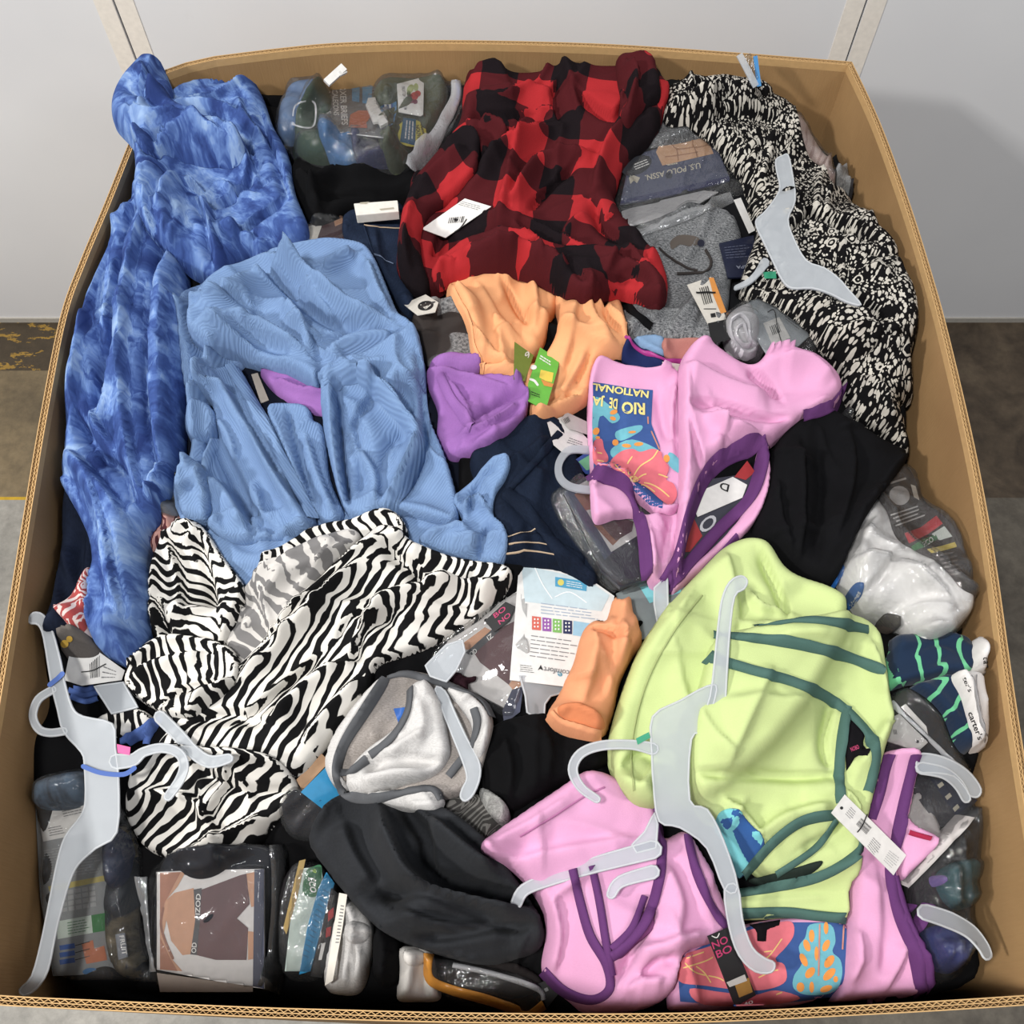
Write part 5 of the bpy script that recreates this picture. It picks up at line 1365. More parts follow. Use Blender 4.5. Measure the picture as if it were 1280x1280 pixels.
patch(T, 'film', [(532, 1196), (560, 1198), (600, 1206), (660, 1222), (684, 1244), (676, 1262), (640, 1262), (570, 1256), (545, 1232)], CLEARG, t=0.012, w=0.012, wr=(0.008, 0.025, 20, 2), seed=94)
strip(T, 'orange_edge', [(536, 1192), (536, 1222), (560, 1236), (610, 1250), (660, 1266), (680, 1256)], 0.010, plain('orange_zip', (228, 150, 26), 0.3), 0.004, label='bright orange zip edge')
strip(T, 'zip_edge', [(566, 1206), (620, 1218), (672, 1236), (680, 1250)], 0.006, ZIP, 0.004)
T = Thing('black_label_box', 'black labelled strip at the front rim under the pink bra hem', 'package')
o, pl = slab(T, 'strip', [(672, 1230), (690, 1222), (700, 1240), (684, 1260)], INK, 0.003)
ink(T, 'print', [[(680, 1236), (684, 1234), (686, 1238), (682, 1240)]], GINK, pl, 0.0006, o)

# ================================================================== centre front: card, trunks pack, grey bra, charcoal tee
T = Thing('trunks_package', 'trunks pack with a maroon torso picture half under the zebra top', 'package')
card, pl = slab(T, 'card', [(540, 812), (600, 770), (648, 738), (660, 760), (652, 860), (640, 890), (606, 872), (560, 850)], plain('pack_white', (222, 218, 216), 0.35), 0.006, pct=75)
ink(T, 'picture_skin', [[(576, 806), (606, 784), (618, 790), (590, 812), (582, 812)], [(636, 856), (650, 836), (654, 852), (644, 866)]], SKIN, pl, 0.0005, card)
ink(T, 'picture_trunks', [[(590, 812), (616, 790), (644, 776), (648, 830), (636, 856), (600, 828)]], MAROON, pl, 0.0006, card)
ink(T, 'waistband', [[(582, 816), (618, 784), (624, 789), (590, 820)]], plain('band_grey', (72, 72, 76)), pl, 0.0009, card)
text(T, 'OD', (586, 816), (594, 810), (3, 5), WHITE, pl, 0.0013, card); text(T, 'IZ', (608, 796), (614, 791), (3, 5), WHITE, pl, 0.0013, card)
ink(T, 'end_band', [[(640, 862), (654, 858), (650, 890), (630, 905), (628, 888)]], NAVYC, pl, 0.001, card)
patch(T, 'film', [(536, 814), (598, 768), (650, 735), (664, 760), (658, 862), (640, 900), (604, 880), (556, 856)], CLEAR, t=0.004, w=0.005, soft=0.004, wr=(0.003, 0.03, 40, 2), seed=95)
T = Thing('brand_tag', 'black swing tag with magenta letters at the zebra hem', 'tag')
o, pl = slab(T, 'card', [(606, 776), (632, 752), (644, 758), (636, 776), (618, 790)], INK, 0.001)
MAG = plain('magenta_ink', (196, 40, 104))
text(T, 'NO', (622, 776), (636, 765), (3, 5), MAG, pl, parent=o); text(T, 'BO', (616, 768), (630, 757), (3, 5), MAG, pl, parent=o)
T = Thing('plastic_hanger', 'frosted hanger plate under the white underwear card in the middle', 'hanger', 'frosted plastic hangers')
rigid_hanger(T, [('bar', [(650, 845), (706, 850), (702, 866), (688, 870), (681, 880), (680, 896), (670, 897), (659, 890), (657, 870)])])
T = Thing('underwear_card', 'white printed card with four coloured underwear icons beside the peach sleeve', 'card')
card, pl = slab(T, 'card', [(649, 703), (735, 722), (768, 745), (760, 800), (738, 862), (637, 850)], plain('ivory_card', (226, 226, 224), 0.5), 0.0014, pct=80)
ink(T, 'blue_shine', [[(652, 706), (733, 724), (762, 744), (752, 764), (656, 752)]], plain('pale_blue_sheen', (196, 216, 224), 0.3), pl, 0.0004, card)  # sheen on the card painted as a flat pale blue area
ink(T, 'badge', [[(694, 721), (734, 727), (733, 739), (694, 733)]], plain('cyan_badge', (66, 160, 200)), pl, 0.0008, card)
ink(T, 'badge_ring', [ellipse(701, 728, 4, 4)], plain('yellow_ring', (220, 206, 80)), pl, 0.0011, card)
lines(T, [(708, 725), (731, 729), (731, 737), (708, 733)], 3, WHITE, pl, 0.3, card, 0.0011)
lines(T, [(676, 752), (750, 762), (748, 776), (676, 768)], 4, plain('pale_ink', (160, 176, 196)), pl, 0.3, card, 0.0008)
for k, c in enumerate(((216, 96, 78), (150, 84, 170), (120, 184, 84), (36, 44, 90))):
    x_, y_ = 665 + k * 13, 770 + k * 1.6
    ink(T, 'icon', [[(x_, y_), (x_ + 11, y_ + 1.3), (x_ + 11, y_ + 18), (x_, y_ + 17)]], plain('icon_%d' % k, c), pl, 0.0008, card)
    ink(T, 'icon_mark', [ellipse(x_ + 3.4 + 4 * i, y_ + 4 + 4.6 * j, 1.1, 1.3, 0, 8) for i in range(2) for j in range(3)], WHITE, pl, 0.0011, card)
ink(T, 'icon_panel', [[(717, 776), (742, 780), (738, 797), (716, 794)]], plain('sky_panel', (150, 196, 222)), pl, 0.0008, card)
lines(T, [(664, 792), (724, 800), (718, 830), (662, 822)], 6, GINK, pl, 0.22, card, 0.0008, 9)
lines(T, [(650, 830), (668, 832), (668, 842), (650, 840)], 4, INK, pl, 0.25, card, 0.0008)
text(T, 'comfort', (712, 838), (680, 833), (-1, 7), GINK, pl, 0.0009, card)
ink(T, 'emblem', [[(672, 838), (676, 831), (679, 838), (675, 836)]], INK, pl, 0.0009, card)
text(T, 'e', (703, 846), (697, 845), (-0.5, -6), plain('teal_text', (70, 150, 180)), pl, 0.0009, card)
ink(T, 'flap_cut', [stroke([(667, 706), (678, 730), (690, 748)], 1.3), stroke([(694, 746), (712, 740), (733, 753)], 1.3)], plain('cut_edge', (240, 244, 246)), pl, 0.0009, card)

T = Thing('black_sweater', 'black jersey sweater between the white card and the pink bra', 'clothing')
patch(T, 'cloth', [(600, 930), (630, 900), (680, 892), (740, 900), (770, 940), (750, 960), (690, 985), (640, 1015), (606, 1000)], BLACK, t=0.026, w=0.02, folds=[([(630, 920), (640, 960), (636, 1000)], 0.010, 0.010), ([(680, 910), (690, 940), (686, 975)], 0.008, 0.010)], seed=96)
T = Thing('mesh_top', 'grey waffle mesh top showing beside the charcoal tee', 'clothing')
patch(T, 'cloth', [(550, 1005), (580, 992), (620, 996), (640, 1020), (612, 1046), (600, 1060), (570, 1040)], stripes('grey_waffle', (60, 58, 56), (112, 110, 106), 0.005, 0.4, 0.9, 0.001), t=0.014, rf=(3, 30, 50, 0.006, 0.008), seed=97)
patch(T, 'edge', [(598, 985), (612, 988), (640, 1016), (628, 1034), (606, 1010)], heather('grey_knit2', (120, 120, 118), (180, 180, 176), 260), t=0.010, rf=(3, -40, 50, 0.005, 0.005), seed=98)
T = Thing('blue_card_pack', 'bright blue card and clear pouch between the zebra top and grey bra', 'package')
patch(T, 'pouch', [(352, 1010), (372, 985), (410, 1000), (420, 1030), (390, 1045), (362, 1040)], fabric('dark_goods2', (50, 50, 58), sheen=0.0), t=0.012, seed=99)
patch(T, 'film', [(348, 1012), (368, 982), (414, 998), (424, 1032), (392, 1050), (360, 1044)], CLEARG, t=0.004, wr=(0.008, 0.02, 40, 2), seed=99)
o, pl = slab(T, 'card', [(376, 990), (408, 958), (428, 976), (440, 992), (412, 1018)], plain('bright_blue', (30, 150, 206), 0.35), 0.002, pct=92)
o2, _ = slab(T, 'card_edge', [(370, 975), (402, 942), (412, 952), (378, 988)], plain('tan_card', (186, 144, 104)), 0.002, pct=90)

CT = fabric('charcoal_tee', (46, 48, 52), 0.25, 420, sheen=0.02)
T = Thing('charcoal_tee', 'charcoal tee shirt heaped at the front centre', 'shirt')
patch(T, 'cloth', [(384, 1048), (410, 1006), (440, 990), (500, 1000), (550, 1006), (600, 1040), (636, 1084), (664, 1125), (682, 1160), (676, 1186), (640, 1200), (604, 1206), (560, 1196), (505, 1178), (466, 1156), (430, 1116), (402, 1080)], CT, t=0.035, w=0.016, soft=0.02,
      folds=[([(476, 1010), (495, 1060), (525, 1105), (600, 1130), (670, 1140)], 0.039, 0.014), ([(500, 1000), (535, 1040), (545, 1090), (610, 1105), (660, 1125)], -0.039, 0.010), ([(540, 1025), (580, 1060), (620, 1090)], 0.027, 0.012), ([(474, 1116), (520, 1112), (570, 1128), (630, 1150)], -0.036, 0.008), ([(500, 1140), (560, 1160), (640, 1165)], 0.021, 0.014), ([(520, 1170), (580, 1166), (670, 1152)], -0.024, 0.007), ([(430, 1030), (445, 1070), (470, 1110)], 0.015, 0.020), ([(470, 1160), (530, 1185), (600, 1200)], 0.012, 0.006)], fh=1.3, seed=100)

# grey bra top
GB = heather('pale_heather', (196, 194, 192), (226, 224, 222), 340, 4)
GB2 = heather('warm_heather', (140, 132, 126), (176, 168, 162), 340, 4)
GT = fabric('grey_binding', (96, 98, 102), 0.08)
T = Thing('grey_bra', 'pale grey heather bra top with dark grey binding on a hanger', 'bra top')
patch(T, 'back_lining', [(410, 962), (424, 920), (455, 875), (480, 846), (520, 838), (560, 850), (602, 872), (618, 902), (606, 950), (590, 985), (540, 1000), (460, 985), (420, 985)], GB2, t=0.026, w=0.016, rf=(5, 40, 70, 0.006, 0.01), seed=101)
patch(T, 'outer_edge', [(404, 955), (416, 918), (446, 878), (474, 848), (482, 852), (452, 896), (430, 930), (424, 968), (440, 985), (418, 982)], GB, t=0.010, w=0.008, seed=102)
patch(T, 'cup', [(452, 940), (500, 905), (510, 860), (535, 852), (552, 880), (560, 920), (562, 945), (540, 970), (495, 984), (445, 996), (432, 975)], GB, t=0.022, w=0.016,
      folds=[([(450, 960), (500, 945), (555, 950)], -0.012, 0.008), ([(450, 975), (500, 965), (540, 970)], 0.010, 0.012), ([(520, 870), (530, 900), (525, 930)], 0.008, 0.014), ([(470, 945), (500, 930), (530, 915)], 0.006, 0.008)], seed=103)
patch(T, 'hem', [(455, 990), (490, 988), (530, 980), (548, 988), (556, 1000), (545, 1014), (510, 1012), (480, 1004)], GB, t=0.012, w=0.008, folds=[([(500, 996), (525, 990), (545, 1008)], 0.006, 0.006)], seed=104)
patch(T, 'side', [(556, 858), (590, 870), (612, 895), (612, 925), (600, 950), (588, 930), (590, 905), (572, 880)], GB, t=0.014, w=0.010, seed=105)
for q in ([(482, 848), (455, 890), (430, 930), (420, 965), (430, 992), (465, 998), (510, 988), (540, 985), (552, 1000)], [(484, 846), (510, 842), (560, 856), (600, 872), (616, 896)], [(512, 860), (508, 890), (490, 920), (462, 944)], [(424, 965), (440, 962), (458, 948)], [(592, 885), (596, 905), (586, 935), (560, 970)]):
    strip(T, 'binding', q, 0.009, GT, 0.004)
ink(T, 'size_label', [[(492, 886), (508, 884), (506, 900), (498, 904)]], plain('blue_label', (40, 104, 190)), None, 0.001, label='small blue label inside the neckline')
patch(T, 'bow', [(560, 842), (572, 838), (584, 846), (595, 843), (594, 850), (584, 852), (586, 862), (575, 856), (562, 850)], fabric('dark_bow', (42, 20, 28)), t=0.006, seed=106)
T = Thing('plastic_hanger', 'frosted hanger bar lying across the grey bra', 'hanger', 'frosted plastic hangers')
rigid_hanger(T, [('plate', [(532, 832), (558, 806), (578, 800), (581, 815), (570, 838), (558, 852), (538, 845)]), ('bar', catmull([(544, 862), (556, 864), (568, 890), (584, 924), (598, 950), (600, 970), (592, 992), (582, 1001), (576, 996), (578, 986), (584, 972), (578, 950), (562, 910)], 3))], pct=90)
# ================================================================== right side, low packs first
BAGB = fabric('black_lining', (20, 20, 24), sheen=0.0)
T = Thing('dark_bag', 'black clear-wrapped bag of teal and blue clothes in the front right corner', 'package')
patch(T, 'bundle', [(1148, 1070), (1190, 1030), (1222, 1008), (1244, 1024), (1240, 1090), (1222, 1160), (1192, 1222), (1152, 1216), (1140, 1150)], BAGB, t=0.03, w=0.03, rf=(6, 60, 60, 0.01, 0.01), seed=120)
patch(T, 'teal_cloth', [(1166, 1094), (1192, 1078), (1218, 1076), (1226, 1112), (1204, 1138), (1176, 1130)], fabric('teal_cloth', (26, 84, 92), 0.2), t=0.014, rf=(4, 40, 40, 0.006, 0.008), seed=121)
patch(T, 'blue_cloth', [(1148, 1166), (1180, 1156), (1206, 1168), (1204, 1198), (1186, 1218), (1158, 1210)], fabric('royal_cloth', (34, 50, 128), 0.2), t=0.016, rf=(4, 60, 40, 0.008, 0.008), seed=122)
patch(T, 'lilac_cloth', [(1160, 1096), (1174, 1096), (1178, 1104), (1164, 1110)], fabric('lilac_cloth', (128, 104, 180)), t=0.008, seed=123)
patch(T, 'film', [(1140, 1076), (1188, 1026), (1212, 1000), (1238, 1006), (1246, 1030), (1242, 1096), (1226, 1165), (1194, 1228), (1150, 1220), (1136, 1150)], CLEARG, t=0.006, w=0.008, soft=0.006, wr=(0.008, 0.03, 120, 3), seed=124)
T = Thing('navy_strip_package', 'clear pack with a navy text strip and white sleeve beside the pink strap', 'package')
patch(T, 'white_cloth', [(1128, 1006), (1150, 985), (1176, 1030), (1168, 1062), (1146, 1070), (1126, 1050)], fabric('white_cloth', (206, 200, 198), 0.05), t=0.012, seed=125)
o, pl = slab(T, 'card', [(1130, 975), (1152, 962), (1222, 1000), (1196, 1028), (1174, 1034)], plain('charcoal_card', (52, 50, 58), 0.35), 0.003)
ink(T, 'print', [[(1160, 970), (1172, 964), (1214, 1006), (1198, 1024)]], plain('deep_navy_card', (34, 40, 66), 0.35), pl, 0.0005, o)
lines(T, [(1168, 976), (1174, 972), (1203, 1014), (1197, 1020)], 3, TAN, pl, 0.3, o, 0.001, broken=False)
ink(T, 'print', [ellipse(1138, 996, 3.6, 3.6)], GINK, pl, 0.0006, o)
strip(T, 'white_roll', [(1128, 1106), (1150, 1082), (1178, 1056), (1208, 1020)], 0.012, fabric('white_cloth', (206, 200, 198), 0.05), 0.008)
patch(T, 'film', [(1120, 1000), (1150, 958), (1226, 998), (1214, 1022), (1176, 1064), (1128, 1110)], CLEARG, t=0.004, w=0.006, soft=0.006, wr=(0.005, 0.03, 45, 3), seed=126)
T = Thing('black_wrap_package', 'black film pack with a white card beside the striped boxers', 'package')
patch(T, 'goods', [(1106, 880), (1132, 860), (1160, 880), (1190, 930), (1214, 970), (1170, 965), (1110, 950)], BAGB, t=0.024, seed=127, rf=(3, -50, 60, 0.006, 0.01))
o, pl = slab(T, 'card', [(1108, 926), (1116, 896), (1124, 892), (1160, 928), (1148, 939)], plain('white_card2', (206, 204, 200), 0.4), 0.002)
bars(T, [(1116, 912), (1121, 912), (1122, 918), (1117, 918)], 4, INK, pl, o); ink(T, 'hole', [ellipse(1147, 927, 2, 2)], INK, pl, 0.0006, o)
ink(T, 'print', [[(1126, 884), (1132, 880), (1158, 908), (1160, 918)]], WHITE, pl, 0.0012, o)
patch(T, 'film', [(1104, 884), (1134, 856), (1164, 878), (1194, 930), (1222, 975), (1170, 972), (1106, 956)], CLEARG, t=0.004, w=0.005, soft=0.004, wr=(0.005, 0.03, -50, 3), seed=128)
strip(T, 'film_edge', [(1112, 878), (1150, 912), (1190, 952), (1212, 975)], 0.004, ZIP, 0.002)

CB = stripes('navy_green_stripe', (22, 44, 72), (96, 196, 140), 0.021, 0.2, 0.2, 0.006)
WB = fabric('white_band', (232, 228, 226), 0.04)
def boxers(label, body, band, rot, seed, texts, lines_):
    T = Thing('striped_boxers', label, 'boxers', 'folded striped boxers')
    patch(T, 'cloth', body, CB, t=0.026, w=0.014, rf=(2, 10, 60, 0.005, 0.01), uvrot=rot, warp=0.2, seed=seed)
    b = patch(T, 'waistband', band, WB, t=0.026, w=0.008, seed=seed + 1)
    for q in lines_: strip(T, 'band_rib', q, 0.0016, plain('band_line', (150, 148, 150)), 0.0014, b)
    for s, p0, p1, up in texts: text(T, s, p0, p1, up, INK, None, 0.0012, b)
boxers('navy boxers with green stripes, upper folded pair by the right wall', [(1106, 860), (1112, 812), (1116, 796), (1160, 794), (1216, 797), (1217, 842), (1150, 850)], [(1214, 798), (1246, 798), (1249, 815), (1247, 834), (1216, 842)], 0.05, 130,
       [('car', (1228, 822), (1229, 835), (6, 0))], [[(1238, 800), (1240, 818), (1237, 836)], [(1243, 800), (1244, 818), (1242, 835)]])
boxers('navy boxers with green stripes, lower folded pair by the right wall', [(1136, 860), (1160, 850), (1190, 843), (1204, 870), (1211, 905), (1216, 937), (1200, 938), (1184, 905), (1160, 875)], [(1186, 844), (1224, 842), (1228, 876), (1238, 918), (1236, 934), (1212, 938), (1208, 905), (1200, 868)], -0.5, 133,
       [("carter's", (1209, 892), (1222, 926), (7, -3)), ("ter's", (1202, 848), (1210, 866), (6, -2))], [[(1214, 844), (1218, 880), (1230, 934)], [(1220, 844), (1224, 880), (1235, 930)]])

# white tee pack
WT = fabric('white_tee', (254, 252, 250), 0.03)
T = Thing('white_tee_package', 'clear bag of white tees with a brown printed card by the right wall', 'package')
patch(T, 'tees', [(1058, 650), (1086, 622), (1110, 640), (1140, 680), (1180, 715), (1214, 745), (1216, 765), (1196, 786), (1160, 796), (1118, 776), (1076, 766), (1052, 735), (1046, 700)], WT, t=0.045, w=0.04, folds=[([(1070, 660), (1100, 680), (1130, 690)], 0.010, 0.010), ([(1060, 700), (1100, 700), (1140, 715), (1190, 755)], 0.012, 0.012), ([(1080, 740), (1110, 705), (1120, 690)], -0.010, 0.008), ([(1110, 770), (1150, 760), (1195, 765)], 0.010, 0.012)], rf=(4, 40, 60, 0.006, 0.008), seed=136)
BC = fabric('brown_print_film', (70, 62, 58), 0.05, sheen=0.0)
card = patch(T, 'printed_film', [(1086, 624), (1108, 592), (1126, 584), (1142, 600), (1152, 630), (1172, 648), (1200, 680), (1222, 735), (1221, 752), (1204, 748), (1180, 715), (1150, 694), (1122, 672), (1108, 644)], BC, t=0.012, w=0.010, seed=137)
for c, p in (((196, 40, 46), [(1130, 667), (1150, 660), (1170, 645), (1178, 655), (1160, 668), (1136, 680)]), ((34, 112, 46), [(1138, 684), (1150, 676), (1170, 668), (1172, 674), (1156, 684), (1142, 689)]), ((206, 214, 206), [(1164, 668), (1180, 658), (1190, 671), (1174, 676)]), ((214, 190, 60), [(1158, 687), (1176, 683), (1193, 678), (1196, 684), (1178, 689), (1164, 692)])):
    ink(T, 'print', [p], plain('ink_%d_%d_%d' % c, c), None, 0.0012, card)
ink(T, 'print', [ellipse(1124, 620, 13, 12, 20)], plain('oval_print', (190, 186, 184)), None, 0.0012, card)
ink(T, 'print', [[(1138, 606), (1144, 608), (1149, 626), (1142, 622)]], OFFW, None, 0.0012, card)
text(T, 'ECO', (1152, 679), (1164, 671), (3, 6), WHITE, None, 0.0018, card)
def hlines(quad, n, mat, seed, parent):
    r = random.Random(seed); q = np.array(quad, float); polys = []
    bl = lambda u, v: (q[0] * (1 - u) + q[1] * u) * (1 - v) + (q[3] * (1 - u) + q[2] * u) * v
    for i in range(n):
        u = r.uniform(0, 0.15); e = r.uniform(0.8, 1.0); polys.append([bl(u, (i + .3) / n), bl(e, (i + .3) / n), bl(e, (i + .7) / n), bl(u, (i + .7) / n)])
    ink(T, 'small_print', polys, mat, None, 0.0013, parent)
hlines([(1110, 643), (1150, 630), (1158, 646), (1120, 660)], 4, plain('dim_white', (186, 182, 178)), 3, card); hlines([(1110, 602), (1136, 594), (1138, 600), (1112, 608)], 1, plain('dim_white', (186, 182, 178)), 4, card)
hlines([(1166, 694), (1192, 688), (1206, 718), (1186, 722)], 6, plain('dim_brown', (104, 94, 90)), 5, card)
b = patch(T, 'brand_label', [(1056, 756), (1058, 742), (1066, 734), (1075, 737), (1073, 750), (1064, 760)], plain('label_blue', (44, 104, 180), 0.35), t=0.003, seed=138)
text(T, 'Hanes', (1061, 757), (1071, 738), (5, 4), WHITE, None, 0.001, b)
patch(T, 'blue_tab', [(1039, 724), (1044, 706), (1052, 706), (1054, 714), (1048, 730), (1041, 729)], plain('tab_blue', (30, 110, 200), 0.35), t=0.006, seed=139)
patch(T, 'dark_label', [(1098, 778), (1106, 766), (1124, 768), (1130, 778), (1114, 788), (1100, 784)], BC, t=0.004, seed=140)
patch(T, 'film', [(1054, 652), (1086, 616), (1106, 590), (1126, 582), (1144, 598), (1156, 628), (1176, 646), (1200, 682), (1221, 735), (1221, 762), (1200, 788), (1168, 798), (1120, 784), (1076, 772), (1050, 740), (1042, 702)], CLEARG, t=0.004, w=0.006, soft=0.005, wr=(0.006, 0.025, -40, 2.5), seed=141)

# black cloth at right
T = Thing('black_shirt', 'black shirt lying between the pink bra top and the white tee bag', 'shirt')
patch(T, 'cloth', [(1008, 520), (1036, 512), (1078, 536), (1122, 560), (1134, 574), (1112, 604), (1086, 640), (1060, 690), (1040, 732), (1004, 722), (960, 694), (940, 662), (958, 610), (966, 560), (985, 535)], fabric('black_cotton', (16, 16, 19), 0.2, sheen=0.0), t=0.032, w=0.022, folds=[([(1060, 540), (1064, 600), (1040, 680)], 0.012, 0.014), ([(1000, 560), (1002, 620), (998, 700)], 0.014, 0.012), ([(1025, 560), (1028, 620), (1022, 700)], -0.010, 0.010), ([(970, 600), (975, 650), (990, 700)], 0.010, 0.010)], seed=142)

# ------------------------------------------------ navy bra with magenta edge, packs below the pink bra
T = Thing('colour_block_bra', 'navy and terracotta colour block bra with magenta edge above the pink band', 'bra top')
patch(T, 'navy_panel', [(776, 448), (786, 424), (800, 430), (832, 446), (845, 458), (840, 474), (800, 470)], fabric('navy_panel', (32, 44, 92)), t=0.012, seed=145)
patch(T, 'blue_panel', [(790, 424), (812, 418), (832, 424), (833, 448), (812, 441)], fabric('sky_panel2', (132, 168, 208)), t=0.010, seed=146)
patch(T, 'terracotta_panel', [(828, 424), (856, 424), (888, 432), (880, 452), (850, 454), (830, 448)], fabric('terracotta', (184, 118, 108)), t=0.010, seed=147)
strip(T, 'binding', [(782, 420), (796, 434), (816, 444), (836, 450), (862, 453)], 0.004, plain('magenta_edge', (176, 40, 140)), 0.003)
slab(T, 'care_label', [(828, 452), (850, 455), (848, 467), (828, 463)], OFFW, 0.0008)
T = Thing('care_card', 'grey printed tag and white card edge above the hanger hook in the centre', 'tag')
o, pl = slab(T, 'white_card', [(684, 528), (705, 520), (726, 540), (738, 552), (740, 566), (704, 566), (692, 556)], WHITE, 0.001)
lines(T, [(712, 546), (734, 554), (728, 560), (708, 554)], 3, GINK, pl, 0.3, o)
o, pl = slab(T, 'grey_tag', [(701, 524), (708, 515), (740, 530), (738, 544), (712, 536)], plain('grey_tag', (190, 186, 182)), 0.001, pct=95)
bars(T, [(704, 524), (711, 520), (714, 526), (707, 530)], 6, INK, pl, o)
T = Thing('trunks_package', 'trunks pack with a dark band under the left of the pink bra top', 'package')
card, pl = slab(T, 'card', [(704, 616), (730, 596), (800, 618), (840, 690), (830, 716), (775, 734), (752, 712)], plain('black_pack', (56, 54, 66), 0.3), 0.008, pct=75)
ink(T, 'side_band', [[(704, 616), (714, 608), (766, 690), (756, 700)]], plain('slate_band', (70, 76, 100), 0.35), pl, 0.0005, card)
ink(T, 'picture', [[(716, 610), (738, 598), (800, 624), (806, 664), (764, 690)]], plain('pack_white', (222, 218, 216), 0.35), pl, 0.0006, card)
ink(T, 'picture_skin', [[(718, 618), (736, 608), (742, 636), (732, 638)], [(742, 656), (756, 648), (776, 672), (766, 682)]], SKIN2, pl, 0.001, card)
ink(T, 'picture_trunks', [[(746, 650), (770, 644), (792, 652), (790, 664), (770, 676), (762, 668)]], plain('trunk_wine', (84, 38, 44)), pl, 0.0011, card)
patch(T, 'film', [(690, 616), (706, 606), (732, 592), (802, 614), (844, 690), (834, 722), (778, 742), (748, 722), (694, 640)], CLEARG, t=0.004, w=0.006, soft=0.004, wr=(0.004, 0.03, -55, 3), seed=148)
T = Thing('red_panel_package', 'grey and red pack with a white tag inside the purple trimmed strap', 'package')
card, pl = slab(T, 'card', [(846, 650), (880, 600), (960, 588), (948, 640), (900, 690), (850, 730), (838, 690)], plain('slate_pack', (58, 58, 72), 0.35), 0.004, pct=70)
ink(T, 'red_panel', [[(850, 660), (866, 645), (878, 670), (862, 690), (850, 690)], [(918, 596), (934, 576), (944, 590), (932, 600)]], plain('red_panel', (170, 34, 38)), pl, 0.0006, card)
text(T, 'O', (872, 655), (892, 640), (6, 14), plain('pale_letter', (200, 200, 206)), pl, 0.0009, card)
o, p2 = slab(T, 'white_tag', [(866, 632), (880, 612), (916, 596), (934, 606), (928, 622), (872, 646)], WHITE, 0.001, pct=95)
text(T, 'D', (912, 606), (901, 602), (-2, 9), INK, p2, 0.0006, o)
T = Thing('plastic_hanger', 'frosted hanger hook curling out left of the printed pink band', 'hanger', 'frosted plastic hangers')
rigid_hanger(T, [('hook', stroke([(736, 562), (712, 562), (699, 578), (700, 596), (714, 608), (740, 612)], 9))], rim=False)
T = Thing('green_label', 'blue and green size label beside the hanger hook in the centre', 'tag')
o, pl = slab(T, 'label', [(717, 576), (738, 562), (744, 574), (740, 594), (732, 592)], plain('label_blue2', (40, 78, 150)), 0.001)
ink(T, 'print', [[(723, 577), (738, 568), (740, 586), (733, 588)]], plain('label_green', (96, 180, 130)), pl, 0.0005, o)
T = Thing('turquoise_card', 'turquoise and pink card edge below the purple strap end', 'card')
o, pl = slab(T, 'card', [(770, 742), (800, 728), (850, 722), (862, 748), (840, 790), (800, 800), (780, 780)], plain('smoke_card', (128, 138, 140), 0.3), 0.002)
ink(T, 'print', [[(800, 734), (846, 724), (852, 740), (812, 754)]], plain('turquoise', (118, 206, 214)), pl, 0.0005, o); ink(T, 'print', [[(834, 756), (858, 742), (862, 752), (836, 772)]], plain('pink_print', (206, 160, 150)), pl, 0.0005, o)

# ------------------------------------------------ pink bra tops
PINK = fabric('pink_jersey', (232, 164, 208), 0.05)
PUR = fabric('purple_binding', (104, 56, 116), 0.08)
COR = plain('coral_print', (232, 112, 126), 0.8, 0.1); COR2 = plain('coral_line', (246, 206, 120), 0.8, 0.1); BLU = plain('blue_print', (58, 92, 156), 0.8, 0.1); TEA = plain('aqua_print', (104, 184, 200), 0.8, 0.1); ORA = plain('orange_print', (240, 152, 52), 0.8, 0.1); YEL = plain('yellow_print', (238, 224, 128), 0.8, 0.1)
T = Thing('pink_bra', 'pink bra top with a blue floral park print, lying in the centre', 'bra top', 'pink bra tops with purple binding')
patch(T, 'lower_cup', [(738, 590), (765, 594), (792, 622), (804, 648), (852, 640), (850, 690), (842, 722), (824, 736), (808, 722), (806, 690), (800, 646), (760, 650), (742, 652), (738, 620)], PINK, t=0.018, w=0.010, folds=[([(812, 660), (818, 690), (818, 725)], 0.008, 0.008), ([(840, 650), (832, 690), (828, 725)], -0.006, 0.006)], seed=150)
band = patch(T, 'band', [(738, 450), (775, 456), (810, 462), (852, 468), (858, 520), (860, 580), (852, 640), (820, 640), (792, 618), (768, 600), (738, 588)], PINK, t=0.022, w=0.010, folds=[([(846, 475), (840, 520), (842, 570)], 0.008, 0.006), ([(780, 490), (776, 530), (780, 570)], -0.004, 0.010), ([(825, 490), (830, 530), (845, 560)], -0.006, 0.008)], seed=151)
ink(T, 'print_panel', [[(741, 478), (756, 480), (790, 486), (816, 488), (814, 530), (824, 556), (830, 600), (828, 636), (812, 632), (790, 612), (768, 596), (742, 586)]], BLU, None, 0.0010, band)
ink(T, 'aqua_leaf', [[(742, 500), (760, 506), (775, 522), (765, 530), (750, 520), (745, 560), (741, 560)], [(770, 540), (800, 532), (800, 540), (775, 552)], [(764, 562), (790, 550), (825, 565), (820, 580), (790, 572), (768, 574)], [(836, 566), (848, 574), (850, 592), (836, 582)]], TEA, None, 0.0014, band, True)
ink(T, 'orange_spot', [ellipse(767, 516, 5, 3, -20), ellipse(766, 524, 4, 2.5, 20), ellipse(745, 540, 4, 5, 30), ellipse(747, 548, 3, 2), ellipse(769, 554, 4, 4, 30), ellipse(783, 558, 6, 2.5, 5), ellipse(798, 556, 6, 2.5, -5), ellipse(833, 574, 4, 5), ellipse(790, 541, 5, 1.6, -5)], ORA, None, 0.0018, band)
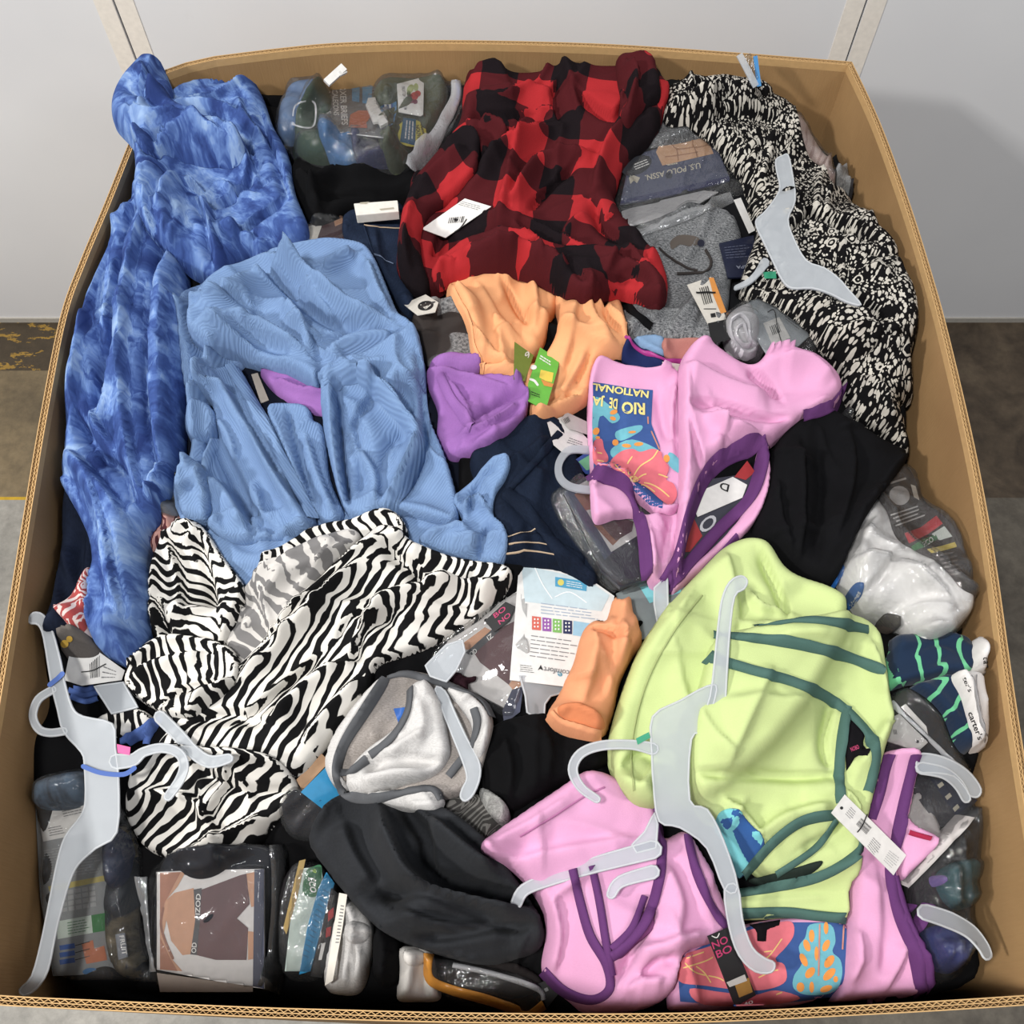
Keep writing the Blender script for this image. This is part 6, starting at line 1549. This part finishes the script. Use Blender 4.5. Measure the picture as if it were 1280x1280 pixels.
ink(T, 'coral_flower', [[(762, 580), (775, 566), (790, 562), (800, 566), (815, 562), (826, 566), (828, 574), (836, 586), (832, 600), (842, 606), (846, 620), (838, 632), (826, 626), (810, 612), (790, 600), (772, 592)], [(742, 554), (752, 550), (755, 562), (760, 572), (758, 584), (742, 580)]], COR, None, 0.0022, band, True)
ink(T, 'flower_line', [stroke(q, 1.6) for q in ([(786, 594), (784, 582), (790, 572)], [(792, 596), (800, 584), (815, 574), (822, 564)], [(796, 600), (806, 594), (822, 594), (834, 598)], [(798, 604), (812, 606), (824, 612), (836, 622)], [(780, 592), (772, 586), (766, 578)], [(792, 606), (806, 608), (818, 616)], [(742, 566), (752, 568)], [(742, 576), (754, 578)])] + [ellipse(792, 600, 6, 4, 10)], COR2, None, 0.0026, band)
text(T, 'NATIONAL', (811, 490), (741, 480), (-1, 9), YEL, None, 0.0022, band, 0.03)
text(T, 'RIO', (806, 505), (777, 503), (0, 15), YEL, None, 0.0022, band, 0.03); text(T, 'DE', (772, 500), (762, 498), (-1, 13), YEL, None, 0.0022, band, 0.03); text(T, 'JA', (756, 496), (741, 493), (-1, 14), YEL, None, 0.0022, band, 0.03)
ink(T, 'panel_line', [stroke([(809, 505), (810, 530)], 1.8, False), stroke([(814, 540), (824, 562)], 1.8, False)], plain('rust_line', (200, 130, 112)), None, 0.0016, band)
patch(T, 'body', [(848, 470), (853, 444), (872, 425), (890, 429), (934, 459), (962, 441), (1006, 436), (1038, 456), (1053, 480), (1047, 505), (1010, 518), (988, 532), (966, 550), (940, 556), (905, 572), (880, 598), (866, 640), (856, 690), (846, 724), (842, 700), (848, 640), (850, 560)], PINK, t=0.04, w=0.03, soft=0.018,
      folds=[([(860, 500), (900, 505), (960, 520), (1000, 515)], -0.014, 0.009), ([(880, 520), (920, 535), (970, 540)], 0.014, 0.010), ([(890, 500), (905, 530), (900, 570)], 0.010, 0.010), ([(860, 505), (870, 550), (880, 590)], -0.010, 0.008), ([(935, 460), (960, 480), (975, 500)], -0.016, 0.008), ([(975, 450), (1010, 455), (1040, 480)], 0.012, 0.020), ([(855, 455), (880, 470), (930, 490), (960, 495)], 0.012, 0.020), ([(900, 540), (915, 555), (930, 560)], -0.008, 0.006)], seed=152)
patch(T, 'strap', [(948, 556), (962, 554), (963, 604), (944, 652), (905, 690), (850, 736), (838, 740), (850, 720), (896, 680), (930, 640), (946, 602)], PINK, t=0.010, w=0.006, seed=153)
for q, w_ in (([(958, 552), (930, 562), (900, 578), (880, 600), (862, 645), (850, 690), (828, 732)], 0.013), ([(958, 553), (950, 590), (935, 625), (900, 660), (860, 705), (826, 742)], 0.015), ([(738, 591), (765, 598), (786, 612), (800, 650), (806, 690), (808, 724)], 0.012), ([(1004, 520), (1030, 512), (1048, 502), (1053, 482)], 0.009), ([(880, 716), (905, 690), (922, 670)], 0.008)):
    strip(T, 'binding', q, w_, PUR, 0.0045)
T = Thing('plastic_hanger', 'frosted hanger bar end pointing down below the purple strap tip', 'hanger', 'frosted plastic hangers')
rigid_hanger(T, [('bar', [(818, 735), (834, 720), (835, 760), (830, 785), (822, 780), (818, 755)])])

# peach sleeve
T = Thing('peach_sleeve_top', 'peach ribbed baby top standing as a tube beside the green bra', 'clothing')
PE2 = ribbed('peach_rib', (244, 162, 112), (248, 174, 126), 0.0025, 0.2)
patch(T, 'tube', [(764, 756), (768, 742), (776, 748), (790, 742), (794, 768), (806, 798), (794, 814), (776, 850), (770, 884), (754, 922), (722, 917), (692, 906), (683, 890), (700, 862), (718, 824), (727, 788), (742, 774), (756, 776)], fabric('peach_jersey2', (242, 160, 108), 0.06), t=0.045, w=0.04, folds=[([(745, 800), (742, 840), (728, 880)], 0.008, 0.014), ([(770, 780), (768, 820), (752, 870)], -0.006, 0.010), ([(735, 782), (760, 784), (798, 798)], -0.012, 0.005), ([(770, 748), (772, 765), (776, 780)], -0.010, 0.005)], seed=155)
patch(T, 'cuff_opening_shade', [(694, 896), (706, 884), (726, 880), (746, 894), (756, 908), (750, 918), (722, 912)], fabric('peach_shade', (226, 132, 78), 0.06), t=0.006, w=0.006, folds=[([(705, 895), (720, 890), (745, 904)], -0.010, 0.008)], seed=156)  # darker peach sheet: shade inside the cuff is put into the colour
strip(T, 'cuff_edge', [(686, 893), (700, 906), (724, 914), (752, 921)], 0.008, fabric('peach_jersey2', (242, 160, 108), 0.06), 0.005)

# ---- lower pink bra
T = Thing('pink_bra', 'pink bra top with a coral flower print spread along the front rim', 'bra top', 'pink bra tops with purple binding')
pan = patch(T, 'print_band', [(838, 1256), (846, 1196), (890, 1172), (950, 1150), (1062, 1150), (1062, 1246), (1000, 1256), (920, 1262)], PINK, t=0.02, w=0.012, rf=(2, 0, 90, 0.004, 0.012), seed=160)
ink(T, 'print_panel', [[(846, 1200), (890, 1176), (950, 1153), (1058, 1153), (1058, 1244), (1000, 1252), (920, 1258), (850, 1252)]], BLU, None, 0.0010, pan)
ink(T, 'coral_flower', [[(852, 1196), (890, 1182), (930, 1165), (960, 1156), (988, 1152), (992, 1168), (982, 1184), (968, 1200), (980, 1206), (982, 1226), (962, 1236), (930, 1238), (880, 1232), (848, 1226)], [(862, 1236), (900, 1240), (940, 1244), (970, 1238), (1000, 1248), (960, 1256), (880, 1256)]], COR, None, 0.0014, pan, True)
ink(T, 'flower_line', [stroke(q, 1.6) for q in ([(854, 1210), (880, 1202), (892, 1196)], [(856, 1204), (870, 1216), (896, 1222), (904, 1226)], [(858, 1198), (880, 1190)], [(944, 1204), (960, 1196), (978, 1172)], [(948, 1222), (965, 1214), (978, 1212)], [(955, 1190), (970, 1188)], [(968, 1244), (978, 1240)], [(870, 1208), (880, 1216), (888, 1228)])], COR2, None, 0.0018, pan)
ink(T, 'aqua_leaf', [[(1012, 1156), (1038, 1156), (1044, 1176), (1040, 1190), (1050, 1200), (1052, 1220), (1042, 1240), (1010, 1244), (992, 1236), (992, 1220), (1002, 1204), (998, 1184), (1006, 1172)]], TEA, None, 0.0014, pan, True)
ink(T, 'orange_spot', [ellipse(1014, 1170, 3.5, 8), ellipse(1032, 1160, 3, 8), ellipse(1008, 1182, 4, 8, -20), ellipse(1032, 1182, 4, 8, 25), ellipse(1004, 1200, 4, 9, -25), ellipse(1020, 1192, 2.5, 9), ellipse(1036, 1202, 5, 9, 35), ellipse(1012, 1216, 5, 8, 40), ellipse(1036, 1218, 5, 10, 45), ellipse(1000, 1234, 5, 6), ellipse(1014, 1234, 3, 7), ellipse(1032, 1236, 8, 4, -20), ellipse(1044, 1224, 3, 4)], ORA, None, 0.0018, pan)
ink(T, 'panel_line', [stroke([(1054, 1158), (1052, 1194)], 2, False), stroke([(1024, 1156), (1022, 1240)], 2, False)], plain('rust_line', (200, 130, 112)), None, 0.0022, pan)
patch(T, 'cup', [(596, 1060), (640, 1024), (700, 984), (740, 960), (792, 984), (822, 1010), (828, 1050), (858, 1036), (884, 1080), (906, 1130), (912, 1162), (888, 1180), (852, 1192), (842, 1240), (800, 1266), (734, 1262), (692, 1236), (676, 1208), (684, 1164), (672, 1122), (640, 1086)], PINK, t=0.034, w=0.02, soft=0.02,
      folds=[([(612, 1056), (660, 1030), (715, 995)], 0.006, 0.010), ([(640, 1080), (700, 1065), (790, 1050)], 0.008, 0.020), ([(690, 1120), (700, 1170), (690, 1220)], 0.010, 0.010), ([(830, 1080), (850, 1130), (840, 1180)], 0.012, 0.020), ([(790, 1190), (830, 1180), (880, 1165)], 0.012, 0.014), ([(800, 1220), (820, 1200), (850, 1195)], -0.012, 0.008), ([(820, 1130), (800, 1180), (770, 1230)], -0.012, 0.010), ([(780, 1240), (800, 1225), (830, 1225)], 0.010, 0.010), ([(610, 1062), (640, 1075), (670, 1110)], 0.008, 0.010), ([(860, 1060), (880, 1110), (890, 1150)], 0.006, 0.010)], seed=161)
patch(T, 'inner_cup_shade', [(765, 1190), (790, 1165), (812, 1130), (818, 1160), (796, 1180), (775, 1200)], fabric('magenta_shade', (120, 60, 110)), t=0.004, w=0.004, seed=162)  # shade inside the cup is painted as a dark magenta sheet
patch(T, 'side', [(1096, 948), (1122, 936), (1152, 942), (1140, 1000), (1128, 1050), (1122, 1090), (1140, 1150), (1164, 1210), (1168, 1240), (1158, 1252), (1138, 1242), (1060, 1248), (1060, 1156), (1062, 1090), (1078, 1030)], PINK, t=0.024, w=0.014, folds=[([(1090, 1080), (1095, 1150), (1090, 1230)], 0.006, 0.020), ([(1130, 1180), (1120, 1210), (1100, 1240)], 0.008, 0.010)], seed=163)
patch(T, 'side_lining', [(1130, 1022), (1144, 1030), (1170, 1046), (1166, 1062), (1140, 1090), (1128, 1100), (1124, 1060)], PINK, t=0.010, w=0.006, seed=164)
strip(T, 'red_loop', [(1136, 1040), (1150, 1044), (1164, 1048)], 0.005, fabric('red_loop', (176, 30, 72)), 0.003)
for q, w_ in (([(820, 1012), (828, 1050), (824, 1100), (808, 1150), (780, 1185), (764, 1196)], 0.010), ([(806, 1120), (790, 1160), (764, 1186)], 0.007), ([(860, 1044), (872, 1090), (892, 1135), (910, 1160)], 0.010), ([(716, 1086), (726, 1130), (738, 1170), (758, 1205), (762, 1236), (740, 1250), (706, 1240), (678, 1214)], 0.009), ([(740, 1082), (750, 1130), (758, 1180), (766, 1220)], 0.008),
              ([(1108, 944), (1098, 990), (1084, 1024)], 0.015), ([(1146, 944), (1132, 1000), (1122, 1050), (1114, 1090), (1124, 1140), (1146, 1195), (1152, 1244)], 0.011), ([(1120, 1095), (1134, 1145), (1158, 1195), (1164, 1238)], 0.008), ([(1162, 1130), (1150, 1156), (1142, 1166)], 0.010), ([(1140, 1130), (1130, 1150), (1130, 1160)], 0.008)):
    strip(T, 'binding', q, w_, PUR, 0.0045)
o, pl = slab(T, 'swing_tag', [(884, 1170), (910, 1159), (945, 1244), (919, 1259)], INK, 0.001, Plane(*(lambda q: (q.a, q.b, q.c + 0.004))(fit([(884, 1170), (910, 1159), (945, 1244), (919, 1259)], 97))), label='black swing tag with magenta letters')
text(T, 'NO', (892, 1187), (911, 1178), (-3, -9), MAG, pl, parent=o); text(T, 'BO', (897, 1198), (916, 1189), (-3, -9), MAG, pl, parent=o)
ink(T, 'print', [[(918, 1230), (936, 1222), (941, 1240), (924, 1247)]], plain('gold_sticker', (160, 116, 40)), pl, 0.0005, o)
ink(T, 'print', [[(908, 1228), (931, 1218), (934, 1226), (912, 1234)]], plain('silver_sticker', (196, 194, 190), 0.25), pl, 0.0006, o)
text(T, '40', (930, 1258), (942, 1254), (-1.5, -4), WHITE, pl, parent=o)
ink(T, 'eyelet', [stroke([(890, 1170), (896, 1172), (899, 1167)], 1.2)], WHITE, pl, 0.0006, o)
patch(T, 'neck_label', [(936, 1156), (974, 1150), (972, 1158), (958, 1162), (957, 1178), (946, 1177), (945, 1166)], fabric('black_label', (20, 18, 22)), t=0.002, w=0.002, sm=False, seed=165)

strip(T, 'hem_seam', [(650, 1046), (690, 1022), (730, 996), (756, 984)], 0.002, fabric('pink_seam', (196, 120, 172)), 0.0008)
T = Thing('plastic_hanger', 'frosted hanger bar across the lower pink bra ending on the charcoal tee', 'hanger', 'frosted plastic hangers')
rigid_hanger(T, [('bar', stroke([(645, 1130), (656, 1112), (690, 1098), (740, 1082), (816, 1062)], [12, 13, 15, 18, 22])), ('lower_bar', stroke([(764, 1118), (776, 1102), (816, 1090)], [10, 13, 16])), ('plate', [(790, 1056), (806, 1040), (818, 1016), (822, 1030), (820, 1060), (796, 1066)])], pct=80)
T = Thing('plastic_hanger', 'frosted hanger tip beyond the purple strap below the striped boxers', 'hanger', 'frosted plastic hangers')
rigid_hanger(T, [('bar', catmull([(1148, 944), (1170, 944), (1196, 954), (1214, 968), (1226, 986), (1222, 996), (1212, 994), (1206, 984), (1192, 970), (1168, 966), (1148, 964)], 3)), ('lower_bar', stroke([(1152, 960), (1180, 966), (1198, 980), (1208, 998)], [14, 13, 12, 10]))], pct=95)
T = Thing('plastic_hanger', 'frosted hanger tip over the dark bag in the front right corner', 'hanger', 'frosted plastic hangers')
rigid_hanger(T, [('bar', stroke([(1156, 1140), (1186, 1150), (1212, 1164), (1228, 1182), (1234, 1194)], [18, 19, 16, 13, 11]))], pct=97)

# ---- pale green bra
GRN = fabric('lime_jersey', (202, 220, 142), 0.05)
GRB = fabric('green_binding', (76, 112, 104), 0.08)
T = Thing('green_bra', 'pale lime green bra top with dark green binding on a frosted hanger', 'bra top')
patch(T, 'band', [(764, 910), (776, 868), (800, 806), (838, 752), (872, 716), (904, 684), (936, 672), (964, 680), (986, 716), (1040, 734), (1062, 768), (1000, 900), (900, 1000), (850, 1010), (800, 1008), (772, 978), (760, 940)], GRN, t=0.04, w=0.03, soft=0.02,
      folds=[([(905, 690), (915, 730), (920, 780)], 0.010, 0.014), ([(950, 690), (975, 740), (985, 775)], -0.012, 0.008), ([(800, 830), (830, 780), (870, 740)], 0.006, 0.020), ([(775, 960), (800, 940), (830, 950)], -0.010, 0.010), ([(800, 985), (820, 960), (826, 990)], 0.010, 0.010), ([(935, 740), (950, 760), (990, 770)], 0.010, 0.008)], seed=170)
patch(T, 'back', [(892, 800), (930, 786), (1000, 776), (1062, 766), (1098, 788), (1106, 820), (1114, 878), (1116, 902), (1102, 950), (1090, 1000), (1078, 1050), (1060, 1092), (960, 1100), (935, 1080), (905, 1040), (868, 1010), (860, 920), (880, 840)], GRN, t=0.026, w=0.016, soft=0.016,
      folds=[([(870, 962), (940, 966), (1000, 968), (1050, 966)], -0.014, 0.007), ([(900, 880), (960, 875), (1030, 890)], 0.008, 0.024), ([(1040, 880), (1030, 930), (1040, 960)], -0.010, 0.008), ([(1070, 960), (1090, 930), (1108, 900)], 0.010, 0.012), ([(940, 1050), (980, 1020), (1040, 1005)], 0.010, 0.012), ([(900, 1000), (930, 1020), (950, 1050)], 0.010, 0.012), ([(1000, 1060), (1040, 1040), (1070, 1020)], -0.008, 0.010), ([(1085, 800), (1095, 830), (1108, 870)], 0.008, 0.010), ([(1050, 985), (1070, 1010), (1066, 1050)], 0.010, 0.010)], seed=171)
patch(T, 'strap', [(906, 1118), (960, 1108), (1030, 1094), (1076, 1066), (1074, 1092), (1062, 1110), (1060, 1152), (1000, 1146), (920, 1148)], GRN, t=0.012, w=0.006, folds=[([(915, 1130), (960, 1126), (1040, 1120)], 0.004, 0.010)], seed=172)
patch(T, 'striped_gusset', [(892, 1024), (916, 1012), (936, 1032), (956, 1056), (944, 1078), (926, 1098), (914, 1076)], stripes('aqua_navy_stripe', (112, 206, 214), (40, 92, 160), 0.026, 0.36, -0.55), t=0.004, w=0.004, seed=173)
patch(T, 'gap_shade', [(936, 1098), (980, 1090), (1030, 1074), (1010, 1096), (960, 1106)], fabric('gap_shade_green', (40, 52, 46), sheen=0.0), t=0.002, w=0.003, seed=174)  # dark sheet laid on the cloth stands in for the gap's shade
patch(T, 'care_label', [(1060, 900), (1068, 896), (1082, 914), (1078, 936), (1086, 938), (1080, 948), (1070, 944), (1058, 964), (1056, 940)], fabric('black_label', (20, 18, 22)), t=0.002, w=0.002, sm=False, seed=175)
text(T, 'NOBO', (1064, 940), (1074, 936), (-2, -5), MAG, None, 0.0015)
for q, w_ in (([(892, 792), (940, 796), (1000, 804), (1060, 820), (1106, 838)], 0.010), ([(884, 820), (940, 836), (1000, 854), (1046, 878), (1080, 908), (1096, 940), (1092, 970), (1086, 990)], 0.011), ([(944, 782), (1000, 774), (1040, 776), (1086, 786)], 0.010), ([(1060, 882), (1054, 920), (1050, 960), (1052, 1004)], 0.010), ([(1044, 1018), (1004, 1026), (966, 1054), (930, 1096)], 0.010), ([(1046, 1026), (1020, 1060), (970, 1094)], 0.007), ([(906, 1118), (960, 1110), (1024, 1096), (1072, 1068), (1078, 1046)], 0.010), ([(920, 1142), (980, 1140), (1020, 1144), (1060, 1148)], 0.010)):
    strip(T, 'binding', q, w_, GRB, 0.0045)
strip(T, 'hem_seam', [(792, 990), (790, 930), (806, 860), (838, 796), (878, 744)], 0.0022, fabric('lime_seam', (170, 184, 116)), 0.0008)
T = Thing('plastic_hanger', 'frosted hanger running down the pale green bra with a round hook', 'hanger', 'frosted plastic hangers')
hp = rigid_hanger(T, [('upper_bar', catmull([(888, 870), (896, 800), (902, 752), (912, 728), (926, 720), (934, 726), (930, 736), (918, 746), (912, 790), (908, 850), (904, 905), (890, 912), (872, 916)], 3)),
                 ('plate', catmull([(816, 896), (850, 876), (884, 858), (896, 862), (880, 912), (864, 924), (862, 1000), (884, 1012), (904, 1050), (922, 1108), (906, 1112), (884, 1060), (850, 1034), (824, 1026), (817, 980), (815, 940)], 3)),
                 ('lower_bar', catmull([(906, 1112), (922, 1108), (928, 1150), (940, 1184), (956, 1198), (968, 1204), (964, 1215), (944, 1214), (924, 1194), (912, 1160)], 3)),
                 ('hook', stroke([(816, 936), (790, 931), (752, 932), (726, 942), (716, 962), (726, 984), (746, 999)], [14, 10, 10, 10, 10, 9, 8]))], pct=90)
ink(T, 'size_sticker', [[(795, 923), (811, 915), (813, 922), (797, 931)]], plain('green_sticker', (36, 160, 120)), hp, 0.0012, label='small green size sticker')
T = Thing('price_tag', 'long white price tag resting on the green and pink bra tops', 'tag')
o, pl = slab(T, 'card', [(1039, 1016), (1056, 993), (1133, 1069), (1117, 1094)], WHITE, 0.001, pct=99)
bars(T, [(1070, 1030), (1077, 1022), (1090, 1034), (1083, 1043)], 9, INK, pl, o)
lines(T, [(1064, 1008), (1072, 1016), (1064, 1026), (1056, 1018)], 5, GINK, pl, 0.3, o); lines(T, [(1092, 1046), (1104, 1058), (1094, 1072), (1084, 1058)], 6, GINK, pl, 0.3, o); lines(T, [(1112, 1062), (1128, 1074), (1116, 1088), (1104, 1076)], 6, plain('pale_ink2', (180, 180, 180)), pl, 0.3, o)
ink(T, 'fastener', [stroke([(1084, 1018), (1078, 1032), (1072, 1040)], 1.6)], INK, pl, 0.0014, o); ink(T, 'hole', [ellipse(1052, 1010, 2, 2)], INK, pl, 0.0006, o)

# ------------------------------------------------ left hanger and tag
T = Thing('price_tag', 'white price tag with a barcode at the tie-dye dress hem', 'tag')
o, pl = slab(T, 'card', [(88, 812), (114, 808), (156, 838), (152, 850), (102, 857), (80, 850)], WHITE, 0.001, pct=85)
bars(T, [(112, 830), (126, 818), (126, 846), (113, 848)], 7, INK, pl, o); ink(T, 'fastener', [stroke([(102, 840), (116, 838), (132, 830)], 1.4)], INK, pl, 0.0014, o)
lines(T, [(130, 830), (150, 840), (146, 848), (126, 850)], 3, GINK, pl, 0.25, o)
T = Thing('plastic_plate', 'frosted plastic plate between the price tag and the zebra top', 'plastic plate')
rigid_hanger(T, [('plate', [(118, 858), (154, 853), (172, 884), (140, 892), (130, 876)])])
T = Thing('plastic_hanger', 'large frosted hanger along the left wall with blue loops around it', 'hanger', 'frosted plastic hangers')
hp = rigid_hanger(T, [('bar', catmull([(36, 774), (42, 766), (54, 769), (65, 788), (76, 828), (80, 850), (90, 884), (104, 896), (140, 905), (144, 934), (148, 972), (146, 1040), (120, 1060), (98, 1080), (87, 1102), (77, 1136), (70, 1164), (60, 1212), (46, 1235), (31, 1244), (25, 1237), (40, 1220), (52, 1176), (62, 1126), (72, 1076), (82, 1045), (101, 1020), (107, 1000), (106, 958), (102, 940), (80, 915), (72, 886), (64, 853), (55, 798), (48, 781), (38, 779)], 3)),
                 ('loop', stroke([(66, 862), (48, 874), (41, 894), (48, 911), (62, 916), (80, 914)], 8)), ('hook', stroke([(146, 952), (166, 950), (180, 940), (204, 935), (224, 942), (230, 958), (224, 976), (210, 996)], [18, 14, 10, 10, 10, 10, 10, 9]))], pct=93)
for q in ([(104, 958), (126, 966), (154, 968), (168, 960)], [(62, 856), (72, 848), (78, 842)]):
    ink(T, 'cloth_loop', [stroke(q, 6)], BLUEK, hp, 0.003)
ink(T, 'size_sticker', [[(146, 930), (163, 934), (162, 944), (147, 941)]], plain('magenta_sticker', (236, 60, 150)), hp, 0.0012, label='small magenta size sticker')
T = Thing('plastic_hanger', 'frosted hanger end lying on the zebra top', 'hanger', 'frosted plastic hangers')
rigid_hanger(T, [('bar', stroke([(200, 896), (222, 918), (242, 940), (262, 952), (286, 948)], [14, 14, 14, 14, 10]))], pct=95)
for T in ROOTS: T.finish()
